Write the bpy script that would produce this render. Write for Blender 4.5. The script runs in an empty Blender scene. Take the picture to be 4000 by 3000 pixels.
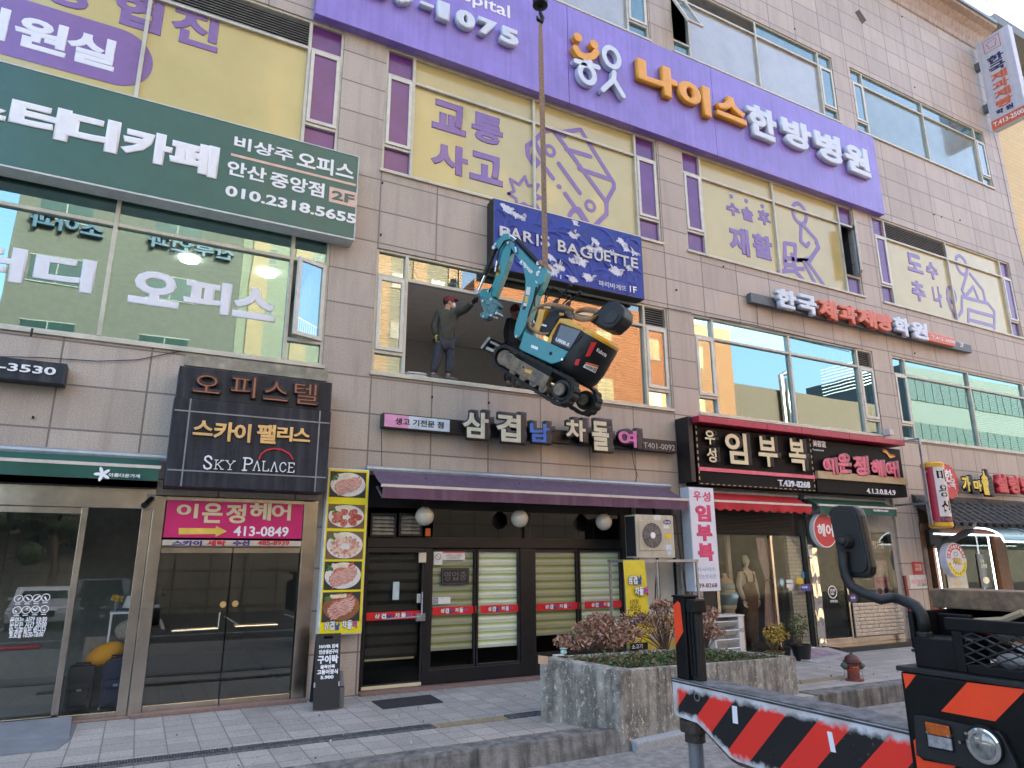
import bpy, bmesh, math, random
from mathutils import Vector, Matrix
random.seed(7)
S=bpy.context.scene; COL=S.collection; R=math.radians; PI=math.pi
# ---------------------------------------------------------------- camera
D,CZ,F=11.5,2.08,2675.937
def _cam(yaw,pitch,roll):
    cy,sy,cp,sp,cr,sr=math.cos(yaw),math.sin(yaw),math.cos(pitch),math.sin(pitch),math.cos(roll),math.sin(roll)
    f=Vector((sy*cp,cy*cp,sp)); r=Vector((cy,-sy,0)); u=r.cross(f)
    return cr*r+sr*u, -sr*r+cr*u, f
CR,CU,CF=_cam(.48727716,.25072002,-.00282741)
EYE=Vector((0,-D,CZ))
cd=bpy.data.cameras.new('camera'); cam=bpy.data.objects.new('camera',cd); COL.objects.link(cam)
cd.sensor_width=36; cd.lens=F/4000*36; cd.clip_start=.05; cd.clip_end=2000
cam.matrix_world=Matrix(((CR.x,CU.x,-CF.x,EYE.x),(CR.y,CU.y,-CF.y,EYE.y),(CR.z,CU.z,-CF.z,EYE.z),(0,0,0,1)))
S.camera=cam
# ---------------------------------------------------------------- light
SUN_EL,SUN_AZ=26,24          # the sun stands behind the building: the street side is in open shade
W=bpy.data.worlds.new('World'); S.world=W; W.use_nodes=True
nt=W.node_tree; bg=nt.nodes['Background']; sky=nt.nodes.new('ShaderNodeTexSky')
sky.sky_type='NISHITA'; sky.sun_disc=False; sky.sun_elevation=R(SUN_EL); sky.sun_rotation=R(SUN_AZ)
sky.air_density=1.0; sky.dust_density=7.0; sky.ozone_density=1.0
nt.links.new(sky.outputs[0],bg.inputs[0]); bg.inputs[1].default_value=.15
sl=bpy.data.lights.new('sun','SUN'); sl.energy=2.1; sl.angle=R(.5); sl.color=(1,.86,.66)
so=bpy.data.objects.new('sun',sl); COL.objects.link(so)
sv=Vector((math.sin(R(SUN_AZ))*math.cos(R(SUN_EL)),math.cos(R(SUN_AZ))*math.cos(R(SUN_EL)),math.sin(R(SUN_EL))))
so.rotation_euler=sv.to_track_quat('Z','Y').to_euler(); so.location=sv*60
S.view_settings.view_transform='Standard'; S.view_settings.look='None'; S.view_settings.gamma=1
S.view_settings.exposure=3.0
try: S.cycles.max_bounces=10; S.cycles.transparent_max_bounces=12
except Exception: pass
# ---------------------------------------------------------------- pixels of the photo -> points on real planes
T={1:(0,0,.63291),2:(1300,0,.63291),3:(2600,0,.63291),4:(0,950,.63291),5:(1300,950,.63291),6:(2600,950,.63291),
   7:(0,1950,.63291),8:(1300,1950,.63291),9:(2600,1950,.63291),0:(0,0,1),'o':(0,0,1.80832),'a':(1750,850,.48222),
   'b':(2600,2300,.31646),'c':(3300,2300,.31646),'d':(3300,1700,.39172),'e':(2200,1900,.31646),'f':(2600,2100,.31646),'g':(0,1900,.31646),'h':(0,2400,.36166),'q':(2050,2280,.86614),'r':(2600,2600,.70866),'s':(3480,2280,.43406)}
def px(k,x,y): a,b,s=T[k]; return a+x*s,b+y*s
def ray(k,x,y):
    X,Y=px(k,x,y); return CR*((X-2000)/F)+CU*((1500-Y)/F)+CF
def onp(k,x,y,o,n):
    d=ray(k,x,y); return EYE+d*((Vector(o)-EYE).dot(n)/d.dot(n))
def aY(k,x,y,Y=0): return onp(k,x,y,(0,Y,0),Vector((0,1,0)))
def aZ(k,x,y,Z=0): return onp(k,x,y,(0,0,Z),Vector((0,0,1)))
def aX(k,x,y,X): return onp(k,x,y,(X,0,0),Vector((1,0,0)))
def rect(k,x0,y0,x1,y1,Y=0):            # top-left, bottom-right -> X0,X1,Z0,Z1
    a=aY(k,x0,y0,Y); b=aY(k,x1,y1,Y); return a.x,b.x,b.z,a.z
# ---------------------------------------------------------------- mesh builder
class MB:
    def __init__(s): s.v=[]; s.f=[]
    def add(s,vs,fs):
        n=len(s.v); s.v+=[Vector(v) for v in vs]; s.f+=[tuple(i+n for i in f) for f in fs]; return s
    def box(s,x0,x1,y0,y1,z0,z1):
        if x0>x1:x0,x1=x1,x0
        if y0>y1:y0,y1=y1,y0
        if z0>z1:z0,z1=z1,z0
        return s.add([(x,y,z) for z in (z0,z1) for y in (y0,y1) for x in (x0,x1)],[(0,2,3,1),(4,5,7,6),(0,1,5,4),(2,6,7,3),(0,4,6,2),(1,3,7,5)])
    def bar(s,p,q,w,h,up=(0,0,1)):
        p=Vector(p);q=Vector(q);d=(q-p).normalized();u=Vector(up)
        if abs(d.dot(u))>.98:u=Vector((0,1,0))
        a=d.cross(u).normalized()*w/2; b=a.cross(d).normalized()*h/2
        return s.add([p-a-b,p+a-b,p+a+b,p-a+b,q-a-b,q+a-b,q+a+b,q-a+b],[(0,1,2,3)[::-1],(4,5,6,7),(0,4,5,1)[::-1],(1,5,6,2)[::-1],(2,6,7,3)[::-1],(3,7,4,0)[::-1]])
    def prism(s,pts,vec):
        pts=[Vector(p) for p in pts];vec=Vector(vec);n=len(pts)
        return s.add(pts+[p+vec for p in pts],[tuple(range(n)),tuple(range(2*n-1,n-1,-1))]+[(i,i+n,(i+1)%n+n,(i+1)%n) for i in range(n)])
    def quad(s,*p): return s.add(p,[tuple(range(len(p)))])
    def tube(s,pts,r,n=8,cap=True):
        pts=[Vector(p) for p in pts]; m=len(pts); rs=r if isinstance(r,(list,tuple)) else [r]*m
        base=len(s.v); prev=None
        for i,p in enumerate(pts):
            d=(pts[min(i+1,m-1)]-pts[max(i-1,0)]).normalized()
            if prev is None:
                a=d.cross(Vector((0,0,1)) if abs(d.z)<.9 else Vector((1,0,0))).normalized()
            else:
                a=(prev-d*prev.dot(d)).normalized()
            prev=a; b=d.cross(a)
            for j in range(n):
                t=2*PI*j/n; s.v.append(p+(a*math.cos(t)+b*math.sin(t))*rs[i])
        for i in range(m-1):
            for j in range(n):
                s.f.append((base+i*n+j,base+i*n+(j+1)%n,base+(i+1)*n+(j+1)%n,base+(i+1)*n+j))
        if cap:
            s.f.append(tuple(base+j for j in range(n))[::-1]); s.f.append(tuple(base+(m-1)*n+j for j in range(n)))
        return s
    def cyl(s,p,q,r,r2=None,n=16): return s.tube([p,q],[r,r if r2 is None else r2],n)
    def lathe(s,prof,o=(0,0,0),ax=(0,0,1),n=16):
        o=Vector(o);ax=Vector(ax).normalized()
        return s.tube_prof([(o+ax*z,r) for r,z in prof],ax,n)
    def tube_prof(s,pr,ax,n):
        a=ax.cross(Vector((0,0,1)) if abs(ax.z)<.9 else Vector((1,0,0))).normalized(); b=ax.cross(a); base=len(s.v)
        for p,r in pr:
            for j in range(n):
                t=2*PI*j/n; s.v.append(p+(a*math.cos(t)+b*math.sin(t))*r)
        m=len(pr)
        for i in range(m-1):
            for j in range(n): s.f.append((base+i*n+j,base+i*n+(j+1)%n,base+(i+1)*n+(j+1)%n,base+(i+1)*n+j))
        s.f.append(tuple(base+j for j in range(n))[::-1]); s.f.append(tuple(base+(m-1)*n+j for j in range(n)))
        return s
    def sphere(s,c,r,n=14,m=9,sc=(1,1,1),rot=None):
        c=Vector(c); base=len(s.v)
        for i in range(m+1):
            a=PI*i/m
            for j in range(n):
                b=2*PI*j/n; v=Vector((math.sin(a)*math.cos(b)*sc[0],math.sin(a)*math.sin(b)*sc[1],math.cos(a)*sc[2]))*r
                if rot: v=rot@v
                s.v.append(c+v)
        for i in range(m):
            for j in range(n): s.f.append((base+i*n+j,base+(i+1)*n+j,base+(i+1)*n+(j+1)%n,base+i*n+(j+1)%n))
        return s
    def disc(s,c,ux,uy,rx,ry=None,n=24,vec=None):
        c=Vector(c);ry=ry or rx
        pts=[c+Vector(ux)*math.cos(2*PI*i/n)*rx+Vector(uy)*math.sin(2*PI*i/n)*ry for i in range(n)]
        return s.prism(pts,vec) if vec else s.quad(*pts)
    def build(s,name,m,parent=None,bev=0,smooth=False,fix=True):
        me=bpy.data.meshes.new(name); me.from_pydata(s.v,[],s.f); o=bpy.data.objects.new(name,me); COL.objects.link(o)
        bm=bmesh.new(); bm.from_mesh(me)
        if fix:
            bmesh.ops.remove_doubles(bm,verts=bm.verts,dist=1e-5); bmesh.ops.recalc_face_normals(bm,faces=bm.faces)
        if bev:
            bmesh.ops.bevel(bm,geom=[e for e in bm.edges if len(e.link_faces)==2 and e.calc_face_angle(0)>.5],offset=bev,segments=2,profile=.6,affect='EDGES',clamp_overlap=True)
        bm.to_mesh(me); bm.free()
        if smooth: me.shade_smooth() if smooth is True else me.shade_auto_smooth(angle=R(smooth)) if hasattr(me,'shade_auto_smooth') else me.shade_smooth()
        if m: me.materials.append(m)
        if parent: o.parent=parent
        return o
def smooth_angle(o,deg=40):
    me=o.data; bm=bmesh.new(); bm.from_mesh(me)
    for f in bm.faces: f.smooth=True
    for e in bm.edges: e.smooth = len(e.link_faces)==2 and e.calc_face_angle(0)<R(deg)
    bm.to_mesh(me); bm.free(); return o
def tag(o,label=None,cat=None,group=None,kind=None):
    if label: o['label']=label
    if cat: o['category']=cat
    if group: o['group']=group
    if kind: o['kind']=kind
    return o
def thing(name,label,cat,group=None,loc=(0,0,0)):
    o=bpy.data.objects.new(name,None); COL.objects.link(o); o.location=loc; o.empty_display_size=.2
    if loc!=(0,0,0): bpy.context.view_layer.update()
    return tag(o,label,cat,group)
# ---------------------------------------------------------------- materials
MATS={}
def mat(name,col,rough=.55,metal=0,var=.12,sc=6.,bump=0,streak=0,spec=.5,coat=0,bsc=None,emit=0,stain=None):
    """procedural paint / cloth / metal: base colour broken up by noise, optional vertical dirt streaks and relief"""
    if name in MATS: return MATS[name]
    m=bpy.data.materials.new(name); m.use_nodes=True; t=m.node_tree; N=t.nodes; L=t.links; b=N['Principled BSDF']; MATS[name]=m
    b.inputs['Roughness'].default_value=rough; b.inputs['Metallic'].default_value=metal; b.inputs['Specular IOR Level'].default_value=spec; b.inputs['Coat Weight'].default_value=coat
    tc=N.new('ShaderNodeTexCoord'); no=N.new('ShaderNodeTexNoise'); no.inputs['Scale'].default_value=sc; no.inputs['Detail'].default_value=6; no.inputs['Roughness'].default_value=.65
    L.new(tc.outputs['Object'],no.inputs['Vector'])
    c=Vector(col); lo=[max(0,x*(1-var*1.6)) for x in c]; hi=[min(1,x*(1+var)) for x in c]
    rp=N.new('ShaderNodeValToRGB'); rp.color_ramp.elements[0].position=.3; rp.color_ramp.elements[1].position=.72
    rp.color_ramp.elements[0].color=(*lo,1); rp.color_ramp.elements[1].color=(*hi,1); L.new(no.outputs[0],rp.inputs[0]); out=rp.outputs[0]
    if streak:
        mp=N.new('ShaderNodeMapping'); mp.inputs['Scale'].default_value=(9,9,.55); L.new(tc.outputs['Object'],mp.inputs[0])
        n2=N.new('ShaderNodeTexNoise'); n2.inputs['Scale'].default_value=1.; n2.inputs['Detail'].default_value=5; L.new(mp.outputs[0],n2.inputs['Vector'])
        r2=N.new('ShaderNodeValToRGB'); r2.color_ramp.elements[0].position=.45; r2.color_ramp.elements[1].position=.75; r2.color_ramp.elements[0].color=(0,0,0,1); r2.color_ramp.elements[1].color=(streak,)*3+(1,)
        L.new(n2.outputs[0],r2.inputs[0]); mx=N.new('ShaderNodeMix'); mx.data_type='RGBA'; L.new(r2.outputs[0],mx.inputs[0]); L.new(out,mx.inputs[6])
        mx.inputs[7].default_value=(*(stain or [x*.35+.02 for x in c]),1); out=mx.outputs[2]
    L.new(out,b.inputs['Base Color'])
    if bump:
        n3=N.new('ShaderNodeTexNoise'); n3.inputs['Scale'].default_value=bsc or sc*4; n3.inputs['Detail'].default_value=4; L.new(tc.outputs['Object'],n3.inputs['Vector'])
        bp=N.new('ShaderNodeBump'); bp.inputs['Strength'].default_value=bump; bp.inputs['Distance'].default_value=.02; L.new(n3.outputs[0],bp.inputs['Height']); L.new(bp.outputs[0],b.inputs['Normal'])
    rr=N.new('ShaderNodeMapRange'); rr.inputs[3].default_value=max(.02,rough*.8); rr.inputs[4].default_value=min(1,rough*1.2); L.new(no.outputs[0],rr.inputs[0]); L.new(rr.outputs[0],b.inputs['Roughness'])
    if emit:
        b.inputs['Emission Color'].default_value=(*col,1); b.inputs['Emission Strength'].default_value=emit
    return m
def brickmat(name,c1,c2,mort,w,h,off=(0,0),ax='xz',gap=.012,shift=0,rough=.6,speck=0,spc=60,bump=.25,stain=.0,stc=(.12,.11,.1),streak=0):
    """coursed stone, tile or brick laid in the object's own metres"""
    m=bpy.data.materials.new(name); m.use_nodes=True; t=m.node_tree; N=t.nodes; L=t.links; b=N['Principled BSDF']; MATS[name]=m
    tc=N.new('ShaderNodeTexCoord'); sx=N.new('ShaderNodeSeparateXYZ'); L.new(tc.outputs['Object'],sx.inputs[0]); cx=N.new('ShaderNodeCombineXYZ')
    for i,a in enumerate(ax):
        ad=N.new('ShaderNodeMath'); ad.operation='ADD'; ad.inputs[1].default_value=50*(w if i==0 else h)*2-off[i]; L.new(sx.outputs['xyz'.index(a)],ad.inputs[0]); L.new(ad.outputs[0],cx.inputs[i])
    br=N.new('ShaderNodeTexBrick'); br.offset=shift; br.squash=1; L.new(cx.outputs[0],br.inputs['Vector'])
    for k,v in (('Scale',1),('Brick Width',w),('Row Height',h),('Mortar Size',gap),('Mortar Smooth',.1),('Bias',0)): br.inputs[k].default_value=v
    br.inputs['Color1'].default_value=(*c1,1); br.inputs['Color2'].default_value=(*c2,1); br.inputs['Mortar'].default_value=(*mort,1); out=br.outputs[0]
    if speck:
        no=N.new('ShaderNodeTexNoise'); no.inputs['Scale'].default_value=spc; no.inputs['Detail'].default_value=3; no.inputs['Roughness'].default_value=.8; L.new(tc.outputs['Object'],no.inputs['Vector'])
        rp=N.new('ShaderNodeValToRGB'); rp.color_ramp.elements[0].position=.35; rp.color_ramp.elements[1].position=.65; a=1-speck; rp.color_ramp.elements[0].color=(a*.96,a*.95,a*.97,1); rp.color_ramp.elements[1].color=(1+speck*.6,)*3+(1,)
        L.new(no.outputs[0],rp.inputs[0]); mx=N.new('ShaderNodeMix'); mx.data_type='RGBA'; mx.blend_type='MULTIPLY'; mx.inputs[0].default_value=1; L.new(out,mx.inputs[6]); L.new(rp.outputs[0],mx.inputs[7]); out=mx.outputs[2]
    if stain:
        mp=N.new('ShaderNodeMapping'); mp.inputs['Scale'].default_value=(1.3,1.3,.35) if ax=='xz' else (.7,.7,.7); L.new(tc.outputs['Object'],mp.inputs[0])
        n2=N.new('ShaderNodeTexNoise'); n2.inputs['Scale'].default_value=1.1; n2.inputs['Detail'].default_value=8; n2.inputs['Roughness'].default_value=.7; L.new(mp.outputs[0],n2.inputs['Vector'])
        r2=N.new('ShaderNodeValToRGB'); r2.color_ramp.elements[0].position=.5; r2.color_ramp.elements[1].position=.78; r2.color_ramp.elements[0].color=(0,0,0,1); r2.color_ramp.elements[1].color=(stain,)*3+(1,); L.new(n2.outputs[0],r2.inputs[0])
        mx=N.new('ShaderNodeMix'); mx.data_type='RGBA'; L.new(r2.outputs[0],mx.inputs[0]); L.new(out,mx.inputs[6]); mx.inputs[7].default_value=(*stc,1); out=mx.outputs[2]
    if streak:
        mp=N.new('ShaderNodeMapping'); mp.inputs['Scale'].default_value=(4.5,4.5,.22); L.new(tc.outputs['Object'],mp.inputs[0]); n2=N.new('ShaderNodeTexNoise'); n2.inputs['Scale'].default_value=1; n2.inputs['Detail'].default_value=7; n2.inputs['Roughness'].default_value=.7; L.new(mp.outputs[0],n2.inputs['Vector'])
        r2=N.new('ShaderNodeValToRGB'); r2.color_ramp.elements[0].position=.5; r2.color_ramp.elements[1].position=.8; r2.color_ramp.elements[0].color=(0,0,0,1); r2.color_ramp.elements[1].color=(streak,)*3+(1,); L.new(n2.outputs[0],r2.inputs[0])
        mx=N.new('ShaderNodeMix'); mx.data_type='RGBA'; L.new(r2.outputs[0],mx.inputs[0]); L.new(out,mx.inputs[6]); mx.inputs[7].default_value=(*stc,1); out=mx.outputs[2]
    L.new(out,b.inputs['Base Color']); b.inputs['Roughness'].default_value=rough
    iv=N.new('ShaderNodeMath'); iv.operation='SUBTRACT'; iv.inputs[0].default_value=1; L.new(br.outputs['Fac'],iv.inputs[1])
    bp=N.new('ShaderNodeBump'); bp.inputs['Strength'].default_value=bump; bp.inputs['Distance'].default_value=.01; L.new(iv.outputs[0],bp.inputs['Height']); L.new(bp.outputs[0],b.inputs['Normal'])
    return m
def glassmat(name,tint,refl,fac,rough=.0,wob=0):
    """window glass: tinted see-through layer under a mirror layer that grows at grazing angles"""
    m=bpy.data.materials.new(name); m.use_nodes=True; t=m.node_tree; N=t.nodes; L=t.links; N.remove(N['Principled BSDF']); MATS[name]=m
    tr=N.new('ShaderNodeBsdfTransparent'); tr.inputs[0].default_value=(*tint,1); gl=N.new('ShaderNodeBsdfGlossy'); gl.inputs[0].default_value=(*refl,1); gl.inputs['Roughness'].default_value=rough
    fr=N.new('ShaderNodeFresnel'); fr.inputs[0].default_value=1.5; ad=N.new('ShaderNodeMath'); ad.operation='ADD'; ad.use_clamp=True; ad.inputs[1].default_value=fac; L.new(fr.outputs[0],ad.inputs[0])
    mx=N.new('ShaderNodeMixShader'); L.new(ad.outputs[0],mx.inputs[0]); L.new(tr.outputs[0],mx.inputs[1]); L.new(gl.outputs[0],mx.inputs[2]); L.new(mx.outputs[0],N['Material Output'].inputs[0])
    if wob:
        tc=N.new('ShaderNodeTexCoord'); n=N.new('ShaderNodeTexNoise'); n.inputs['Scale'].default_value=1.1; n.inputs['Detail'].default_value=1; L.new(tc.outputs['Object'],n.inputs['Vector'])
        bp=N.new('ShaderNodeBump'); bp.inputs['Strength'].default_value=wob; bp.inputs['Distance'].default_value=.02; L.new(n.outputs[0],bp.inputs['Height']); L.new(bp.outputs[0],gl.inputs['Normal']); 
    return m
# ---------------------------------------------------------------- lettering (Blender's built-in font, turned into solid mesh)
def text(body,fr,m,ext=.003,off=0.,name='lettering',parent=None,lead=1.0,rnd=0,slant=0,fit=True,align='LEFT',res=3):
    """fr=(x0,x1,z0,z1,y): fills that rectangle of a wall facing -Y; or (origin,ux,uy,n) with ux,uy spanning the box"""
    c=bpy.data.curves.new('t','FONT'); c.body=body; c.offset=min(off,.016); c.space_line=lead; c.align_x=align; c.resolution_u=res; c.shear=slant
    if off>.018: c.bevel_depth=off-.014; c.bevel_resolution=0
    c.extrude=1.0
    o=bpy.data.objects.new('t',c); me=bpy.data.meshes.new_from_object(o); bpy.data.objects.remove(o); bpy.data.curves.remove(c)
    if len(fr)==5:
        x0,x1,z0,z1,y=fr; O=Vector((x0,y,z0)); ux=Vector((x1-x0,0,0)); uy=Vector((0,0,z1-z0)); n=Vector((0,-1,0))
    else: O,ux,uy,n=[Vector(a) for a in fr]
    xs=[v.co.x for v in me.vertices]; ys=[v.co.y for v in me.vertices]
    a,b,p,q=min(xs),max(xs),min(ys),max(ys); zm=max(abs(v.co.z) for v in me.vertices)
    for v in me.vertices: v.co=O+ux*((v.co.x-a)/(b-a))+uy*((v.co.y-p)/(q-p))+n*((v.co.z/zm+1)*.5*ext)
    me.name=name; me.materials.clear(); me.materials.append(m); ob=bpy.data.objects.new(name,me); COL.objects.link(ob)
    if parent: ob.parent=parent
    return ob
def strokes(ps,w,fr,m,ext=.003,name='graphic',parent=None,n=8):
    """line drawing laid on a plane: each polyline becomes a flat ribbon with round ends and joints, thickness ext"""
    O,ux,uy,nn=[Vector(a) for a in fr]; b=MB(); h=0
    for P in ps:
        P=[Vector((p[0],p[1])) for p in P]
        for i in range(len(P)-1):
            d=P[i+1]-P[i]; L=d.length
            if L<1e-6: continue
            d/=L; s=Vector((-d.y,d.x))*w/2; h+=1; e=ext+.00012*(h%7)
            A=[]
            for k in range(n//2+1):
                t=-PI/2+PI*k/(n//2); A.append(P[i+1]+d*(math.cos(t)*w/2)+s*math.sin(t))
            for k in range(n//2+1):
                t=PI/2+PI*k/(n//2); A.append(P[i]+d*(math.cos(t)*w/2)+s*math.sin(t))
            b.prism([O+ux*a.x+uy*a.y for a in A],nn*e)
    return b.build(name,m,parent)
def circ(cx,cy,rx,ry=None,n=20,a0=0,a1=360): 
    ry=rx if ry is None else ry
    return [(cx+rx*math.cos(R(a0+(a1-a0)*i/n)),cy+ry*math.sin(R(a0+(a1-a0)*i/n))) for i in range(n+1)]
XZ=lambda y:(Vector((0,y,0)),Vector((1,0,0)),Vector((0,0,1)),Vector((0,-1,0)))
def pth(k,pts,Y): return [(v.x,v.z) for v in (aY(k,x,y,Y) for x,y in pts)]
white=mat('white_letter',(.78,.79,.82),.4,var=.05)
black=mat('black_letter',(.008,.008,.009),.45,spec=.3)
# ================================================================ SETTING
m_tile=brickmat('paving_stone',(.42,.385,.34),(.32,.30,.265),(.19,.175,.155),.336,.336,(-.13,-.53),'xy',.008,0,.8,.25,30,.3,.75,(.17,.155,.135))
m_conc=mat('weathered_concrete',(.30,.29,.27),.9,var=.35,sc=5,bump=.5,streak=.85,stain=(.035,.033,.03),bsc=30)
m_road=mat('road_concrete',(.26,.245,.225),.9,var=.3,sc=9,bump=.6,bsc=60)
b=MB(); b.quad((-160,-160,-.25),(160,-160,-.25),(160,160,-.25),(-160,160,-.25)); tag(b.build('road',m_road),kind='structure')
b=MB(); b.box(-12,40,-3.44,.6,-.3,0); b.box(9.6,40,-3.5,-3.44,-.3,0); tag(b.build('sidewalk',m_tile),kind='structure')
m_kerb=mat('kerb_concrete',(.20,.19,.175),.9,var=.4,sc=4,bump=.6,streak=.9,stain=(.03,.03,.028),bsc=35)
b=MB(); b.prism([(-12,-3.76,-.3),(5.86,-3.86,-.3),(5.62,-3.80,.012),(-12,-3.72,.015)],(0,.30,0)); tag(b.build('kerb',m_kerb,bev=.025),kind='structure')
b=MB(); b.prism([(9.62,-3.50,-.3),(40,-4.1,-.3),(40,-4.1,.03),(9.62,-3.50,.02)],(0,.36,0)); tag(b.build('kerb',m_kerb,bev=.02),kind='structure')
b=MB(); b.prism([(5.75,-3.95,-.3),(9.7,-3.55,-.3),(9.7,-3.35,-.3),(5.75,-3.6,-.3)],(0,0,.17)); tag(b.build('kerb_stone',mat('kerb_granite',(.34,.35,.36),.85,var=.2,sc=30),bev=.02),kind='structure')
m_asp=mat('dark_asphalt',(.045,.046,.047),.85,var=.3,sc=12,bump=.5,bsc=80); b=MB(); b.quad((-80,-60,-.246),(80,-60,-.246),(80,-11.8,-.246),(-80,-11.8,-.246)); tag(b.build('asphalt_road',m_asp),kind='structure')
b=MB()
for i in range(12): b.quad((-14+i*2.5,-21.5,-.242),(-13.88+i*2.5,-21.5,-.242),(-13.88+i*2.5,-16.5,-.242),(-14+i*2.5,-16.5,-.242))
b.quad((-40,-14.1,-.242),(40,-14.1,-.242),(40,-13.95,-.242),(-40,-13.95,-.242)); tag(b.build('road_marking',mat('road_paint',(.5,.5,.48),.7),fix=False),kind='structure')
# drain channel: grates and a strip of washed pebbles, sunk between the paving stones
m_grate=mat('grate_steel',(.22,.24,.26),.5,metal=.7,var=.4,sc=20); m_pit=mat('drain_pit',(.03,.03,.03),.9)
def grate(x0,x1,label):
    y0,y1=-2.62,-2.42; r=thing('drain_grate',label,'drain grate','drain grates along the paving',(x0,y1,0))
    b=MB(); b.box(0,x1-x0,y0-y1,0,.002,.005); b.build('pit',m_pit,r)
    b=MB(); b.box(0,x1-x0,-.012,0,.005,.022); b.box(0,x1-x0,y0-y1,y0-y1+.012,.005,.022)
    n=int((x1-x0)/.028)
    for i in range(n): b.box(i*.028,i*.028+.007,y0-y1+.012,-.012,.008,.018)
    for i in range(1,4): b.box(0,x1-x0,-.05*i-.003,-.05*i+.003,.009,.0165)
    b.build('bars',m_grate,r); return r
grate(-1.2,1.15,'steel drain grate in front of the glass entrance doors, nearest the bottom left'); grate(1.17,2.45,'rubbish-strewn steel drain grate in front of the black folding board'); grate(2.47,3.6,'steel drain grate between the doormat and the yellow pebble strip'); grate(4.67,5.6,'short steel drain grate beside the left end of the planter')
m_peb=mat('washed_pebble',(.36,.29,.17),.8,var=.55,sc=70,bump=1,bsc=90)
for a,bb in ((3.62,4.65),(9.3,11.9)):
    b=MB(); b.box(a,bb,-2.63,-2.41,.001,.008); tag(b.build('pebble_strip',m_peb),kind='structure')
# ================================================================ THE BUILDING
m_gran=brickmat('pink_granite_cladding',(.41,.352,.295),(.485,.42,.355),(.17,.145,.13),1.15,.65,(4.43,5.2),'xz',.014,0,.5,.3,55,.2,.6,(.25,.21,.185),.75)
m_frame=mat('cream_aluminium',(.52,.50,.42),.4,metal=.1,var=.15,sc=3)
m_steel=mat('brushed_stainless',(.62,.55,.47),.22,metal=1,var=.18,sc=2)
m_dark=mat('black_frame',(.010,.010,.013),.45,var=.3)
m_cove=mat('cornice_stone',(.40,.33,.28),.7,streak=.5,stain=(.14,.11,.10))
FL={2:(5.3,7.7,7.18),3:(9.33,12.12,11.5),4:(15.02,17.36,16.87)}
BAY={'A':[-6.2,-3.6,-.9,1.78,2.42],'B':[3.27,3.87,6.68,9.48,10.14],'C':[10.93,11.55,14.17,16.85,17.5],'D':[18.36,18.95,22.12,25.25,25.85]}
bld=thing('commercial_building','long four-storey commercial building clad in pinkish granite panels with shops below','building')
op=[(BAY[k][0],BAY[k][-1],FL[f][0],FL[f][1]) for k in BAY for f in FL]
op+=[(-9,.13,-1,3.12),(.13,2.5,-1,3.02),(3.32,8.92,-1,3.5),(8.98,9.98,-1,3.5),(10.66,14.0,-1,3.6),(14.0,17.5,-1,3.6),(18.5,26.6,-1,3.55)]
X0,X1,ZT=-14,26.95,21.25
xs=sorted({X0,X1,*[o[0] for o in op],*[o[1] for o in op]}); zs=sorted({-.3,ZT,*[o[2] for o in op if o[2]>0],*[o[3] for o in op]})
b=MB()
for i in range(len(xs)-1):
    for j in range(len(zs)-1):
        cx,cz=(xs[i]+xs[i+1])/2,(zs[j]+zs[j+1])/2
        if any(o[0]<cx<o[1] and o[2]<cz<o[3] for o in op): continue
        b.quad((xs[i],0,zs[j]),(xs[i+1],0,zs[j]),(xs[i+1],0,zs[j+1]),(xs[i],0,zs[j+1]))
for o in op:
    a,c,d,e=o; y=.24
    b.quad((a,0,d),(a,y,d),(a,y,e),(a,0,e)); b.quad((c,0,d),(c,0,e),(c,y,e),(c,y,d)); b.quad((a,0,e),(a,y,e),(c,y,e),(c,0,e)); b.quad((a,0,d),(c,0,d),(c,y,d),(a,y,d))
b.quad((X1,0,-.3),(X1,14,-.3),(X1,14,ZT),(X1,0,ZT)); b.quad((X0,0,-.3),(X0,0,ZT),(X0,14,ZT),(X0,14,-.3)); b.quad((X0,14,-.3),(X0,14,ZT),(X1,14,ZT),(X1,14,-.3))
b.build('wall',m_gran,bld)
pr=[(0,21.2),(-.05,21.24),(-.08,21.42),(-.22,21.72),(-.42,21.9),(-.62,21.96),(-.64,22.12),(-.58,22.18),(.6,22.2),(14.5,22.2),(14.5,21.2)]
b=MB(); b.prism([(X0,y,z) for y,z in pr],(X1-X0+.1,0,0)); b.build('cornice',m_cove,bld)
b=MB(); b.box(X0,X1,-.70,-.64,22.06,22.2); b.build('gutter',mat('gutter_zinc',(.2,.24,.26),.4,metal=.5),bld)
# storey slabs and dark rooms behind the glass
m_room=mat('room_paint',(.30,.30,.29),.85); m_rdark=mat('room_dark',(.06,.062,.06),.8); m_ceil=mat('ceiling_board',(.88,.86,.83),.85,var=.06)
def room(x0,x1,y0,y1,z0,z1,wm,name='room',cm=None):
    b=MB(); b.quad((x0,y1,z0),(x1,y1,z0),(x1,y1,z1),(x0,y1,z1)); b.quad((x0,y0,z0),(x0,y1,z0),(x0,y1,z1),(x0,y0,z1)); b.quad((x1,y0,z0),(x1,y0,z1),(x1,y1,z1),(x1,y1,z0)); b.quad((x0,y0,z0),(x1,y0,z0),(x1,y1,z0),(x0,y1,z0))
    if not cm: b.quad((x0,y0,z1),(x0,y1,z1),(x1,y1,z1),(x1,y0,z1))
    o=b.build(name,wm,bld,fix=False)
    if cm: c=MB(); c.quad((x0,y0,z1),(x0,y1,z1),(x1,y1,z1),(x1,y0,z1)); c.build('ceiling',cm,bld,fix=False)
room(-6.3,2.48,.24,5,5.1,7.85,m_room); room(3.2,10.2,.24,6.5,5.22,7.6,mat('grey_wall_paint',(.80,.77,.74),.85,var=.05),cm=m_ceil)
room(10.8,17.6,.24,5,5.1,7.85,m_rdark); room(18.3,25.9,.24,5,5.1,7.85,m_rdark)
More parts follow.
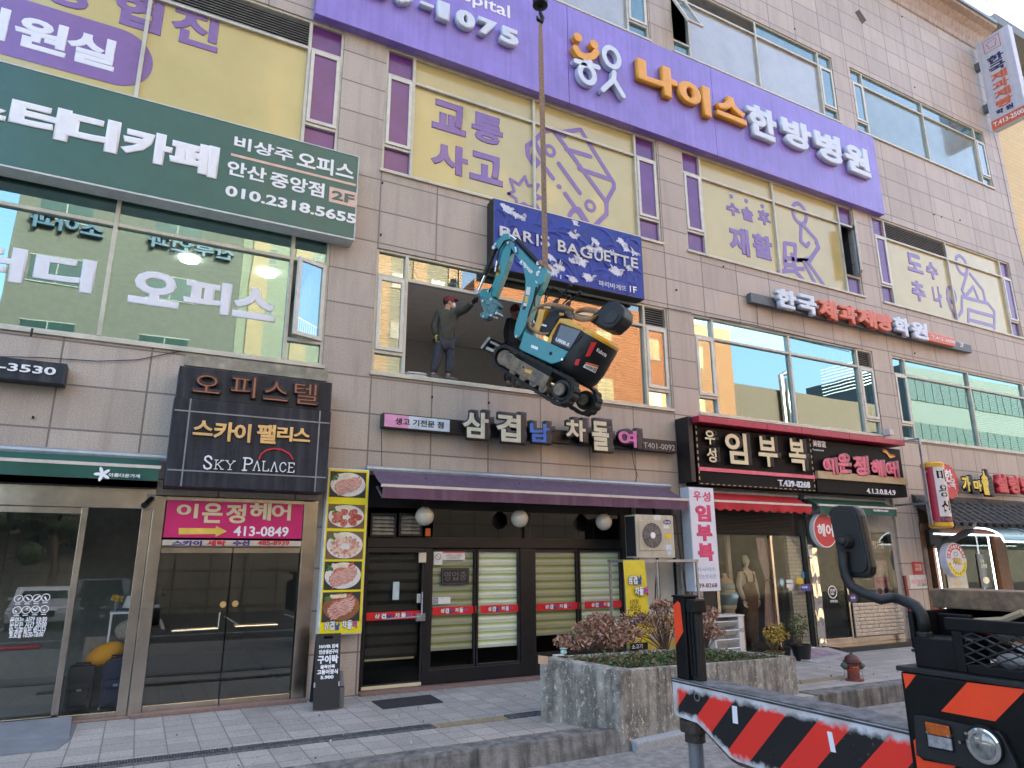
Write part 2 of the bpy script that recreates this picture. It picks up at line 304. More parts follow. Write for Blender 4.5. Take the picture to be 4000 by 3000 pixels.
for k in 'ABCD':
    for f in (3,4):
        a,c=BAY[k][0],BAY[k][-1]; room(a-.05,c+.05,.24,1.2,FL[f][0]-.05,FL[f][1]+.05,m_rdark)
# glass
g_teal=glassmat('teal_window_glass',(.52,.72,.68),(.60,.88,.90),.34,wob=.05); g_dark=glassmat('shop_door_glass',(.94,.95,.94),(.85,.9,.88),.0,wob=.012)
g_door=glassmat('lobby_door_glass',(.80,.82,.78),(.9,.92,.86),.13,wob=.012); g_clear=glassmat('shop_window_glass',(.94,.96,.94),(.9,.93,.92),-.02)
f_yel=mat('yellow_window_film',(.50,.43,.19),.16,var=.05,sc=1.2,spec=.5,coat=.35); f_pur=mat('purple_window_film',(.135,.042,.20),.2,var=.14,sc=2,coat=.15); f_ink=mat('purple_print',(.20,.115,.34),.25,var=.06,coat=.2)
f_grn=mat('reflection_toned_film',(.17,.245,.25),.12,var=.15,sc=1.1,coat=.7); f_cld=mat('cloud_toned_film',(.33,.34,.34),.12,var=.12,sc=1.1,coat=.9,spec=.8); f_tea=mat('blue_tinted_pane',(.05,.16,.19),.06,var=.25,sc=1.5,coat=1,spec=.9); f_wht=mat('white_window_print',(.72,.74,.80),.35,var=.04)  # fourth-floor panes: reflected cloud and sky are put into the film colours
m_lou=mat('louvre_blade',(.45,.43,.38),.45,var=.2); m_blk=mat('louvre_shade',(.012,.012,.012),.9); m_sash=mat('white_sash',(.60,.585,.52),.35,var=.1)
def window(k,f,panes,louv=(),openv={},gap=()):
    """one bay: outer frame, mullions, transom, side casements; panes = material per column (lower, upper)"""
    c=BAY[k]; z0,z1,zt=FL[f]; w=thing('window',None,None); w.parent=bld
    b=MB(); t=.03; y0,y1=.03,.12
    b.box(c[0],c[0]+.05,y0,y1,z0,z1); b.box(c[-1]-.05,c[-1],y0,y1,z0,z1); b.box(c[0]+.05,c[-1]-.05,y0,y1,z1-.05,z1); b.box(c[0]+.05,c[-1]-.05,y0,y1,z0,z0+.05)
    b.box(c[0]-.03,c[-1]+.03,-.045,y0-.002,z0-.05,z0+.012)
    for x in c[1:-1]: b.box(x-t,x+t,y0-.012,y1,z0+.05,z1-.05)
    for i in range(len(c)-1):
        b.box(c[i]+(.05 if i==0 else t),c[i+1]-(.05 if i==len(c)-2 else t),y0-.005,y1,zt-.03,zt+.03)
    zc=z0+.17*(z1-z0) if f!=3 else z0+.2*(z1-z0)
    for i in range(len(c)-1):
        if c[i+1]-c[i]<.8: b.box(c[i]+.05 if i==0 else c[i]+t,c[i+1]-(.05 if i==len(c)-2 else t),y0-.004,y1,zc-.03,zc+.03)
    b.build('frame',m_frame,w,bev=.006)
    for i in range(len(c)-1):
        a,d=c[i]+t,c[i+1]-t; lo,up=panes[i]; nar=c[i+1]-c[i]<.8
        if (i,'u') in louv:
            b=MB(); n=int((z1-zt-.08)/.055)
            for j in range(n): z=zt+.05+j*.055; b.prism([(a,.04,z),(a,.10,z+.03),(a,.104,z+.036),(a,.044,z+.008)],(d-a,0,0))
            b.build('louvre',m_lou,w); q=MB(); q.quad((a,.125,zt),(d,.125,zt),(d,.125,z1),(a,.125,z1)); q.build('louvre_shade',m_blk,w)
        else:
            q=MB(); q.quad((a,.09,zt+.02),(d,.09,zt+.02),(d,.09,z1-.03),(a,.09,z1-.03)); q.build('pane',up,w)
        if i in gap: continue
        if not nar:
            q=MB(); q.quad((a,.09,z0+.03),(d,.09,z0+.03),(d,.09,zt-.02),(a,.09,zt-.02)); q.build('pane',lo,w)
        else:
            q=MB(); q.quad((a,.09,z0+.03),(d,.09,z0+.03),(d,.09,zc-.02),(a,.09,zc-.02)); q.build('pane',lo,w)
            A,Dd,Z0,Z1=c[i]+.055 if i==0 else a+.005,c[i+1]-.055 if i==len(c)-2 else d-.005,zc+.035,zt-.035
            s=MB(); e=.065; hx,hz,ang,axis=openv.get(i,(0,0,0,None))
            for (p,q1,r1,s1) in ((A,A+e,Z0,Z1),(Dd-e,Dd,Z0,Z1),(A+e,Dd-e,Z0,Z0+e),(A+e,Dd-e,Z1-e,Z1)): s.box(p,q1,.0,.06,r1,s1)
            so_=s.build('sash',m_sash,w,bev=.006); q=MB(); q.quad((A+e,.03,Z0+e),(Dd-e,.03,Z0+e),(Dd-e,.03,Z1-e),(A+e,.03,Z1-e)); p=q.build('pane',lo,w)
            if axis:
                P=Vector((A if hx<0 else Dd,.03,Z1)); M=Matrix.Translation(P)@Matrix.Rotation(R(ang),4,axis)@Matrix.Translation(-P)
                for o in (so_,p): o.data.transform(M)
    return w
g_sky=glassmat('sky_window_glass',(.55,.78,.78),(.54,.80,.86),.42,wob=.04); G=(g_teal,g_teal); K=(g_sky,g_sky); g_mid=glassmat('office_window_glass',(.75,.82,.80),(.80,.84,.80),.24,wob=.05); Mm=(g_mid,g_mid); Y_=(f_yel,f_yel); P_=(f_pur,f_pur); Fw=(f_cld,f_tea); Tt=(f_tea,f_tea)
wA2=window('A',2,[G,G,G,G],openv={3:(1,0,22,'Z')}); wA3=window('A',3,[Y_,Y_,Y_,P_],louv={(2,'u')})
wB2=window('B',2,[Mm]*4,louv={(3,'u')},gap=(1,)); wB3=window('B',3,[P_,Y_,Y_,P_]); wC2=window('C',2,[K]*4,louv={(3,'u')}); wC3=window('C',3,[P_,Y_,Y_,P_],openv={3:(1,0,42,'Z')},)
wD2=window('D',2,[K]*4); wD3=window('D',3,[P_,Y_,Y_,P_],louv={(1,'u')}); wA4=window('A',4,[Fw,Fw,Fw,Tt]); wB4=window('B',4,[Tt,Fw,(f_cld,f_cld),Tt]); wC4=window('C',4,[Tt,Fw,Fw,Tt],louv={(1,'u')},openv={0:(-1,0,-24,'X')}); wD4=window('D',4,[Tt,(f_grn,f_tea),(f_grn,f_tea),Tt])
# printed films on the third floor and white letters on the study room glass
YF=.084
def ft(k,s,x0,y0,x1,y1,w,m=f_ink,off=.035,Y=YF,ext=.003): return text(s,rect(k,x0,y0,x1,y1,Y)+(Y,),m,ext,off,parent=w)
YB=.02; OW=XZ(YF)
r=rect(1,1075,15,1340,330,YF); zt_,zb_=r[3],r[2]; h=r[1]-r[0]
text('진',r+(YF,),f_ink,.003,.04,parent=wA3)
for i,(s,dx) in enumerate((('협',1.0),('방',2.08),('양',3.2))): text(s,(r[0]-h*dx*1.17,r[0]-h*dx*1.17+h,zb_,zt_,YF),f_ink,.003,.04,parent=wA3)
for i in range(1): pass
pz=aY(1,840,330,YF); p0=aY(1,700,520,YF).z; p1=aY(1,700,165,YF).z; xr=aY(1,945,390,YF).x; rr_=(p1-p0)/2
b=MB(); pts=[(-6.1,p0),(xr-rr_,p0)]+circ(xr-rr_,p0+rr_,rr_,a0=-90,a1=90)+[(xr-rr_,p1),(-6.1,p1)]
b.prism([(x,YF-.001,z) for x,z in pts],(0,-.002,0)); b.build('graphic',f_ink,wA3)
for s,x0,y0,x1,y1 in (('원',110,75,400,360),('실',430,170,700,445)): text(s,rect(1,x0,y0,x1,y1,YF-.003)+(YF-.003,),f_wht,.003,.04,parent=wA3)
r=rect(1,110,75,400,360,YF-.003); text('입',(r[0]-1.02*(r[1]-r[0]),r[0]-.08,r[2],r[3],YF-.003),f_wht,.003,.04,parent=wA3)
for s,x0,y0,x1,y1 in (('교',615,600,822,850),('통',858,678,1050,915),('사',607,855,832,1100),('고',845,920,1050,1158)): ft(2,s,x0,y0,x1,y1,wB3,off=.05)
car=[[(1245,870),(1300,810),(1360,800),(1420,815),(1530,800),(1560,850),(1735,1130),(1735,1160),(1685,1250)],[(1360,800),(1690,1250),(1690,1320),(1570,1440)],[(1245,870),(1200,900),(1205,960),(1245,1030),(1270,1000),(1235,960)],[(1440,920),(1590,965)],[(1520,1040),(1720,1110)],[(1370,820),(1430,840)],[(1310,1035),(1360,1100)],[(1395,1010),(1525,1190)],[(1435,1195),(1580,1400)],[(1395,1150),(1400,1152)],[(1460,1330),(1480,1300),(1520,1290),(1570,1370)],[(1245,870),(1300,985)]]
strokes([pth(2,p,YF) for p in car],.11,OW,f_ink,parent=wB3); c0=aY(2,1340,930,YF); c1=aY(2,1590,1270,YF)
strokes([circ(c0.x,c0.z,.12),circ(c1.x,c1.z,.12)],.08,OW,f_ink,parent=wB3)
st=[(1085,1195),(1120,1180),(1095,1105),(1150,1140),(1185,1090),(1205,1145),(1270,1140),(1245,1195),(1285,1220),(1240,1235),(1270,1290),(1200,1270),(1180,1255),(1140,1270),(1130,1225),(1085,1195)]
strokes([pth(2,st,YF)],.07,OW,f_ink,parent=wB3)
for s,x0,y0,x1,y1 in (('수',370,1240,462,1345),('술',465,1265,545,1375),('후',565,1285,650,1400),('재',385,1385,525,1590),('활',530,1430,668,1615)): ft(3,s,x0,y0,x1,y1,wC3,off=.045)
strokes([[(aY(3,x,y,YF).x,aY(3,x,y,YF).z)]*1+[(aY(3,x,y,YF).x+.01,aY(3,x,y,YF).z)] for x,y in ((405,1212),(497,1240),(597,1272))],.13,OW,f_ink,parent=wC3)
c0=aY(3,827,1318,YF); strokes([circ(c0.x,c0.z,.27,.31,28)],.12,OW,f_ink,parent=wC3)
man=[[(835,1390),(835,1490),(870,1520),(885,1500)],[(850,1390),(930,1480),(945,1530),(890,1600),(790,1610),(800,1590),(800,1510),(735,1500),(735,1630),(800,1640)],[(780,1570),(800,1659),(850,1659)]]
strokes([pth(3,p,YF) for p in man],.12,OW,f_ink,parent=wC3); leg=[[(730,170),(800,170),(855,230)],[(880,120),(975,255)],[(855,120),(925,250)],[(735,0),(740,90),(800,100),(890,110),(945,20),(930,0)],[(695,180),(740,170),(745,90)]]
strokes([pth(6,p,YF) for p in leg],.12,OW,f_ink,parent=wC3)
for s,x0,y0,x1,y1 in (('도',1480,50,1595,195),('수',1600,105,1690,235),('추',1508,220,1612,370),('나',1640,255,1715,400)): ft(6,s,x0,y0,x1,y1,wD3,off=.045)
c0=aY(6,1828,135,YF); m2=[[(1860,190),(1830,290),(1850,330),(1900,270),(1930,340)],[(1880,190),(1960,290),(1975,360)],[(1830,330),(1830,420),(1800,460)],[(1830,330),(1990,370),(2030,420),(2030,530)],[(1870,410),(2020,450)],[(1870,470),(2020,510)],[(1870,410),(1870,500)],[(1740,340),(1760,400),(1790,460)]]
strokes([pth(6,p,YF) for p in m2]+[circ(c0.x,c0.z,.3,.33)],.115,OW,f_ink,parent=wD3); c0=aY(6,1765,320,YF); strokes([circ(c0.x,c0.z,.22,.26)],.115,OW,f_ink,parent=wD3)
for s,x0,y0,x1,y1 in (('디',228,50,570,315),('오',815,150,1100,410),('피',1145,205,1415,450),('스',1450,255,1695,490)): text(s,rect(4,x0,y0,x1,y1,YF)+(YF,),f_wht,.003,.05,parent=wA2)
r=rect(4,228,50,570,315,YF); text('터',(r[0]-1.18*(r[1]-r[0]),r[0]-.1,r[2],r[3],YF),f_wht,.003,.05,parent=wA2)
# ceiling lamps lit in the study room
m_lamp=mat('lit_ceiling_lamp',(1,.97,.9),.5,emit=6)
for x,y in ((1168,105),(1650,192)):
    p=aZ(4,x,y,7.80); b=MB(); b.disc((p.x,p.y,7.82),(1,0,0),(0,1,0),.17,vec=(0,0,-.03)); tag(b.build('ceiling_lamp',m_lamp),'lit round ceiling lamp in the study room, '+('left of the pair, above the letter 오' if x<1300 else 'right of the pair, above the letter 스'),'lamp','ceiling lamps of the study room')
# blinds behind the second-floor glass
m_blind=mat('grey_blind',(.36,.38,.37),.6,var=.08)
def blinds(x0,x1,z0,z1,w,y=.2,m=m_blind,p=.06):
    b=MB(); n=int((z1-z0)/p)
    for i in range(n): z=z0+i*p; b.prism([(x0,y,z),(x0,y+.02,z+.03),(x0,y,z+p-.004),(x0,y+.003,z+p-.004),(x0,y+.024,z+.03),(x0,y+.003,z)],(x1-x0,0,0))
    b.build('blind',m,w)
blinds(8.1,9.45,5.35,7.15,wB2); blinds(6.75,9.45,7.22,7.65,wB2); blinds(3.3,3.84,5.32,7.65,wB2); blinds(3.9,6.65,7.22,7.65,wB2); blinds(22.2,25.2,5.35,7.65,wD2); blinds(11.6,14.1,7.2,7.65,wC2); blinds(14.2,16.8,7.2,7.65,wC2)
# far partition in the emptied shop, with grey lines of menu lettering
b=MB(); b.box(5.0,10.1,4.6,4.7,5.23,7.58); b.build('partition',mat('partition_board',(.7,.68,.65),.8,var=.05),bld)
for i in range(5): text('따뜻한 커피와 갓 구운 빵 한 조각',(6.2,7.9-.2*(i%2),5.95-i*.11,6.02-i*.11,4.595),mat('menu_grey',(.08,.08,.08),.7),.003,0,parent=bld)
b=MB(); b.box(3.9,6.66,.02,.3,5.235,5.318); b.build('window_board',mat('raw_timber',(.55,.30,.12),.7,streak=.3),bld)
# ================================================================ neighbour at the right, far side of the street (seen in the glass)
m_yel=brickmat('cream_brick',(.62,.50,.27),(.66,.54,.30),(.5,.42,.25),.6,.18,(0,0),'xz',.01,.5,.8,.1,20,.1)
nb=thing('cream_building','cream brick building with an overhanging eave beyond the right end of the granite facade','building')
b=MB(); b.box(27.35,44,.6,14,-.2,22.3); b.build('wall',m_yel,nb)
b=MB(); b.box(27.2,44,-.6,14,22.3,22.75); b.build('eave',mat('grey_eave',(.16,.18,.19),.6),nb)
b=MB()
for i in range(9): b.cyl((27.4+i*1.5,-.3,22.75),(27.4+i*1.5,-.3,23.7),.025,n=6)
for z in (23.2,23.7): b.cyl((27.3,-.3,z),(42,-.3,z),.025,n=6)
b.build('roof_railing',m_steel,nb)
VY=26
def mir(k,x,y,Y=VY): v=aY(k,x,y,Y); return v.x,-v.y,v.z
def facing(name,label,x0,x1,z1,Y,m,rows,winm,cat='building',z0w=1,ww=1.5,wh=1.3,sp=3.2,fh=3.3):
    o=thing(name,label,cat); b=MB(); b.box(x0,x1,-Y-12,-Y,-.25,z1); b.build('wall',m,o); fr=MB(); gl=MB()
    for j in range(rows):
        z=z0w+j*fh; x=x0+.9
        while x+ww<x1-.4:
            gl.box(x,x+ww,-Y,-Y+.03,z,z+wh); fr.box(x-.06,x+ww+.06,-Y+.0,-Y+.05,z-.06,z); fr.box(x-.06,x+ww+.06,-Y,-Y+.05,z+wh,z+wh+.06); fr.box(x+ww/2-.03,x+ww/2+.03,-Y+.031,-Y+.05,z,z+wh); x+=sp
    gl.build('window_glass',winm,o); fr.build('window_frame',mat('far_frame',(.17,.17,.165),.5),o); return o
m_bei=mat('shade_toned_beige',(.082,.08,.07),.85,var=.1); m_org=mat('orange_render',(.25,.10,.04),.85,var=.08); m_oyl=mat('lime_cladding',(.135,.14,.105),.7,var=.1)  # clinic beige is darkened so that its colour carries the shade
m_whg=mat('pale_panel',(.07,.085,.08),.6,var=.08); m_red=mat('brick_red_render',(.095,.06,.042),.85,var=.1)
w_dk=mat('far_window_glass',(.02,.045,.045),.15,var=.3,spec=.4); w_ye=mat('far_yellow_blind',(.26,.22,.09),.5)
xa=mir(1,110,1250)[0]; xb=mir(4,1478,300)[0]; xc=mir(5,845,200)[0]; xd=mir(6,352,600)[0]; xe=mir(5,1560,860)[0]
cl=facing('clinic_building','beige clinic building across the street with blue lettering, mirrored in the left windows',xa,xb,36,VY,m_bei,9,w_dk,z0w=8.5,ww=2.2,sp=5)
m_blu=mat('blue_sign_letter',(.012,.05,.10),.4)
def mtext(s,k,x0,y0,x1,y1,par):
    a=mir(k,x0,y0); c=mir(k,x1,y1); Y=-VY+.05
    text(s,(Vector((c[0],Y,c[2])),Vector((a[0]-c[0],0,0)),Vector((0,0,a[2]-c[2])),Vector((0,1,0))),m_blu,.25,.03,parent=par)
mtext('소아과',1,190,1300,630,1480,cl); mtext('산부인과',1,920,1440,1445,1620,cl)
lb=facing('striped_building','lime and orange striped building across the street, mirrored beside the open casement',xb+.1,xc-.1,34,VY+1,m_oyl,8,w_dk,z0w=2,ww=.9,wh=1.0,sp=2.6)
b=MB(); x=xb+.6
while x<xc-1: b.box(x,x+.9,-VY-1,-VY-.92,0,34); x+=2.4
b.build('orange_stripe',mat('orange_panel',(.21,.14,.07),.6),lb)
zo=mir(6,300,545)[2]
ob=facing('orange_building','sunlit orange building across the street, mirrored behind the hanging excavator',xc,xd,zo,VY-1,m_org,8,w_ye,z0w=2.2,ww=1.3,wh=1.5,sp=4.1,fh=3.4)
b=MB()
for i in range(14): b.cyl((xd-4+i*.3,-VY+1.2,zo),(xd-4+i*.3,-VY+1.2,zo+1.1),.02,n=5)
b.cyl((xd-4,-VY+1.2,zo+1.1),(xd,-VY+1.2,zo+1.1),.03,n=5); b.build('roof_railing',white,ob)
zr=mir(6,560,880)[2]; xf=mir(6,1300,900)[0]
rb=facing('low_red_building','low brick-red building across the street, mirrored in the academy windows',xd+.1,xf,zr,VY,m_red,3,w_dk,z0w=2,ww=2.4,sp=4,fh=3)
b=MB()
for i in range(9):
    z=zr+.3+i*.28; b.tube([(xd+12+j*(xf-xd-12)/10,-VY-.5+2.2*math.sin(j/10*PI),z+.18*j) for j in range(11)],.05,n=5)
b.build('roof_louvre',white,rb)
b=MB(); b.tube([(xd+6,-VY+.3,2),(xd+6,-VY+.3,zr+1.2),(xd+6.6,-VY+.3,zr+1.4)],.22,n=10); b.tube([(xd+6.7,-VY+.3,2),(xd+6.7,-VY+.3,zr+1)],.2,n=10); b.build('duct',m_steel,rb)
gb=facing('glass_building','pale building with teal glass bands across the street, mirrored in the far right windows',mir(6,1490,900,VY+4)[0],mir(6,1490,900,VY+4)[0]+40,mir(6,1600,770,VY+4)[2],VY+4,m_whg,0,w_dk)
xf=mir(6,1490,900,VY+4)[0]-1.5
for z in (3,8,13,18):
    b=MB(); b.box(xf+1.6,xf+38,-VY-4,-VY-3.9,z,z+2.6); b.build('window_band',w_dk,gb); b=MB()
    for i in range(24): b.box(xf+1.6+i*1.5,xf+1.66+i*1.5,-VY-3.9,-VY-3.86,z,z+2.6)
    b.build('mullion',m_whg,gb)
# stone wall, trees and cars across the street (they show in the shop glass)
m_ston=brickmat('far_stone_wall',(.16,.15,.125),(.18,.165,.135),(.08,.075,.06),1.5,.8,(0,0),'xz',.05,0,.8,.15,8)
b=MB(); b.box(-14,9,-24.6,-24,-.25,3.2); b.box(9,60,-24.6,-24,-.25,6.4); tag(b.build('stone_wall',m_ston),'pale block wall behind the cars parked across the street','wall')
def tree(x,y,h,label,rnd_):
    r=random.Random(rnd_); t=thing('pine_tree',label,'tree','trees across the street',(x,y,-.25)); b=MB(); b.tube([(0,0,0),(.1,0,h*.4),(-.1,.05,h*.75),(.1,0,h)],[.16,.13,.09,.04],7)
    P=[(0,0,h,1.0)]+[(r.uniform(-1.6,1.6),r.uniform(-.8,.8),h*r.uniform(.45,.9),r.uniform(.5,.8)) for _ in range(5)]
    for p in P[1:]: b.tube([(0,0,p[2]-.4),p[:3]],[.06,.03],5)
    b.build('trunk',mat('pine_bark',(.09,.06,.04),.9),t); c=MB()
    for X,Yy,Z,q in P:
        for _ in range(260):
            d=Vector((r.gauss(0,1),r.gauss(0,1),r.gauss(0,.7))).normalized()*q*r.uniform(.5,1); n=Vector((r.uniform(-1,1),r.uniform(-1,1),r.uniform(-1,1))); a=n.cross(d).normalized()*.09; e=d.cross(a).normalized()*.16; o=Vector((X,Yy,Z))+d; c.quad(o-a,o+e,o+a,o-e)
    c.build('crown',mat('pine_needles',(.035,.06,.025),.8,var=.4),t,fix=False)
tree(aY('g',640,900,23).x,-23,5.2,'clipped cloud pine behind the cars, mirrored in the left shop glass',1); tree(aY('g',60,900,24).x-.5,-23.6,5.5,'dark bushy tree at the left edge of the mirrored car park',2)
m_carw=mat('silver_car_paint',(.62,.63,.65),.3,metal=0,var=.04,coat=1); m_card=mat('dark_car_paint',(.03,.035,.04),.25,var=.04,coat=1); m_tyre=mat('tyre_rubber',(.02,.02,.02),.8)
def car(x,y,label,hh,m):
    t=thing('parked_car',label,'car','cars parked across the street',(x,y,-.25)); w=.92   # front faces +Y
    side=[(2.25,.3),(2.3,.62),(2.2,.78),(1.15,.98),(.35,hh),(-1.3,hh),(-2.1,1.02),(-2.3,.9),(-2.3,.3)]
    b=MB(); b.prism([(-w,p,z) for p,z in side],(2*w,0,0)); b.build('body',m,t,bev=.07)
    b=MB(); b.prism([(-.74,1.12,1.03),(.74,1.12,1.03),(.62,.40,hh-.06),(-.62,.40,hh-.06)],(0,.012,.008)); b.build('windscreen',w_dk,t)
    b=MB(); b.box(-.5,.5,2.24,2.31,.48,.68); b.build('grille',black,t)
    for s in (-1,1): b=MB(); b.box(s*.55,s*.86,2.2,2.28,.66,.76); b.build('headlight',white,t); b=MB(); b.box(s*.93,s*1.08,.75,.85,.98,1.08); b.build('mirror',m,t)
    b=MB(); b.box(-.25,.25,2.31,2.33,.38,.48); b.build('number_plate',white,t)
    for s in (-1,1):
        for p in (1.4,-1.4): b=MB(); b.cyl((s*.72,p,.32),(s*.94,p,.32),.32); b.build('wheel',m_tyre,t)
for X,hh,label,m in ((520,1.42,'silver saloon parked across the street, mirrored at the left of the shop glass',m_carw),(1250,1.66,'white SUV parked across the street, mirrored beside the photographer',m_carw),(1680,1.45,'dark car parked across the street, mirrored right of the photographer',m_card)):
    car(aY('g',X,1150,17.6).x,-19.9,label,hh,m)
# ================================================================ SIGNS ON THE FACADE
def tx(k,s,x0,y0,x1,y1,Y,m,par,ext=.004,off=.03,**kw): return text(s,rect(k,x0,y0,x1,y1,Y)+(Y,),m,ext,off,parent=par,**kw)
def slab(k,x0,y0,x1,y1,Y,dep,name,m,par,bev=.006):
    a,c,z0,z1=rect(k,x0,y0,x1,y1,Y); b=MB(); b.box(a,c,Y,Y+dep,z0,z1); return b.build(name,m,par,bev=bev)
def poly(k,pts,Y,dep,name,m,par): 
    b=MB(); b.prism([aY(k,x,y,Y) for x,y in pts],(0,dep,0)); return b.build(name,m,par)
m_purp=mat('purple_sign_sheet',(.245,.18,.57),.35,var=.12,sc=1.5,streak=.6,stain=(.17,.12,.42),coat=.2); m_gold=mat('orange_channel_letter',(.72,.33,.03),.35,var=.05); m_lett=mat('white_channel_letter',(.56,.62,.72),.3,var=.04,coat=.2)
m_box=mat('black_sign_box',(.012,.0125,.015),.45,var=.3); m_cream=mat('cream_letter',(.66,.57,.36),.4,var=.05); m_navy=mat('navy_sign_box',(.014,.018,.03),.45,var=.25,streak=.6,stain=(.07,.075,.085),spec=.3)
m_redl=mat('red_letter',(.55,.02,.04),.4); m_pink=mat('pink_letter',(.72,.12,.20),.4); m_oran=mat('coral_letter',(.62,.14,.07),.4)
# --- purple hospital sign
hs=thing('hospital_sign','long purple hospital sign with white and orange raised letters above the yellow windows','sign')
Y=-.2; a=aY(1,1945,75,Y); c=aY(3,1355,1328,Y); tr_=aY(3,1285,850,Y); hx0,hx1,hz0,hz1=a.x,c.x,(a.z+c.z)/2,tr_.z
for i,(p,q) in enumerate(((hx0,7.48),(7.49,11.98),(11.99,hx1))): b=MB(); b.box(p,q,Y,0,hz0,hz1); b.build('panel',m_purp,hs,bev=.012)
LY=-.36
def raised(k,s,x0,y0,x1,y1,m,par,off=.05,dep=.15,Y=LY): return tx(k,s,x0,y0,x1,y1,Y+dep,m,par,ext=dep,off=off)
r=rect(2,762,40,880,190,LY); zz0,zz1=r[2],r[3]; w0=r[1]-r[0]; adv=w0*1.17
for i,ch in enumerate('075'): text(ch,(r[0]+i*adv,r[0]+i*adv+w0,zz0,zz1,LY+.15),m_lett,.15,.06,parent=hs)
text('1',(r[0]-.80*adv,r[0]-.80*adv+w0*.62,zz0,zz1,LY+.15),m_lett,.15,.06,parent=hs); text('-',(r[0]-1.5*adv,r[0]-.95*adv,zz0+.38*(zz1-zz0),zz0+.55*(zz1-zz0),LY+.15),m_lett,.15,.02,parent=hs)
for i,ch in enumerate('984'): text(ch,(r[0]-(2.6+i)*adv,r[0]-(2.6+i)*adv+w0,zz0,zz1,LY+.15),m_lett,.15,.06,parent=hs)
e=aY(2,1092,122,-.2); g=aY(2,877,50,-.2); hgt=.42; text('Medicine Hospital',(e.x-4.1,e.x,e.z-.07,e.z+hgt*.85,-.203),white,.006,.01,parent=hs)
for s,k,x0,y0,x1,y1 in (('나',2,1855,360,2110,640),('이',3,50,485,262,745),('스',3,285,580,478,795)): raised(k,s,x0,y0,x1,y1,m_gold,hs,.055)
for s,x0,y0,x1,y1 in (('한',475,645,672,905),('방',685,725,888,965),('병',888,805,1072,1045),('원',1070,882,1245,1115)): raised(3,s,x0,y0,x1,y1,m_lett,hs,.05)
fr_=XZ(LY+.14); P=lambda x,y:(aY(2,x,y,LY).x,aY(2,x,y,LY).z)
strokes([[P(1500,295),P(1520,330),P(1560,352),P(1605,345),P(1630,318)]],.17,fr_,m_gold,.14,'emblem',hs)
b=MB()
for x,y in ((1515,228),(1615,272)): X,Z=P(x,y); b.disc((X,LY+.14,Z),(1,0,0),(0,0,1),.115,vec=(0,-.14,0))
b.build('emblem',m_gold,hs)
X,Z=P(1722,352); X2,Z2=P(1572,455)
strokes([circ(X,Z,.22,.26),circ(X2,Z2,.2,.23),[P(1500,375),P(1640,415)],[P(1560,365),P(1590,380)],[P(1738,445),P(1735,490),P(1668,552)],[P(1735,490),P(1795,590)]],.13,fr_,m_lett,.14,'emblem',hs)
# --- green study café sign
gs=thing('study_cafe_sign','wide dark green study café sign with white lettering under the yellow windows at upper left','sign')
m_green=mat('green_sign_sheet',(.028,.115,.095),.4,var=.08,sc=3,coat=.15)
Y=-.32; t_=aY(1,2212,972,Y); u=aY('o',803,524,Y); gx1=t_.x; gz0,gz1=u.z,t_.z
b=MB(); b.box(-7,gx1,Y,-.02,gz0,gz1); b.build('panel',m_green,gs,bev=.01)
b=MB(); b.box(-7,gx1+.02,Y-.006,0,gz0-.03,gz0-.002); b.box(-7,gx1+.02,Y-.006,0,gz1+.002,gz1+.02); b.box(gx1+.001,gx1+.02,Y-.006,0,gz0,gz1); b.build('trim',mat('white_trim',(.55,.58,.57),.5),gs)
for s,x0,y0,x1,y1 in (('터',80,595,415,880),('디',415,675,722,955),('카',765,770,1050,1035),('페',1060,840,1337,1108)): tx(1,s,x0,y0,x1,y1,Y-.002,white,gs,.012,.06)
r=rect(1,80,595,415,880,Y); text('스',(r[0]-1.05*(r[1]-r[0]),r[0]-.03,r[2]+.1,r[3]-.1,Y-.002),white,.012,.07,parent=gs)
for s,x0,y0,x1,y1 in (('비상주',1450,835,1808,1005),('오피스',1838,930,2180,1118),('안산',1408,985,1640,1130),('중앙점',1672,1055,1998,1225)): tx(1,s,x0,y0,x1,y1,Y-.002,white,gs,.006,.025)
tx(1,'010.2318.5655',1395,1140,2195,1385,Y-.002,white,gs,.006,.03)
m_peach=mat('peach_print',(.70,.46,.38),.5); a,c=aY(1,1425,953,Y),aY(1,2195,1150,Y); b=MB(); b.box(a.x,c.x,Y-.004,Y,a.z-.02,a.z+.025); b.build('rule',m_peach,gs)
slab(1,2035,1150,2200,1283,Y-.005,.004,'badge',m_peach,gs); tx(1,'2F',2050,1172,2185,1260,Y-.006,m_green,gs,.004,.03)
# --- phone number bar at the far left
pb=thing('phone_sign','short black bar sign reading 14-3530 at the left edge of the facade','sign')
Y=-.3; a=aY(4,415,745,Y); c=aY(4,412,872,Y); b=MB(); b.box(-4.5,a.x,Y,-.02,c.z,aY(4,428,745,Y).z); b.build('panel',m_navy,pb,bev=.008)
r=rect(4,100,745,342,818,Y); text('414-3530',(r[0]-.62,r[1],r[2],r[3],Y-.002),white,.02,.02,parent=pb)
b=MB(); b.cyl((-1.7,-.15,5.16),(-1.7,-.15,5.28),.015); b.build('bracket',black,pb)
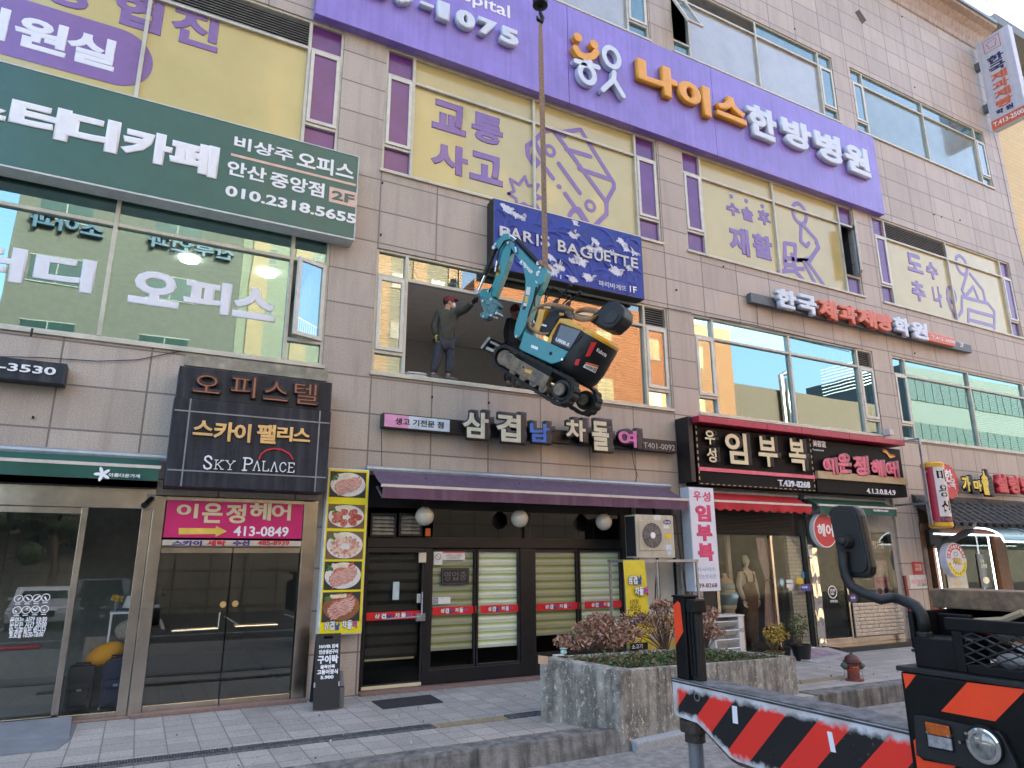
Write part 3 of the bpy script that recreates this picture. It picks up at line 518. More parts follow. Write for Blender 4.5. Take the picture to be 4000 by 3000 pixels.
# --- officetel canopy
oc=thing('officetel_sign','two stacked weathered navy sign boxes with gold lettering over the glass entrance','sign')
Y=-.5; a=aY(4,1105,755,Y); c=aY(4,2040,1042,Y); b=MB(); b.box(aY(4,1085,958,Y).x,c.x,Y,0,c.z,aY(4,2050,862,Y).z); b.build('upper_box',m_navy,oc,bev=.01)
ux0,ux1=aY(4,1085,958,Y).x,c.x; Y2=-.56; z1=c.z-.01; z0=aY(4,2005,1538,Y2).z
b=MB(); b.prism([(ux0-.02,Y2,z0),(ux1+.0,Y2,z0),(ux1+.0,Y2,z1),(ux0-.02,Y2,z1)],(0,-Y2-.01,0)); b.build('lower_box',m_navy,oc,bev=.01)
m_trim=mat('dull_steel_trim',(.24,.27,.32),.4,metal=.5); b=MB()
for x in (ux0+.19,ux1-.19): b.box(x,x+.02,Y2-.012,Y2-.001,z0,z1)
for z in (z1-.2,z0+.22): b.box(ux0,ux1-.02,Y2-.010,Y2-.001,z,z+.02)
b.build('trim',m_trim,oc)
m_rust=mat('rusty_channel',(.035,.02,.02),.6,var=.5); m_tube=mat('dead_neon_tube',(.35,.12,.06),.4)
for s,x0,y0,x1,y1 in (('오',1195,800,1358,938),('피',1428,808,1578,965),('스',1628,842,1780,985),('텔',1815,852,1960,1008)):
    tx(4,s,x0,y0,x1,y1,Y-.002,m_rust,oc,.07,.05); tx(4,s,x0+8,y0+8,x1-8,y1-8,Y-.073,m_tube,oc,.008,-.012)
m_gbr=mat('gold_letter',(.70,.46,.20),.3,metal=.4)
for s,x0,y0,x1,y1 in (('스',1198,1092,1310,1192),('카',1325,1100,1440,1228),('이',1450,1112,1542,1235),('팰',1590,1116,1698,1242),('리',1712,1130,1802,1228),('스',1812,1140,1910,1230)): tx(4,s,x0,y0,x1,y1,Y2-.002,m_gbr,oc,.03,.03)
SER={'S':([[(.82,.78),(.7,.93),(.45,1),(.2,.9),(.15,.72),(.35,.58),(.65,.45),(.85,.3),(.8,.1),(.5,0),(.22,.06),(.12,.25)]],.15),'K':([[(.2,0),(.2,1)],[(.2,.4),(.8,1)],[(.38,.55),(.85,0)],[(.05,0),(.38,0)],[(.05,1),(.38,1)],[(.65,1),(.98,1)],[(.68,0),(1,0)]],.1),
 'Y':([[(.1,1),(.5,.5),(.5,0)],[(.9,1),(.5,.5)],[(0,1),(.28,1)],[(.74,1),(1,1)],[(.32,0),(.68,0)]],.1),'P':([[(.2,0),(.2,1),(.6,1),(.85,.85),(.85,.65),(.6,.5),(.2,.5)],[(.03,0),(.4,0)],[(.03,1),(.3,1)]],.13),'A':([[(.1,0),(.5,1)],[(.5,1),(.9,0)],[(0,0),(.24,0)],[(.74,0),(1,0)]],.1),
 'L':([[(.2,1),(.2,0),(.9,0),(.92,.22)],[(.03,1),(.4,1)]],.1),'C':([[(.9,.75),(.75,.95),(.5,1),(.22,.85),(.1,.5),(.22,.15),(.5,0),(.75,.06),(.92,.25)]],.11),'E':([[(.2,0),(.2,1),(.88,1),(.88,.8)],[(.2,.52),(.7,.52)],[(.2,0),(.9,0),(.92,.22)],[(.05,1),(.2,1)],[(.05,0),(.2,0)]],.1)}
def serif(word,k,x0,y0,x1,y1,Y,par):
    r=rect(k,x0,y0,x1,y1,Y); n=len(word); w=(r[1]-r[0])/n
    for i,chh in enumerate(word):
        ps,wd=SER[chh]; q=.86; strokes([[(r[0]+(i+.5*(1-q)+p[0]*q)*w,r[2]+p[1]*(r[3]-r[2])) for p in s] for s in ps],wd*(r[3]-r[2])*.8,XZ(Y),white,.025,'lettering',par)
serif('S',4,1252,1312,1315,1396,Y2-.002,oc); serif('KY',4,1318,1338,1452,1400,Y2-.002,oc); serif('P',4,1495,1325,1565,1405,Y2-.002,oc); serif('ALACE',4,1560,1343,1820,1416,Y2-.002,oc)
pa=[(1598,1335),(1612,1300),(1645,1278),(1690,1268),(1740,1275),(1785,1300),(1806,1332)]; strokes([pth(4,pa,Y2)],.022,XZ(Y2),m_redl,.02,'arc',oc)
b=MB(); b.box(aY(4,1140,720,-.05).x,2.5,-.05,-.002,5.03,5.22); tag(b.build('plaster_patch',mat('patched_plaster',(.36,.33,.25),.85,var=.3,streak=.6),None),'strip of patched beige plaster between the study room window and the navy sign','patch')
# --- pink hair sign and strip over the doors
ps_=thing('hair_salon_sign','bright pink hair salon sign with a yellow arrow above the glass doors','sign')
m_mag=mat('magenta_sheet',(.55,.012,.14),.4,var=.12,sc=2); slab(7,1035,5,1860,245,-.12,.1,'panel',m_mag,ps_)
for s,x0,y0,x1,y1 in (('이',1095,25,1218,118),('은',1255,22,1368,148),('정',1400,28,1512,150),('헤',1545,20,1670,132),('어',1680,28,1792,132)): tx(7,s,x0,y0,x1,y1,-.122,m_cream,ps_,.006,.03)
poly(7,[(1103,178),(1330,180),(1335,165),(1400,198),(1330,232),(1332,215),(1103,217)],-.122,-.004,'arrow',mat('arrow_yellow',(.72,.52,.08),.5),ps_); tx(7,'413-0849',1445,165,1778,232,-.122,white,ps_,.004,.02)
ls=thing('laundry_sign','narrow steel strip with blue and red lettering over the glass doors','sign'); slab(7,1005,250,1858,290,-.10,.08,'panel',mat('silver_sheet',(.55,.5,.43),.4,metal=.3),ls)
m_ind=mat('indigo_print',(.05,.03,.22),.5)
for s,m,x0,x1 in (('스카이',m_ind,1065,1245),('세탁',m_redl,1278,1392),('수선',m_ind,1438,1540)): tx(7,s,x0,254,x1,288,-.102,m,ls,.004,.05)
tx(7,'485-8939',1592,254,1785,286,-.102,m_redl,ls,.004,.03)
# --- yellow menu light box with five dish photographs
ml=thing('menu_lightbox','tall yellow menu light box with five dish photographs on the pillar','sign'); m_yb=mat('yellow_light_box',(.74,.62,.01),.35,var=.05)
Y=-.22; a=aY(7,1960,845,Y); c=aY(5,225,1400,Y); d=aY(8,180,830,Y); mx0,mx1,mz0,mz1=a.x,(c.x+d.x)/2,d.z,c.z
b=MB(); b.box(mx0,mx1,Y,-.05,mz0,mz1); b.build('box',mat('light_box_case',(.62,.63,.60),.45),ml,bev=.012); b=MB(); b.box(mx0+.02,mx1-.012,Y-.004,Y-.0005,mz0+.02,mz1-.02); b.build('panel',m_yb,ml)
m_tray=mat('dark_table',(.03,.03,.03),.5); m_plate=mat('plate_white',(.66,.64,.60),.4); m_herb=mat('herb_green',(.06,.16,.03),.6); m_gar=mat('mushroom_cream',(.70,.62,.42),.5)
def meatmat(n,c1,c2,s):
    m=mat(n,c1,.45); t=m.node_tree; N=t.nodes; rp=[x for x in N if x.type=='VALTORGB'][0]; no=[x for x in N if x.type=='TEX_NOISE'][0]; no.inputs['Scale'].default_value=s; no.inputs['Distortion'].default_value=2
    rp.color_ramp.elements[0].position=.44; rp.color_ramp.elements[1].position=.54; rp.color_ramp.elements[0].color=(*c1,1); rp.color_ramp.elements[1].color=(*c2,1); return m
m_fat=mat('pork_fat',(.70,.55,.46),.5); m_meat=meatmat('marbled_pork',(.34,.045,.03),(.50,.18,.13),11); m_meat2=meatmat('sliced_brisket',(.42,.17,.12),(.66,.48,.38),11)
rg=random.Random(3)
for n,(x0,y0,x1,y1) in enumerate(((708,1017,789,1076),(704,1088,786,1142),(700,1147,783,1208),(696,1213,779,1273),(690,1280,776,1341))):
    r=rect('o',x0,y0,x1,y1,Y-.004); r=(max(r[0],mx0+.04),min(r[1],mx1-.03),r[2],r[3]); cx,cz=(r[0]+r[1])/2,(r[2]+r[3])/2; w,h=(r[1]-r[0])/2,(r[3]-r[2])/2
    b=MB(); b.box(r[0],r[1],Y-.008,Y-.004,r[2],r[3]); ph=b.build('dish_photo',m_tray if n in (0,4,3) else mat('wood_table',(.16,.09,.05),.6),ml)
    b=MB(); b.disc((cx,Y-.009,cz),(1,0,0),(0,0,1),w*.97,h*.94,28,(0,-.002,0)); b.build('plate',m_plate if n!=4 else mat('wood_plate',(.25,.10,.04),.5),ph)
    b=MB()
    if n in (0,3,4):
        for i in range(5 if n==0 else 6):
            u=-.66+i*(1.35/5); P2=[]
            for j in range(9):
                t=-1+j/4; P2.append((cx+w*(.78*t*(1-abs(u)*.45)),cz+h*(u*.8+.28*t+.05*math.sin(j*2+i))))
            hh=h*.12
            b.prism([(x,Y-.0125,z-hh) for x,z in P2]+[(x,Y-.0125,z+hh) for x,z in P2[::-1]],(0,-.002-.0003*i,0))
    else:
        for i in range(16 if n==2 else 7):
            t=2*PI*i/(16 if n==2 else 7); q=.55; rx=.34 if n==1 else .30
            b.disc((cx+w*q*math.cos(t),Y-.0122-.0002*i,cz+h*(q*math.sin(t)*.9-.08)),(math.cos(t),0,math.sin(t)*h/w),(-math.sin(t),0,math.cos(t)),w*rx,h*(.16 if n==2 else .3),12,(0,-.001,0))
    b.build('meat',m_meat if n!=2 else m_meat2,ph); b=MB()
    if n in (0,3,4):
        for i in range(5 if n==0 else 6):
            u=-.66+i*(1.35/5)
            for o_ in (-.055,.05):
                P2=[(cx+w*(.74*(-1+j/4)*(1-abs(u)*.45)),cz+h*(u*.8+.28*(-1+j/4)+.05*math.sin(j*2+i)+o_+.015*math.sin(j*3+i))) for j in range(9)]; b.prism([(x,Y-.0149,z-h*.022) for x,z in P2]+[(x,Y-.0149,z+h*.022) for x,z in P2[::-1]],(0,-.0005-.0001*i,0))
        b.build('fat_marbling',m_fat,ph); b=MB()
    for i in range(6): b.disc((cx-w*.55+w*.14*i,Y-.0165-.0003*i,cz+h*(.66+.1*rg.random())),(1,0,0),(0,0,1),w*.10,h*.14,10,(0,-.001,0))
    b.build('garnish',m_gar,ph); b=MB()
    for i in range(5): b.disc((cx-w*.85+w*.06*i,Y-.019-.0003*i,cz+h*(.35+.3*rg.random())),(1,0,0),(0,0,1),w*.07,h*.12,6,(0,-.001,0))
    b.build('herb',m_herb,ph)
m_rbrand=[('삼',white),('겹',white),('남',mat('blue_letter',(.02,.11,.42),.4)),('차',white),('돌',white),('여',mat('pink_purple_letter',(.60,.10,.42),.4))]
def logo(X,Z,w,h,Y,par,two=False,ol=black,body=None,tilt=0):
    """the restaurant's six-syllable logo: each letter outlined in black"""
    for i,(s,m) in enumerate(m_rbrand):
        if two: x=X+(i%3)*w/4.6+(w*.28 if i>2 else 0); z=Z+(h*.55 if i<3 else 0); ww=w/5; hh=h*.42
        else: x=X+i*w/6.3+(w*.045 if i>2 else 0); z=Z+h*(.12,.0,.05,.12,.05,.15)[i]; ww=w/7.4; hh=h*(.78,.95,.7,.8,.9,.72)[i]
        text(s,(x-ww*.04,x+ww*1.04,z-hh*.04,z+hh*1.04,Y),ol,.003,.09,parent=par); text(s,(x,x+ww,z,z+hh,Y-.0032),m,.003,.03,parent=par)
z_=aY('o',740,1365,Y).z; logo(mx0+.09,mz0+.07,mx1-mx0-.16,.15,Y-.0045,ml); text('생고기전문점',(mx0+.08,mx0+.42,mz0+.25,mz0+.31,Y-.0045),black,.002,.02,parent=ml)
# --- restaurant sign over the purple awning
rs=thing('restaurant_sign','low dark bar sign with big outlined cartoon letters above the purple awning','sign'); m_brn=mat('dark_brown_case',(.035,.027,.028),.5,var=.2,streak=.3)
Y=-.2; a=aY(5,318,1060,Y); c=aY(5,2122,1290,Y); b=MB(); b.box(a.x-.02,c.x,Y,-.03,4.29,4.55); b.build('bar',m_box,rs,bev=.008)
r=rect(5,320,1062,720,1158,Y-.004); r=(r[0],r[1],4.31,4.53); b=MB(); b.box(r[0],r[0]+(r[1]-r[0])*.36,Y-.008,Y-.0005,r[2],r[3]); b.build('pink_panel',mat('pink_panel',(.68,.30,.50),.5),rs); b=MB(); b.box(r[0]+(r[1]-r[0])*.361,r[1],Y-.008,Y-.0005,r[2],r[3]); b.build('white_panel',mat('pale_panel_sheet',(.55,.62,.70),.5),rs)
text('생고 기전문 점',(r[0]+.19,r[1]-.12,r[2]+.05,r[3]-.05,Y-.009),black,.004,.02,parent=rs)
tx(5,'T401-0092',1915,1228,2112,1280,Y-.002,mat('grey_letter',(.42,.41,.40),.5),rs,.006,.0)
LC=mat('cream_plastic',(.66,.62,.46),.4)
for s,m,x0,y0,x1,y1 in (('삼',LC,785,1020,978,1228),('겹',LC,992,1032,1178,1250),('남',mat('blue_plastic',(.02,.16,.60),.35),1198,1092,1355,1252),('차',LC,1418,1070,1580,1245),('돌',LC,1578,1080,1725,1303),('여',mat('magenta_plastic',(.60,.14,.42),.35),1742,1135,1895,1282)):
    tx(5,s,x0,y0,x1,y1,-.24,m_brn,rs,.13,.085); q=18; tx(5,s,x0+q,y0+q*.8,x1-q,y1-q,-.3705,m,rs,.006,.028)
# --- blue bakery sign with torn film
bs=thing('bakery_sign','blue bakery sign whose printed film is torn and wrinkled, behind the lifting strap','sign')
Y=-.3; a=aY(2,990,1222,Y); c=aY(5,1925,350,Y); px0,px1,pz0,pz1=a.x,c.x,c.z,a.z
b=MB(); b.box(px0,px1,Y,-.02,pz0,pz1); b.build('box',m_box,bs,bev=.01)
m_bfilm=mat('blue_torn_film',(.010,.040,.30),.42,var=.2,sc=3,spec=.35); m_back=mat('bare_panel',(.60,.62,.72),.4,var=.08)
b=MB(); b.box(px0+.02,px1-.02,Y-.004,Y-.0005,pz0+.02,pz1-.02); b.build('backing',m_back,bs)
rg=random.Random(11); NX,NZ=150,64; w,h=px1-px0-.04,pz1-pz0-.04; ridge=[]
for _ in range(60):
    x,z,t,l=rg.uniform(.03,1)*w,rg.uniform(.12,.98)*h,rg.uniform(-.9,.9)+(PI/2 if rg.random()<.25 else 0),rg.uniform(.12,.5); ridge.append((x,z,math.cos(t),math.sin(t),l,rg.uniform(.012,.03),rg.uniform(.012,.035)))
holes=[]
for (x,y,q) in ((1075,1290,34),(1135,1330,28),(1170,1345,20),(1500,1380,28),(1480,1450,30),(1620,1490,24),(1600,1540,34),(1780,1490,32),(1810,1535,24),(1860,1560,22)):
    v=aY(2,x,y,Y); holes.append((v.x-px0-.02,v.z-pz0-.02,q*.0030))
for (x,y,q) in ((1350,165,52),(1400,150,30),(1480,110,26),(1530,115,46),(1640,40,30),(1745,175,44),(1580,215,36),(1480,222,30),(1830,150,28),(1340,85,30),(1740,70,26)):
    v=aY(5,x,y,Y); holes.append((v.x-px0-.02,v.z-pz0-.02,q*.0028))
from mathutils import noise
def hgt_(x,z):
    v=0
    for (rx,rz,c_,s_,l,wd,ht) in ridge:
        u=(x-rx)*c_+(z-rz)*s_; q=-(x-rx)*s_+(z-rz)*c_+.5*u*u/l
        if abs(u)<l: v=max(v,ht*math.exp(-(q/wd)**2)*(1-(u/l)**2))
    return v
vs=[];fs=[];keep={}
for j in range(NZ+1):
    for i in range(NX+1):
        x,z=w*i/NX,h*j/NZ; vs.append((px0+.02+x,Y-.007-hgt_(x,z)-.004*noise.noise((x*5,z*5,3)),pz0+.02+z))
for j in range(NZ):
    for i in range(NX):
        x,z=w*(i+.5)/NX,h*(j+.5)/NZ; cut=False
        for hx,hz,q in holes:
            d=math.hypot((x-hx)*.75,(z-hz)*1.25+(x-hx)*.25); k_=noise.noise((x*9,z*9,hx*7))*.6+noise.noise((x*23,z*23,1))*.35
            if d<q*(1+k_): cut=True;break
        if not cut: o=j*(NX+1)+i; fs.append((o,o+1,o+NX+2,o+NX+1))
b=MB(); b.add(vs,fs); fo=b.build('film',m_bfilm,bs,fix=False,smooth=True)
b=MB()
for hx,hz,q in holes:
    for _ in range(3):
        t=rg.uniform(0,2*PI); e=Vector((px0+.02+hx+math.cos(t)*q*.9,Y-.012,pz0+.02+hz+math.sin(t)*q*.7)); l=rg.uniform(.05,.13); s=Vector((-math.sin(t),0,math.cos(t)))*rg.uniform(.02,.05); o=Vector((math.cos(t),0,math.sin(t)))
        if px0+.1<e.x<px1-.1 and pz0+.1<e.z<pz1-.15: b.quad(e-s,e+s,e+s*.6+o*l*.5+Vector((0,-.04,0)),e-s*.2+o*l+Vector((0,-.028,0)))
b.build('flap',m_back,bs,fix=False)
Yt=Y-.034; m_pbl=mat('pale_grey_letter',(.55,.56,.55),.45)
for s,k,x0,y0,x1,y1 in (('P',2,1030,1392,1095,1470),('A',2,1095,1400,1165,1490),('R',2,1175,1425,1240,1505),('I',2,1256,1445,1270,1520),('S',2,1282,1445,1340,1530),('B',2,1388,1478,1442,1562),('A',2,1440,1495,1520,1580),('G',2,1525,1515,1600,1600),('U',2,1612,1530,1668,1618),('E',5,1672,40,1715,118),('T',5,1715,55,1772,130),('T',5,1772,70,1830,150),('E',5,1838,85,1885,158)): tx(k,s,x0,y0,x1,y1,Yt,m_pbl,bs,.004,.02)
tx(5,'파리바게뜨',1640,228,1812,298,Yt,white,bs,.004,.0); tx(5,'1F',1832,262,1876,310,Yt,white,bs,.004,.01)
# --- academy sign
ac=thing('academy_sign','raised white and coral letters on a narrow grey bar over the academy windows','sign'); m_slate=mat('slate_bar',(.09,.11,.13),.45,var=.15)
Y=-.16; a=aY(6,525,315,Y); c=aY(6,1890,655,Y); b=MB(); b.box(a.x,c.x,Y,-.03,8.27,8.52); b.build('bar',m_slate,ac,bev=.008)
for s,m,x0,y0,x1,y1 in (('한',m_lett,657,283,790,425),('국',m_lett,790,315,915,458),('제',m_oran,915,345,1040,488),('과',m_oran,1040,376,1165,512),('제',m_oran,1150,402,1285,538),('빵',m_oran,1268,428,1385,560),('학',m_lett,1378,455,1490,588),('원',m_lett,1485,483,1602,608)): tx(6,s,x0,y0,x1,y1,-.2,m,ac,.13,.055)
r=rect(6,1618,545,1792,640,-.30); b=MB(); b.box(r[0],r[1],-.30,-.165,r[2],r[3]); b.build('capsule',m_oran,ac,bev=.03); tx(6,'T.413-2500',1640,568,1788,622,-.303,white,ac,.005,.01); tx(6,'2F',1812,610,1842,645,-.163,white,ac,.005,.01)
# --- black shop signs: maternity wear and hair salon, under one red ledge
ms=thing('maternity_sign','black shop sign with large cream letters, left of the pair under the red ledge','sign'); hs2=thing('hair_sign','black shop sign with pink letters and a swoosh, right half under the red ledge','sign')
Y=-.4; xL=aY(6,178,1120,Y).x; xM=aY(6,920,1440,Y).x; xR=aY(6,1478,1500,Y).x; zb=aY(6,195,1488,Y).z; zt=aY(6,175,1125,Y).z; m_gloss=mat('black_gloss_sheet',(.005,.005,.006),.5,var=.2,spec=.12)
b=MB(); b.box(xL,xM-.01,Y,-.02,zb,zt); b.build('panel',m_gloss,ms,bev=.01); b=MB(); b.box(xM+.01,xR,Y,-.02,zb,zt-.02); b.build('panel',m_gloss,hs2,bev=.01)
rl=thing('red_ledge','red sheet metal ledge running above the two black shop signs','ledge'); m_redp=mat('red_ledge_paint',(.42,.02,.06),.4,var=.12,streak=.4)
yl=-.62; a=aY(6,205,1095,yl); c=aY(6,1480,1243,yl); t=aY(6,212,1062,yl); b=MB(); xs_=[a.x,12.35,13.5,15.2,c.x]
for p,q in zip(xs_,xs_[1:]): b.box(p+.004,q-.004,yl,-.02,a.z-.02,t.z)
b.build('sheet',m_redp,rl,bev=.012)
b=MB(); b.box(a.x-.13,a.x-.004,-.42,-.02,zb+.05,t.z); b.build('end_cap',m_box,rl,bev=.01)
def black_letter(k,s,x0,y0,x1,y1,par,m=m_cream,off=.02,dep=.1):
    tx(k,s,x0,y0,x1,y1,Y-.002,black,par,dep,off+.015); tx(k,s,x0+3,y0+2,x1-3,y1-3,Y-dep-.0025,m,par,.006,off)
for s,x0,y0,x1,y1 in (('우',236,1150,310,1248),('성',248,1258,320,1358),('임',358,1160,515,1372),('부',560,1185,700,1388),('복',748,1200,878,1410)): black_letter(6,s,x0,y0,x1,y1,ms)
tx(6,'T.439-8268',690,1460,888,1512,Y-.002,white,ms,.03,.01); a,c=aY(6,205,1395,Y),aY(6,932,1452,Y); b=MB(); b.box(xL+.02,xM-.02,Y-.03,Y-.001,c.z-.02,c.z+.06); b.build('stripe',m_pink,ms)
for s,x0,y0,x1,y1 in (('이',962,1318,1050,1430),('은',1052,1295,1135,1425),('정',1148,1308,1245,1440),('헤',1257,1333,1345,1445),('어',1347,1340,1428,1452)):
    tx(6,s,x0,y0,x1,y1,Y-.002,mat('pink_letter_side',(.42,.12,.16),.5),hs2,.10,.05); tx(6,s,x0+4,y0+4,x1-4,y1-4,Y-.1025,m_pink,hs2,.005,.03)
tx(6,'美容室',905,1212,990,1262,Y-.002,white,hs2,.004,.02); tx(6,'TotalHairSal',905,1268,975,1285,Y-.002,white,hs2,.004,.01); tx(6,'4.1.3.0.8.4.9',1238,1512,1420,1556,Y-.03,white,hs2,.01,.02)
b=MB(); c=aY(6,1490,1490,Y); b.box(xM+.02,xR+.03,Y-.08,Y-.001,c.z-.02,c.z+.16); b.build('shelf',mat('tan_shelf',(.42,.31,.18),.5),hs2,bev=.006)
b=MB(); b.box(xM+.02,xR,Y-.028,Y-.001,zb-.0,c.z-.03); b.build('lower_panel',m_gloss,hs2)
for m,dy in ((mat('swoosh_red',(.5,.03,.03),.4),0),(mat('swoosh_yellow',(.7,.45,.04),.4),10)): poly(6,[(1332,1270+dy),(1360,1272+dy),(1385,1300+dy),(1420,1308+dy),(1385,1318+dy),(1362,1288+dy)],Y-.004-.001*dy,-.004,'swoosh',m,hs2)
b=MB()
for i in range(46): b.box(xL+.04+i*.16,xL+.12+i*.16,Y-.006,Y-.001,zb+.015,zb+.03)
for i in range(10): b.box(xM-.05,xM-.02,Y-.006,Y-.001,zb+.1+i*.14,zb+.17+i*.14); b.box(xL+.02,xL+.05,Y-.006,Y-.001,zb+.1+i*.14,zb+.17+i*.14)
b.build('light_strip',mat('old_light_strip',(.45,.33,.2),.5),ms)
# --- white vertical sign, barber pole sign, stew house sign, blade sign
vs_=thing('vertical_sign','tall white board with red vertical lettering beside the maternity shop','sign'); Y=-.62
P4=[aY('e',x,y,Y) for x,y in ((1535,5),(1842,10),(1955,1290),(1640,1300))]; vx0=(P4[0].x+P4[3].x)/2; vx1=(P4[1].x+P4[2].x)/2; vz1=P4[0].z; vz0=P4[2].z
b=MB(); b.box(vx0,vx1,Y,Y+.26,vz0,vz1); b.build('box',mat('pale_sign_case',(.55,.60,.66),.45,var=.08),vs_,bev=.008); b=MB(); b.box(vx0+.01,vx1-.01,Y-.004,Y-.0005,vz0+.01,vz1-.01); b.build('panel',mat('white_sign_face',(.66,.66,.74),.4,var=.03),vs_)
m_rose=mat('rose_print',(.62,.05,.15),.45)
W_=vx1-vx0; H_=vz1-vz0
def vt(s,a,c,z0,z1,m,off): text(s,(vx0+a*W_,vx0+c*W_,vz0+z0*H_,vz0+z1*H_,Y-.0045),m,.003,off,parent=vs_)
vt('우',.17,.47,.868,.962,m_rose,.03); vt('성',.53,.85,.862,.962,m_rose,.03); vt('임',.2,.82,.665,.83,m_rose,.06); vt('부',.2,.82,.475,.635,m_rose,.06); vt('복',.2,.82,.285,.455,m_rose,.06)
m_lb=mat('pale_blue_print',(.22,.40,.58),.5); vt('빅사이즈',.12,.85,.185,.225,m_lb,0); vt('기능성속옷',.1,.86,.115,.165,m_lb,0); vt('439-8268',.02,.86,.035,.075,black,.01)
bp=thing('barber_pole_sign','white and red cylindrical salon sign with yellow caps on a steel bracket','sign'); Y=-.9
a=aY('d',860,275,Y); c=aY('d',968,925,Y); rad=(aY('d',928,300,Y).x-aY('d',795,290,Y).x)/2*.92; bxx=(a.x+c.x)/2; m_cap=mat('yellow_cap',(.66,.36,.02),.4)
b=MB(); b.cyl((bxx,Y,c.z+.10),(bxx,Y,a.z-.1),rad,n=28); b.build('drum',mat('white_drum',(.62,.60,.60),.35,var=.1),bp,smooth=True); smooth_angle(bp.children[-1])
for z,q in ((a.z-.10,1),(c.z+.10,-1)): b=MB(); b.lathe([(rad*1.04,-.03*q),(rad*1.04,.06*q),(rad*.9,.10*q)],(bxx,Y,z),n=28); smooth_angle(b.build('cap',m_cap,bp))
def drum_patch(t0,t1,z0,z1,m,name,rr=1.006):
    b=MB(); n=14; P_=[(bxx+math.sin(t0+(t1-t0)*i/n)*rad*rr,Y-math.cos(t0+(t1-t0)*i/n)*rad*rr) for i in range(n+1)]
    for i in range(n): b.quad((*P_[i],z0),(*P_[i+1],z0),(*P_[i+1],z1),(*P_[i],z1))
    b.build(name,m,bp,fix=False)
hz=a.z-c.z-.2; zB=c.z+.1; drum_patch(-1.9,-1.0,zB,zB+hz,mat('drum_crimson',(.38,.02,.05),.4),'stripe'); drum_patch(-1.9,1.2,zB,zB+hz*.12,mat('drum_dark',(.05,.04,.05),.4),'band')
drum_patch(.25,.75,zB+hz*.3,zB+hz*.5,mat('drum_flower',(.55,.2,.2),.5),'flower_print'); drum_patch(.4,.7,zB+hz*.62,zB+hz*.67,MATS['drum_flower'],'flower_print')
def dtext(s,t0,z0,z1,wd,m,off=.03):
    o=text(s,(0,wd,z0,z1,0),m,.001,off,parent=bp)
    for v in o.data.vertices: t=t0+v.co.x/rad; v.co=Vector((bxx+math.sin(t)*rad*1.015,Y-math.cos(t)*rad*1.015,v.co.z))
for i,s in enumerate('미용실'): dtext(s,-.75,zB+hz*(.72-.27*i),zB+hz*(.93-.27*i),rad*.95,black)
dtext('TopHair',-.9,zB+hz*.03,zB+hz*.10,rad*1.6,m_pink,.02)
m_galv=mat('galvanised_steel',(.36,.38,.40),.4,metal=.7,var=.2); b=MB(); xq=bxx-rad-.12
b.bar((xq,Y,zB-.05),(xq,Y,a.z+.62),.05,.05); b.bar((xq,Y,a.z+.6),(xq,0,a.z+.6),.05,.05); b.bar((xq,Y,zB+hz*.35),(xq,0,zB+hz*.35),.05,.05); b.bar((xq,Y,zB+hz*.9),(bxx-rad*.9,Y,zB+hz*.9),.04,.04); b.bar((xq,Y,zB+.05),(bxx-rad*.9,Y,zB+.05),.04,.04); b.build('bracket',m_galv,bp)
sh=thing('stew_house_sign','red and yellow cut-out lettering with a red disc above the tiled canopy','sign'); Y=-.22
c0=aY('d',1035,460,Y); rx=(aY('d',1135,470,Y).x-aY('d',938,440,Y).x)/2; m_red2=mat('red_sign_face',(.50,.015,.03),.4)
n=40; pts=[(c0.x+(1+.03*math.cos(i*PI))*rx*math.cos(2*PI*i/n),Y,c0.z+(1+.03*math.cos(i*PI))*rx*1.05*math.sin(2*PI*i/n)) for i in range(n)]; b=MB(); b.prism(pts,(0,.18,0)); b.build('disc',m_red2,sh)
tx('d','한',985,340,1080,470,Y-.002,white,sh,.01,.02); tx('d','옥',1040,430,1110,540,Y-.002,white,sh,.01,.01); tx('d','청기와',985,490,1055,525,Y-.002,white,sh,.006,.01)
m_ye=mat('yellow_sign_letter',(.72,.52,.03),.4)
for s,x0,y0,x1,y1 in (('가',1150,400,1270,572),('마',1270,440,1380,570),('솥',1340,345,1458,605)): tx('d',s,x0-12,y0-8,x1+12,y1+14,-.2,black,sh,.1,.10); tx('d',s,x0+6,y0+6,x1-6,y1-6,-.3025,m_ye,sh,.006,.05)
for i,(s,x0,y0,x1,y1) in enumerate((('설',1440,388,1590,585),('렁',1570,402,1705,595),('탕',1690,415,1830,600))): tx('d',s,x0,y0,x1,y1,-.15,m_red2,sh,.15,.07)
blm=thing('blade_sign','white blade sign with vertical lettering projecting from the top right corner','sign')
xb=aY(0,3806,275,0).x; o_=Vector((xb,0,0)); nX=Vector((-1,0,0))
tl=aX(0,3808,173,xb); bl_=aX(0,3878,512,xb); tr2=aX(0,3912,95,xb); yF=(tl.y+bl_.y)/2; zT=tl.z; zB=bl_.z; yN=min(tr2.y,yF-1.15)
b=MB(); b.box(xb,xb+.3,yN,yF,zB,zT); b.build('box',mat('white_sign_box',(.52,.54,.62),.45,var=.06,streak=.25),blm,bev=.015)
bw=yF-yN; bh=zT-zB
def bt(s,a,c,z0,z1,m,off=.04): text(s,(Vector((xb-.003,yF-a*bw,zB+z0*bh)),Vector((0,-(c-a)*bw,0)),Vector((0,0,(z1-z0)*bh)),(-1,0,0)),m,.006,off,parent=blm)
m_nv=mat('navy_print',(.02,.03,.10),.5)
for i,(s,m) in enumerate(zip('한국제과제빵',[m_nv,m_nv]+[m_oran]*4)): bt(s,.24,.72,.685-.098*i,.772-.098*i,m)
bt('학',.2,.42,.135,.185,m_nv); bt('원',.48,.70,.135,.185,m_nv)
b=MB(); b.box(xb-.004,xb-.0005,yN+.01,yF-.01,zB+.01,zB+.1*bh); b.build('band',m_oran,blm); bt('T.413-2500',.06,.94,.03,.078,white,.02)
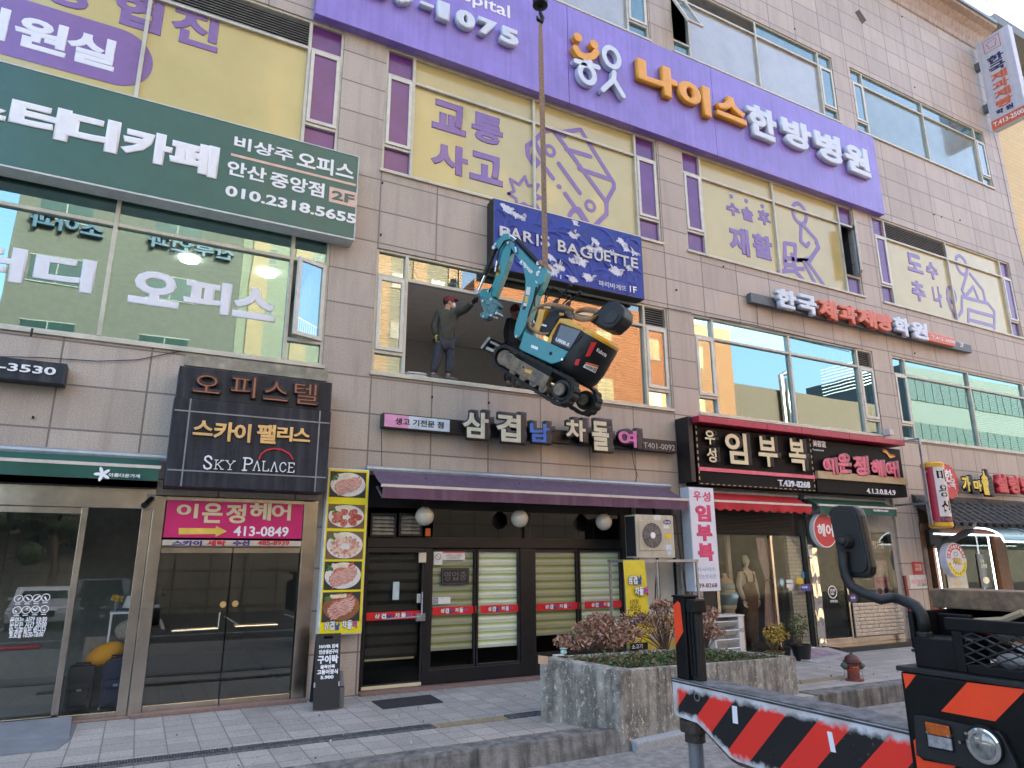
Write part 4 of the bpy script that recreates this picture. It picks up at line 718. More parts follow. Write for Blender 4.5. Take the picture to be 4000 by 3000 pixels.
fy=lambda a,z:(a*bw,z*bh); strokes([[fy(a,z) for a,z in P] for P in ([(.22,.83),(.22,.965),(.7,.965),(.7,.83),(.22,.83)],[(.36,.86),(.36,.89),(.3,.91),(.36,.935),(.46,.93),(.55,.945),(.62,.92),(.57,.89),(.56,.86),(.36,.86)])],.025,(Vector((xb-.001,yF,zB)),Vector((0,-1,0)),Vector((0,0,1)),(-1,0,0)),m_oran,.004,'emblem',blm)
b=MB()
for f in (.28,.76): b.box(xb+.05,xb+.25,yF,-.0,zB+f*bh-.15,zB+f*bh+.15)
b.build('bracket',mat('grey_bracket',(.12,.14,.16),.5),blm)
# ================================================================ AWNINGS
def awning(name,label,x0,x1,zw,yw,zf,yf,drop,m,mv=None,scal=0,nfold=0,seg=40):
    t=thing(name,label,'awning'); b=MB(); n=seg; rg=random.Random(5); vv=[]
    for j in range(7):
        u=j/6
        for i in range(n+1): x=x0+(x1-x0)*i/n; vv.append((x,yw+(yf-yw)*u,zw+(zf-zw)*u-.03*math.sin(PI*u)*(1+.4*math.sin(x*2.1))))
    b.add(vv,[(j*(n+1)+i,j*(n+1)+i+1,(j+1)*(n+1)+i+1,(j+1)*(n+1)+i) for j in range(6) for i in range(n)]); o=b.build('canopy',m,t,fix=False,smooth=True)
    b=MB(); n=seg*3; vv=[]
    for j in range(5):
        for i in range(n+1):
            x=x0+(x1-x0)*i/n; d=drop*(1-scal*.5*(1+math.cos(2*PI*i/n*(x1-x0)/.27)) if scal else 1); vv.append((x,yf-.012-.02*(j/4)*math.sin(x*7+math.sin(x*3)),zf-d*j/4))
    b.add(vv,[(j*(n+1)+i,j*(n+1)+i+1,(j+1)*(n+1)+i+1,(j+1)*(n+1)+i) for j in range(4) for i in range(n)]); b.build('valance',mv or m,t,fix=False,smooth=True)
    b=MB(); b.box(x0-.02,x1+.02,yf-.018,yf+.02,zf-.02,zf+.025); b.build('front_bar',mat('awning_bar',(.58,.52,.46),.45),t)
    b=MB(); b.tube([(x0-.1,yw,zw),(x1+.1,yw,zw)],.06,10); b.build('roller',mat('roller_zinc',(.35,.39,.42),.4,metal=.5),t)
    b=MB()
    for x in (x0+.1,x1-.1): b.tube([(x,yw,zw-.3),(x,(yw+yf)/2,zf-.15),(x,yf+.02,zf-.02)],.022,6)
    b.build('arm',m_galv,t); return t
m_aw=mat('purple_canvas',(.105,.066,.105),.8,var=.15,sc=3,streak=.35,stain=(.18,.13,.17)); m_awv=mat('purple_valance',(.115,.048,.085),.8,var=.15,streak=.4,stain=(.20,.13,.15)); Yf=-.72
a=aY(5,308,1490,Yf); c=aY(5,2190,1588,Yf); awning('purple_awning','wide faded purple canvas awning over the restaurant front',a.x,c.x,3.58,-.08,(a.z+c.z)/2,Yf,.2,m_aw,m_awv)
a=aY(6,300,1590,-.55); c=aY(6,893,1612,-.55); m_rc=mat('red_canvas',(.42,.012,.018),.75,var=.1); awning('red_awning','red scalloped canvas awning over the maternity shop window',a.x,c.x,3.52,-.1,a.z,-.55,.2,m_rc,scal=.22)
a=aY(6,945,1615,-.45); c=aY(9,1420,50,-.45); m_gc=mat('green_canvas',(.015,.085,.06),.75,var=.12)
ga=awning('green_awning','dark green canvas awning over the hair salon window',a.x,c.x,3.52,-.1,a.z,-.45,.2,m_gc); tx(9,'이은정헤어413-0849',1280,62,1375,80,-.475,white,ga,.003,.03)
a=aY(4,985,1385,-.5); gl_=awning('green_awning','dark green canvas awning with a white flower mark, at the left edge',-5.5,a.x,3.55,-.12,a.z,-.5,aY(4,985,1385,-.5).z-aY(4,970,1468,-.5).z,m_gc)
tx(4,'아름다운가게',672,1418,862,1450,-.535,white,gl_,.003,.02); p=aY(4,632,1425,-.535); b=MB()
for i in range(5):
    t=R(90+72*i+20); b.disc((p.x+.05*math.cos(t),-.535-.0004*i,p.z+.05*math.sin(t)),(math.cos(t),0,math.sin(t)),(-math.sin(t),0,math.cos(t)),.055,.022,12,(0,-.002,0))
b.build('flower_mark',white,gl_)
# ================================================================ SHOPFRONTS (parts of the building)
def part(name,m,bev=0,**kw):
    def f(fn): b=MB(); fn(b); return b.build(name,m,bld,bev=bev,**kw)
    return f
room(-9,.14,.24,4.5,.01,3.3,mat('thrift_shop_wall',(.22,.22,.205),.8),'shop_room'); room(.2,2.45,.24,7,.01,3.2,mat('lobby_wall',(.085,.085,.08),.7),'lobby'); room(3.3,8.95,.34,2.2,.01,3.6,m_rdark,'shop_room'); room(8.96,10,.24,.8,.01,3.5,m_rdark,'shop_room')
room(10.66,14.1,.24,3,.05,3.7,mat('boutique_wall',(.2,.195,.19),.8),'shop_room'); room(14.1,17.5,.24,4,.05,3.7,mat('salon_wall',(.16,.16,.155),.8),'shop_room'); room(18.45,26.7,.24,3,.05,3.6,mat('stew_house_wall',(.22,.16,.09),.8),'shop_room')
# thrift shop front
b=MB(); b.box(-9,.13,-.03,.1,2.81,3.1); b.build('shop_header',m_steel,bld,bev=.01); b=MB(); b.box(-9,.13,.0,.1,3.102,3.22); b.build('shop_header',mat('grey_header',(.12,.12,.12),.5),bld)
b=MB(); xs1=aY(7,75,85,.02).x
for x0,x1 in ((-.78,-.70),(-.03,.1)): b.box(x0,x1,-.02,.1,.0,2.808)
b.box(-9,-.782,0,.09,2.72,2.806); b.box(-9,-.782,0,.09,.0,.10); b.box(-.698,-.032,0,.09,0,.09)
b.build('shop_frame',m_steel,bld,bev=.006)
for x0,x1 in ((-9,xs1-.01),(xs1+.01,-.785),(-.695,-.035)): b=MB(); b.quad((x0,.05,.09),(x1,.05,.09),(x1,.05,2.8),(x0,.05,2.8)); b.build('shop_glass',g_door if x0<-.7 else g_dark,bld)
st=thing('window_sticker','white round pictograms and opening hours stuck on the thrift shop glass','sticker')
Yg=.046
for i in range(8):
    c=aY('g',(230,345,455,565,212,323,437,548)[i],(1388,1385,1380,1372,1530,1525,1520,1515)[i],Yg); strokes([circ(c.x,c.z,.047,.047,16)],.009,XZ(Yg),white,.002,'pictogram',st); rg=random.Random(i)
    strokes([[(c.x+rg.uniform(-.025,.025),c.z+rg.uniform(-.025,.025)) for _ in range(3)]],.017,XZ(Yg),white,.002,'pictogram',st); b=MB(); b.box(c.x-.03,c.x+.03,Yg-.002,Yg,c.z-.072,c.z-.062); b.build('caption',white,st)
for s,x0,y0,x1,y1 in (('문여는 시간 10:30',65,728,288,758),('문닫는 시간 20:00',62,758,285,790),('일·공휴일은 쉽니다',58,792,280,822),('토요일 10:30-18:00',60,820,265,850)): tx(7,s,x0,y0,x1,y1,Yg,white,st,.002,.03)
# things inside the thrift shop
m_case=mat('black_suitcase_fabric',(.02,.022,.028),.7,var=.3,bump=.2,sc=14); m_nvy=mat('navy_suitcase_fabric',(.012,.016,.04),.6,var=.3,sc=14)
def suitcase(x0,x1,z0,z1,y,m,label,rnd_):
    t=thing('suitcase',label,'suitcase','suitcases behind the shop glass',((x0+x1)/2,y,z0)); w=(x1-x0)/2; h=z1-z0; b=MB(); q=h*(.22 if rnd_ else .05)
    pts=[(-w,0,.03),(w,0,.03)]+[(w-q+q*math.cos(R(a)),0,h-q+q*math.sin(R(a))) for a in range(0,91,15)]+[(-w+q+q*math.cos(R(a)),0,h-q+q*math.sin(R(a))) for a in range(90,181,15)]
    b.prism(pts,(0,.26,0)); b.build('body',m,t,bev=.02); b=MB(); b.box(-w*.7,w*.7,-.02,-.001,h*.12,h*.58); b.build('pocket',m,t,bev=.012); b=MB(); b.tube([(-.09,.1,h),(-.09,.1,h+.035),(.09,.1,h+.035),(.09,.1,h)],.012,6); b.build('handle',black,t)
    b=MB(); b.box(-.03,.03,-.022,-.0205,h*.45,h*.5); b.build('badge',m_trim,t)
    for s in (-1,1): b=MB(); b.cyl((s*w*.8,.13,.03),(s*w*.8+.03,.13,.03),.03,n=10); b.build('wheel',black,t)
q=aY('h',680,1000,.4); q2=aY('h',1035,565,.4); suitcase(q.x,q2.x,.06,aY('h',860,565,.4).z,.4,m_case,'square black suitcase, left of the two behind the thrift shop glass',0)
q=aY('h',1045,985,.36); q2=aY('h',1425,620,.36); suitcase(q.x+.01,q2.x,.06,aY('h',1250,478,.36).z,.36,m_nvy,'round-topped navy suitcase, right of the two behind the thrift shop glass',1)
c=aY('h',1140,430,.62); w_=(aY('h',1340,430,.62).x-aY('h',932,430,.62).x)/2
b=MB(); b.sphere(c,1,22,14,(w_*1.05,.13,w_*.62),Matrix.Rotation(R(-24),3,'Y')); tag(b.build('cushion',mat('yellow_plush',(.72,.33,.02),.85,var=.08,bump=.15,sc=40),smooth=True),'plump plain yellow cushion lying on top of the suitcases','cushion')
c=aY('h',1400,170,.72); b=MB(); b.sphere(c,.17,18,12,(1.15,.7,.9)); tag(b.build('cushion',mat('cream_fleece',(.50,.44,.34),.95,var=.25,bump=1,sc=25),smooth=True),'cream fleece cushion on the low white table behind the shop glass','cushion')
t=thing('side_table','small white metal side table behind the thrift shop glass','table'); a=aY('g',1360,1550,.7); c=aY('g',1720,1540,.7); b=MB(); b.box(a.x,c.x,.62,1.0,a.z-.03,a.z); b.build('tabletop',white,t,bev=.004)
for x in (a.x+.02,c.x-.02):
    for y in (.64,.98): b=MB(); b.box(x-.012,x+.012,y-.012,y+.012,.02,a.z-.03); b.build('leg',white,t)
c2=aY('g',1615,1540,.8); tz=a.z; t=thing('table_lamp','small table lamp with a white conical shade on the white side table','lamp'); b=MB(); b.cyl((c2.x,.8,tz),(c2.x,.8,tz+.08),.02,n=10); b.build('base',white,t); b=MB(); b.cyl((c2.x,.8,tz+.05),(c2.x,.8,tz+.22),.12,.075,n=20); b.build('lamp_shade',mat('lamp_shade_cloth',(.62,.62,.58),.8),t)
c2=aY('g',1430,1500,.8); t=thing('flower_vase','vase of yellow flowers beside the small table lamp','flowers'); b=MB(); b.cyl((c2.x,.8,tz),(c2.x,.8,tz+.12),.03,.04,n=12); b.build('vase',m_trim,t); b=MB(); rg=random.Random(2)
for _ in range(9): b.sphere((c2.x+rg.uniform(-.06,.06),.8+rg.uniform(-.05,.05),tz+.19+rg.uniform(-.04,.05)),.026,8,5)
b.build('blossom',mat('yellow_petal',(.65,.38,.03),.7),t)
a=aY('h',0,375,.5); c=aY('h',430,345,.5); b=MB(); b.tube([(-2.6,.5,a.z-.02),(c.x,.5,c.z)],.03,10); tag(b.build('clothes_rail',mat('red_rail_paint',(.5,.02,.03),.4)),'bright red clothes rail seen through the glass at the left edge','rail')
b=MB(); b.box(-.55,-.1,.8,.84,.05,1.0); b.build('shelf_panel',mat('shelf_panel',(.25,.25,.24),.6),bld)
# lobby doors
for x0,x1 in ((.11,.275),(2.275,2.50)): b=MB(); b.box(x0,x1,-.05,.1,.0,3.0); b.build('door_post',m_steel,bld,bev=.008)
b=MB(); b.box(.277,2.273,-.03,.1,2.95,3.0); b.box(.277,2.273,.0,.09,2.276,2.30); b.build('door_header',m_steel,bld)
b=MB(); b.box(.15,2.5,-.16,.0,.0,.045); b.box(-9,.14,-.1,0,.0,.02); b.build('threshold',mat('red_granite_step',(.24,.15,.125),.6,var=.35,sc=50),bld,bev=.008)
for x0,x1,nm in ((.282,1.262,'l'),(1.278,2.268,'r')):
    d=thing('glass_door',None,None); d.parent=bld; b=MB(); b.quad((x0,.04,.12),(x1,.04,.12),(x1,.04,2.19),(x0,.04,2.19)); b.build('door_glass',g_door,d)
    b=MB(); b.box(x0,x1,.0,.08,2.185,2.268); b.build('door_rail',m_steel,d,bev=.005); b=MB(); b.box(x0,x1,.0,.08,.03,.125); b.build('door_rail',m_steel,d,bev=.005)
    b=MB()
    if nm=='l': a,c,e=aY(7,1062,815,-.05),aY(7,1345,798,-.05),aY(7,1358,700,-.05); b.tube([a,c,e],.014,8); b.cyl(a,a+Vector((0,.09,0)),.012,n=6); b.cyl(e,e+Vector((0,.09,0)),.012,n=6)
    else: a,c=aY(7,1452,786,-.05),aY(7,1712,774,-.05); b.tube([a,c],.014,8); b.cyl(a,a+Vector((0,.09,0)),.012,n=6); b.cyl(c,c+Vector((0,.09,0)),.012,n=6)
    b.build('handle',mat('polished_handle',(.75,.74,.7),.15,metal=1),d); p=aY(7,1377 if nm=='l' else 1452,650 if nm=='l' else 645,.036); b=MB(); b.disc(p,(1,0,0),(0,0,1),.045,vec=(0,-.002,0)); b.build('sticker',mat('gold_sticker',(.55,.34,.12),.5),d)
# restaurant front
m_gap=mat('black_timber',(.008,.008,.010),.4,var=.3); b=MB(); y0,y1=.06,.2
for x0,x1,z0,z1 in ((3.32,3.37,0,3.5),(4.40,4.52,0,2.42),(6.29,6.585,0,2.42),(8.62,8.92,0,3.5),(3.37,8.62,2.28,2.46),(3.37,8.62,2.95,3.5),(6.38,6.52,2.46,2.95),(4.52,6.29,.05,.28),(6.585,8.62,.05,.4)): b.box(x0,x1,y0 if z1!=2.46 else y0-.02,y1,z0,z1)
b.build('shopfront_frame',m_gap,bld,bev=.008)
b=MB()
for x0,x1,z0 in ((4.525,5.39,.27),(5.41,6.285,.27),(6.59,7.575,.38),(7.595,8.615,.38)):
    for p,q,r_,s in ((x0,x0+.035,z0,2.26),(x1-.035,x1,z0,2.26),(x0+.035,x1-.035,2.22,2.26),(x0+.035,x1-.035,z0,z0+.05)): b.box(p,q,.075,.14,r_,s)
b.build('window_frame',m_dark,bld,bev=.005)
b=MB(); b.box(3.32,8.92,-.14,.06,0,.05); b.build('threshold',MATS['red_granite_step'],bld,bev=.008)
for x0,x1,z0 in ((4.56,5.355,.31),(5.445,6.25,.31),(6.625,7.54,.42),(7.63,8.58,.42)): b=MB(); b.quad((x0,.1,z0),(x1,.1,z0),(x1,.1,2.225),(x0,.1,2.225)); b.build('shop_glass',g_clear,bld)
g_blk=glassmat('smoked_glass',(.15,.15,.15),(.8,.8,.8),.03)
for x0,x1 in ((4.55,6.38),(6.52,8.62)): b=MB(); b.quad((x0,.1,2.46),(x1,.1,2.46),(x1,.1,2.95),(x0,.1,2.95)); b.build('transom_glass',g_blk,bld)
def bandmat():
    m=bpy.data.materials.new('green_white_blind'); m.use_nodes=True; t=m.node_tree; N=t.nodes; L=t.links; b=N['Principled BSDF']; b.inputs['Roughness'].default_value=.7
    tc=N.new('ShaderNodeTexCoord'); sx=N.new('ShaderNodeSeparateXYZ'); L.new(tc.outputs['Object'],sx.inputs[0]); mu=N.new('ShaderNodeMath'); mu.operation='MULTIPLY'; mu.inputs[1].default_value=1/.142; L.new(sx.outputs[2],mu.inputs[0]); fr=N.new('ShaderNodeMath'); fr.operation='FRACT'; L.new(mu.outputs[0],fr.inputs[0])
    rp=N.new('ShaderNodeValToRGB'); L.new(fr.outputs[0],rp.inputs[0]); e=rp.color_ramp.elements; e[0].position=0; e[0].color=(.84,.86,.74,1); e[1].position=1; e[1].color=(.80,.84,.66,1)
    for p,c in ((.50,(.86,.88,.78,1)),(.66,(.55,.62,.32,1)),(.80,(.32,.40,.12,1)),(.86,(.45,.53,.24,1)),(.9,(.08,.10,.05,1)),(.93,(.62,.68,.45,1))): q=rp.color_ramp.elements.new(p); q.color=c
    no=N.new('ShaderNodeTexNoise'); no.inputs['Scale'].default_value=2; L.new(tc.outputs['Object'],no.inputs['Vector']); mx=N.new('ShaderNodeMix'); mx.data_type='RGBA'; mx.blend_type='MULTIPLY'; mx.inputs[0].default_value=.25; L.new(rp.outputs[0],mx.inputs[6]); L.new(no.outputs[0],mx.inputs[7]); L.new(mx.outputs[2],b.inputs['Base Color']); return m
m_bnd=bandmat(); m_gsl=mat('charcoal_blind',(.035,.037,.04),.6,var=.15)
def roman(x0,x1,z0,z1,y,m,p=.142,d=.02):
    b=MB(); z=z0
    while z<z1-.01: q=min(p,z1-z); b.prism([(x0,y,z),(x0,y-d,z+.35*q),(x0,y-d*.8,z+.6*q),(x0,y,z+q-.001),(x0,y+.004,z+q-.001),(x0,y+.004,z)],(x1-x0,0,0)); z+=p
    b.build('blind',m,bld)
for x0,x1,z0 in ((4.54,5.37,.568),(5.43,6.27,.568),(6.6,7.56,.71),(7.61,8.60,.71)): roman(x0,x1,z0,2.24,.165,m_bnd)
# restaurant door
d=thing('shop_door',None,None); d.parent=bld; b=MB()
for x0,x1,z0,z1 in ((3.375,3.41,.06,2.27),(4.36,4.395,.06,2.27),(3.41,4.36,2.2,2.27),(3.41,4.36,.06,.13)): b.box(x0,x1,.06,.12,z0,z1)
b.build('door_frame',m_dark,d,bev=.006); b=MB(); b.quad((3.41,.09,.12),(4.36,.09,.12),(4.36,.09,2.21),(3.41,.09,2.21)); b.build('door_glass',g_clear,d)
b=MB(); b.box(3.38,4.39,.045,.06,.06,.11); b.build('kick_plate',m_cream,d); b=MB(); z=.5
while z<2.15: b.prism([(3.42,.2,z),(3.42,.18,z+.06),(3.42,.2,z+.168),(3.42,.205,z+.168),(3.42,.205,z)],(.93,0,0)); z+=.17
b.build('blind',m_gsl,d); b=MB(); b.box(3.42,4.30,.185,.2,.47,.5); b.build('blind_bar',m_cream,d)
p,q=aY(8,310,740,0),aY(8,540,725,0); b=MB(); b.tube([p,q],.012,6); b.box(q.x-.07,q.x+.09,-.005,.055,q.z-.07,q.z+.05); b.tube([(q.x+.02,-.01,q.z),(q.x+.02,-.01,q.z+.4)],.014,6); b.build('handle',m_galv,d)
def sticker(k,x0,y0,x1,y1,Y,m,name,label,cat,par=None,d=.002):
    r=rect(k,x0,y0,x1,y1,Y); b=MB(); b.box(r[0],r[1],Y-d,Y,r[2],r[3]); o=b.build(name,m,par); 
    if label: tag(o,label,cat)
    return o,r
m_rband=mat('red_window_band',(.60,.012,.015),.45,var=.06)
for x0,y0,x1,y1,where in ((188,668,566,725,'dark shop door'),(615,668,886,700,'first blind window right of the door'),(910,640,1163,680,'second blind window right of the door'),(1258,625,1528,668,'third blind window right of the door'),(1552,618,1780,655,'blind window next to the yellow banner')):
    a=aY(8,x0,y0,.09); c=aY(8,x1,y1,.09); t=thing('window_band','red glass band with the restaurant logo on the '+where,'window band','red logo bands across the restaurant glass'); zt2=1.285 if where[0]!='d' else 1.24; zb2=zt2-.13; b=MB(); b.box(a.x,c.x,.082 if where[0]!='d' else .078,.085,zb2,zt2); b.build('band',m_rband,t)
    w_=c.x-a.x; yy=.0815 if where[0]!='d' else .0775; logo(a.x+w_*.18,zb2+.022,w_*.62,.09,yy,t)
o,r=sticker(8,668,425,837,525,.06,m_box,'led_sign','dark LED sign hanging in the first blind window, reading 영업중 in dots','sign',d=.03)
text('영업중',(r[0]+.05,r[1]-.05,r[2]+.07,r[3]-.06,.0295),mat('led_dot_grey',(.16,.15,.14),.5),.002,0,parent=o)
strokes([[(r[0]+.02,r[2]+.02),(r[1]-.02,r[2]+.02),(r[1]-.02,r[3]-.02),(r[0]+.02,r[3]-.02),(r[0]+.02,r[2]+.02)]],.006,XZ(.0295),MATS['led_dot_grey'],.002,'border',o)
m_paper=mat('white_paper',(.66,.66,.62),.6)
o,r=sticker(8,625,325,676,405,.088,m_paper,'notice','no-smoking notice at the top left of the first blind window','notice'); cx,cz=(r[0]+r[1])/2,r[2]+.62*(r[3]-r[2]); strokes([circ(cx,cz,.05),[(cx-.035,cz+.035),(cx+.035,cz-.035)]],.012,XZ(.0855),mat('notice_grey',(.25,.2,.17),.5),.001,'symbol',o)
o,r=sticker(8,678,325,816,375,.088,m_paper,'notice','pink-edged notice about under-19s at the top of the first blind window','notice'); b=MB(); b.box(r[0],r[1],.0835,.0855,r[3]-.025,r[3]); b.build('edge',m_pink,o); text('19세 미만 청소년에게\n술·담배 판매 금지',(r[0]+.06,r[1]-.07,r[2]+.02,r[3]-.045,.0855),MATS['notice_grey'],.001,.01,parent=o,align='CENTER')
o,r=sticker(8,617,605,725,645,.076,m_paper,'notice','small blue and white opening hours card above the red band','notice'); b=MB(); b.box(r[0]+.01,r[0]+.1,.072,.0735,r[2]+.01,r[3]-.01); b.build('patch',m_blu,o); text('영업\n시간',(r[0]+.02,r[0]+.09,r[2]+.02,r[3]-.02,.0718),white,.001,.01,parent=o)
sticker(8,530,330,572,390,.05,mat('keypad_beige',(.55,.50,.38),.5),'keypad','beige keypad beside the top of the restaurant door','keypad',d=.03); o,r=sticker(8,372,510,407,620,.08,mat('pale_blue_tag',(.42,.55,.55),.5),'door_tag','pale blue tag hanging on the dark restaurant door','tag',d=.006)
o,r=sticker(8,520,585,540,638,.05,m_paper,'door_tag','white vertical push tag beside the restaurant door handle','tag'); text('밀\n세\n요',(r[0]+.01,r[1]-.01,r[2]+.01,r[3]-.01,.0475),black,.001,0,parent=o)
m_lal=mat('rusty_aluminium',(.42,.38,.30),.5,metal=.3,var=.2,streak=.9,stain=(.12,.06,.02))
for i,(x0,y0,x1,y1) in enumerate(((235,85,385,232),(410,85,547,228))):
    r=rect(8,x0,y0,x1,y1,0); t=thing('exhaust_louvre','rust-streaked aluminium exhaust louvre over the restaurant door, '+('left of the two' if i==0 else 'right of the two'),'louvre','exhaust louvres over the restaurant door'); b=MB(); x0,x1,z0,z1=r
    for p,q,r_,s in ((x0,x0+.03,z0,z1),(x1-.03,x1,z0,z1),(x0+.03,x1-.03,z0,z0+.03),(x0+.03,x1-.03,z1-.03,z1)): b.box(p,q,-.03,.05,r_,s)
    b.build('frame',m_dark,t)
    for j in range(5): b=MB(); z=z0+.035+j*(z1-z0-.07)/5; b.prism([(x0+.03,-.02,z),(x0+.03,.03,z+.06),(x0+.03,.034,z+.055),(x0+.03,-.015,z-.003)],(x1-x0-.06,0,0)); b.build('blade',m_lal,t)
    b=MB(); b.quad((x0,.052,z0),(x1,.052,z0),(x1,.052,z1),(x0,.052,z1)); b.build('back',m_blk,t)
sticker(8,570,180,597,228,-.02,mat('orange_box',(.6,.12,.02),.4),'fire_alarm','small orange alarm box beside the exhaust louvres','alarm',d=.04)
# globe lamps
m_globe=mat('milk_glass',(.55,.51,.42),.2,var=.06,coat=.3)
for i,(x,y,rr) in enumerate(((567,105,58),(1153,120,54),(1673,140,51))):
    c=aY(8,x,y,-.3); rad=rr*.63291/F*((c-EYE).dot(CF)); t=thing('globe_lamp','milk glass globe lamp under the purple awning, '+('leftmost of three, next to the louvres','middle of three','rightmost of three, next to the air conditioner')[i],'lamp','globe lamps under the awning',tuple(c))
    b=MB(); b.sphere((0,0,0),rad,24,16); b.build('globe',m_globe,t,smooth=True); b=MB(); b.cyl((0,0,rad*.9),(0,0,rad*1.15),.06,n=16); b.cyl((0,0,rad*1.15),(0,0,3.45-c.z),.012,n=6); b.build('stem',black,t)
# air conditioner on its stand
Y=-.78; r=rect('e',888,345,1385,882,Y); t=thing('air_conditioner','old cream outdoor air conditioner unit with a round fan on a steel stand','air conditioner'); m_acb=mat('aged_cream_paint',(.50,.45,.35),.45,var=.12,sc=3,streak=.35); x0,x1,z0,z1=r
b=MB(); b.box(x0,x1,Y,Y+.34,z0,z1); b.build('case',m_acb,t,bev=.012); cx,cz,fr=x0+.40*(x1-x0),z0+.52*(z1-z0),.235
b=MB(); b.box(x0+.06,x0+.72*(x1-x0),Y-.014,Y-.001,cz-.28,cz+.28); b.build('fan_surround',m_acb,t,bev=.01); b=MB(); b.disc((cx,Y-.0145,cz),(1,0,0),(0,0,1),fr,n=36,vec=(0,-.002,0)); b.build('fan_well',mat('fan_well',(.03,.03,.032),.6),t)
b=MB()
for i in range(5): a0=i*2*PI/5; b.prism([(cx+.05*math.cos(a0),Y-.018,cz+.05*math.sin(a0)),(cx+fr*.9*math.cos(a0+.2),Y-.018,cz+fr*.9*math.sin(a0+.2)),(cx+fr*.9*math.cos(a0+1),Y-.018,cz+fr*.9*math.sin(a0+1)),(cx+.05*math.cos(a0+.9),Y-.018,cz+.05*math.sin(a0+.9))],(0,-.002,0))
b.build('fan',mat('fan_blade',(.10,.10,.11),.4),t)
P_=[circ(cx,cz,fr*k/11,n=28) for k in range(2,12)]; strokes(P_,.005,XZ(Y-.03),m_galv,.003,'grille',t,n=4); strokes([[(cx+.04*math.cos(a),cz+.04*math.sin(a)),(cx+fr*.55*math.cos(a+.25),cz+fr*.55*math.sin(a+.25)),(cx+fr*math.cos(a+.3),cz+fr*math.sin(a+.3))] for a in [i*2*PI/16 for i in range(16)]],.004,XZ(Y-.031),m_galv,.003,'grille',t,n=4)
b=MB(); b.disc((cx,Y-.034,cz),(1,0,0),(0,0,1),.058,vec=(0,-.012,0)); b.build('hub',white,t); a=aY('e',1283,440,Y-.002); b=MB(); b.disc((a.x,Y-.001,a.z),(1,0,0),(0,0,1),.10,.045,vec=(0,-.004,0)); b.build('badge',mat('badge_navy',(.02,.025,.12),.4),t); text('Carrier',(a.x-.08,a.x+.08,a.z-.025,a.z+.028,Y-.0055),white,.002,.01,slant=.3,parent=t)
for x0_,y0_,x1_,y1_,m in ((1262,585,1337,650,m_ye),(1120,352,1205,415,m_paper),(1230,475,1305,520,m_paper),(1265,720,1340,785,mat('pale_blue_sticker',(.5,.58,.66),.5)),(1288,800,1332,845,MATS['pale_blue_sticker'])): sticker('e',x0_,y0_,x1_,y1_,Y-.001,m,'sticker',None,None,t)
b=MB(); b.box(x0-.004,x0-.001,Y+.02,Y+.32,z0+.03,z1-.03); b.build('side_coil',m_blk,t)
st=thing('steel_stand','galvanised steel stand carrying the air conditioner','stand'); sx0=aY('e',745,915,Y-.05).x; sx1=aY('e',1672,920,Y-.05).x; zt2=z0-.03
b=MB()
for y in (Y-.05,Y+.42): b.box(sx0,sx1,y,y+.045,zt2-.05,zt2)
for x in (sx0,sx1-.045): b.box(x,x+.045,Y-.002,Y+.418,zt2-.048,zt2-.003)
b.build('top_frame',m_galv,st)
for x in (sx0+.78,sx1-.06,sx0+.02):
    for y in (Y-.045,Y+.42): b=MB(); b.box(x,x+.04,y+.001,y+.041,.0,zt2-.051); b.build('leg',m_galv,st)
b=MB(); b.box(sx0+.06,sx1-.06,Y-.04,Y-.005,.62,.66); b.box(sx0+.06,sx1-.06,Y+.425,Y+.46,.62,.66); b.build('shelf_rail',m_galv,st)
b=MB(); b.tube([(x1-.2,Y+.3,z1),(x1-.12,Y+.45,z1+.2),(x1-.1,-.04,z1+.3)],.03,8); b.tube([(cx+.35,Y+.3,zt2-.05),(cx+.28,Y+.3,1.6),(cx+.24,Y+.3,1.2),(cx+.34,Y+.3,.8)],.012,6); b.build('cable',black,st)
b=MB(); b.box(8.98,9.98,.05,.1,.0,.95); b.build('wall_panel',m_ye if False else mat('yellow_low_panel',(.55,.42,.10),.5),bld); b=MB(); b.box(8.98,9.98,.05,.1,.95,2.2); b.build('white_film_window',mat('white_window_film',(.56,.54,.50),.3,var=.06),bld); b=MB()
for x in (8.98,9.48,9.93): b.box(x,x+.05,.02,.048,.0,2.2)
b.build('window_frame',m_dark,bld); b=MB(); b.box(8.98,9.98,.06,.1,2.2,3.5); b.build('wall_panel',m_rdark,bld)
b=MB(); p=aY('e',1385,350,-.1); q=aY('e',1450,890,-.1); s_=aY('e',1525,1345,-.1); b.tube([p,q,s_],.018,8); tag(b.build('copper_pipe',mat('rusty_pipe',(.30,.12,.05),.6,var=.4)),'leaning rusty pipe on the wall right of the air conditioner','pipe')
b=MB()
for x in (10.25,10.33): b.cyl((x,-.04,.0),(x,-.04,3.6),.03,n=10)
tag(b.build('drain_pipe',mat('beige_pipe',(.36,.33,.29),.5)),'pair of beige wall pipes beside the tall white board','pipe'); r=rect('e',1572,960,1655,1300,-.28); b=MB(); b.box(r[0],r[1],-.28,-.01,r[2],r[3]); tag(b.build('meter_box',mat('beige_meter_box',(.50,.47,.40),.5),bev=.01),'beige metal meter box behind the tall white board','meter box')
bn=thing('yellow_banner','yellow stand banner with the restaurant logo in front of the steel stand','banner'); Y=-.95; a=aY(8,1790,378,Y); c=aY(8,1925,895,Y); m_bny=mat('yellow_banner_cloth',(.66,.52,.02),.6,var=.06); b=MB(); x0,x1,z0,z1=a.x,aY(8,1925,385,Y).x,c.z-.05,a.z; n=12; vs=[]
for j in range(n+1):
    for i in range(7): u=i/6;v=j/n; vs.append((x0+(x1-x0)*u-.03*math.sin(v*3)*v,Y-.05*math.sin(v*2.6)-.015*math.sin(u*6+v*2),z1+(z0-z1)*v))
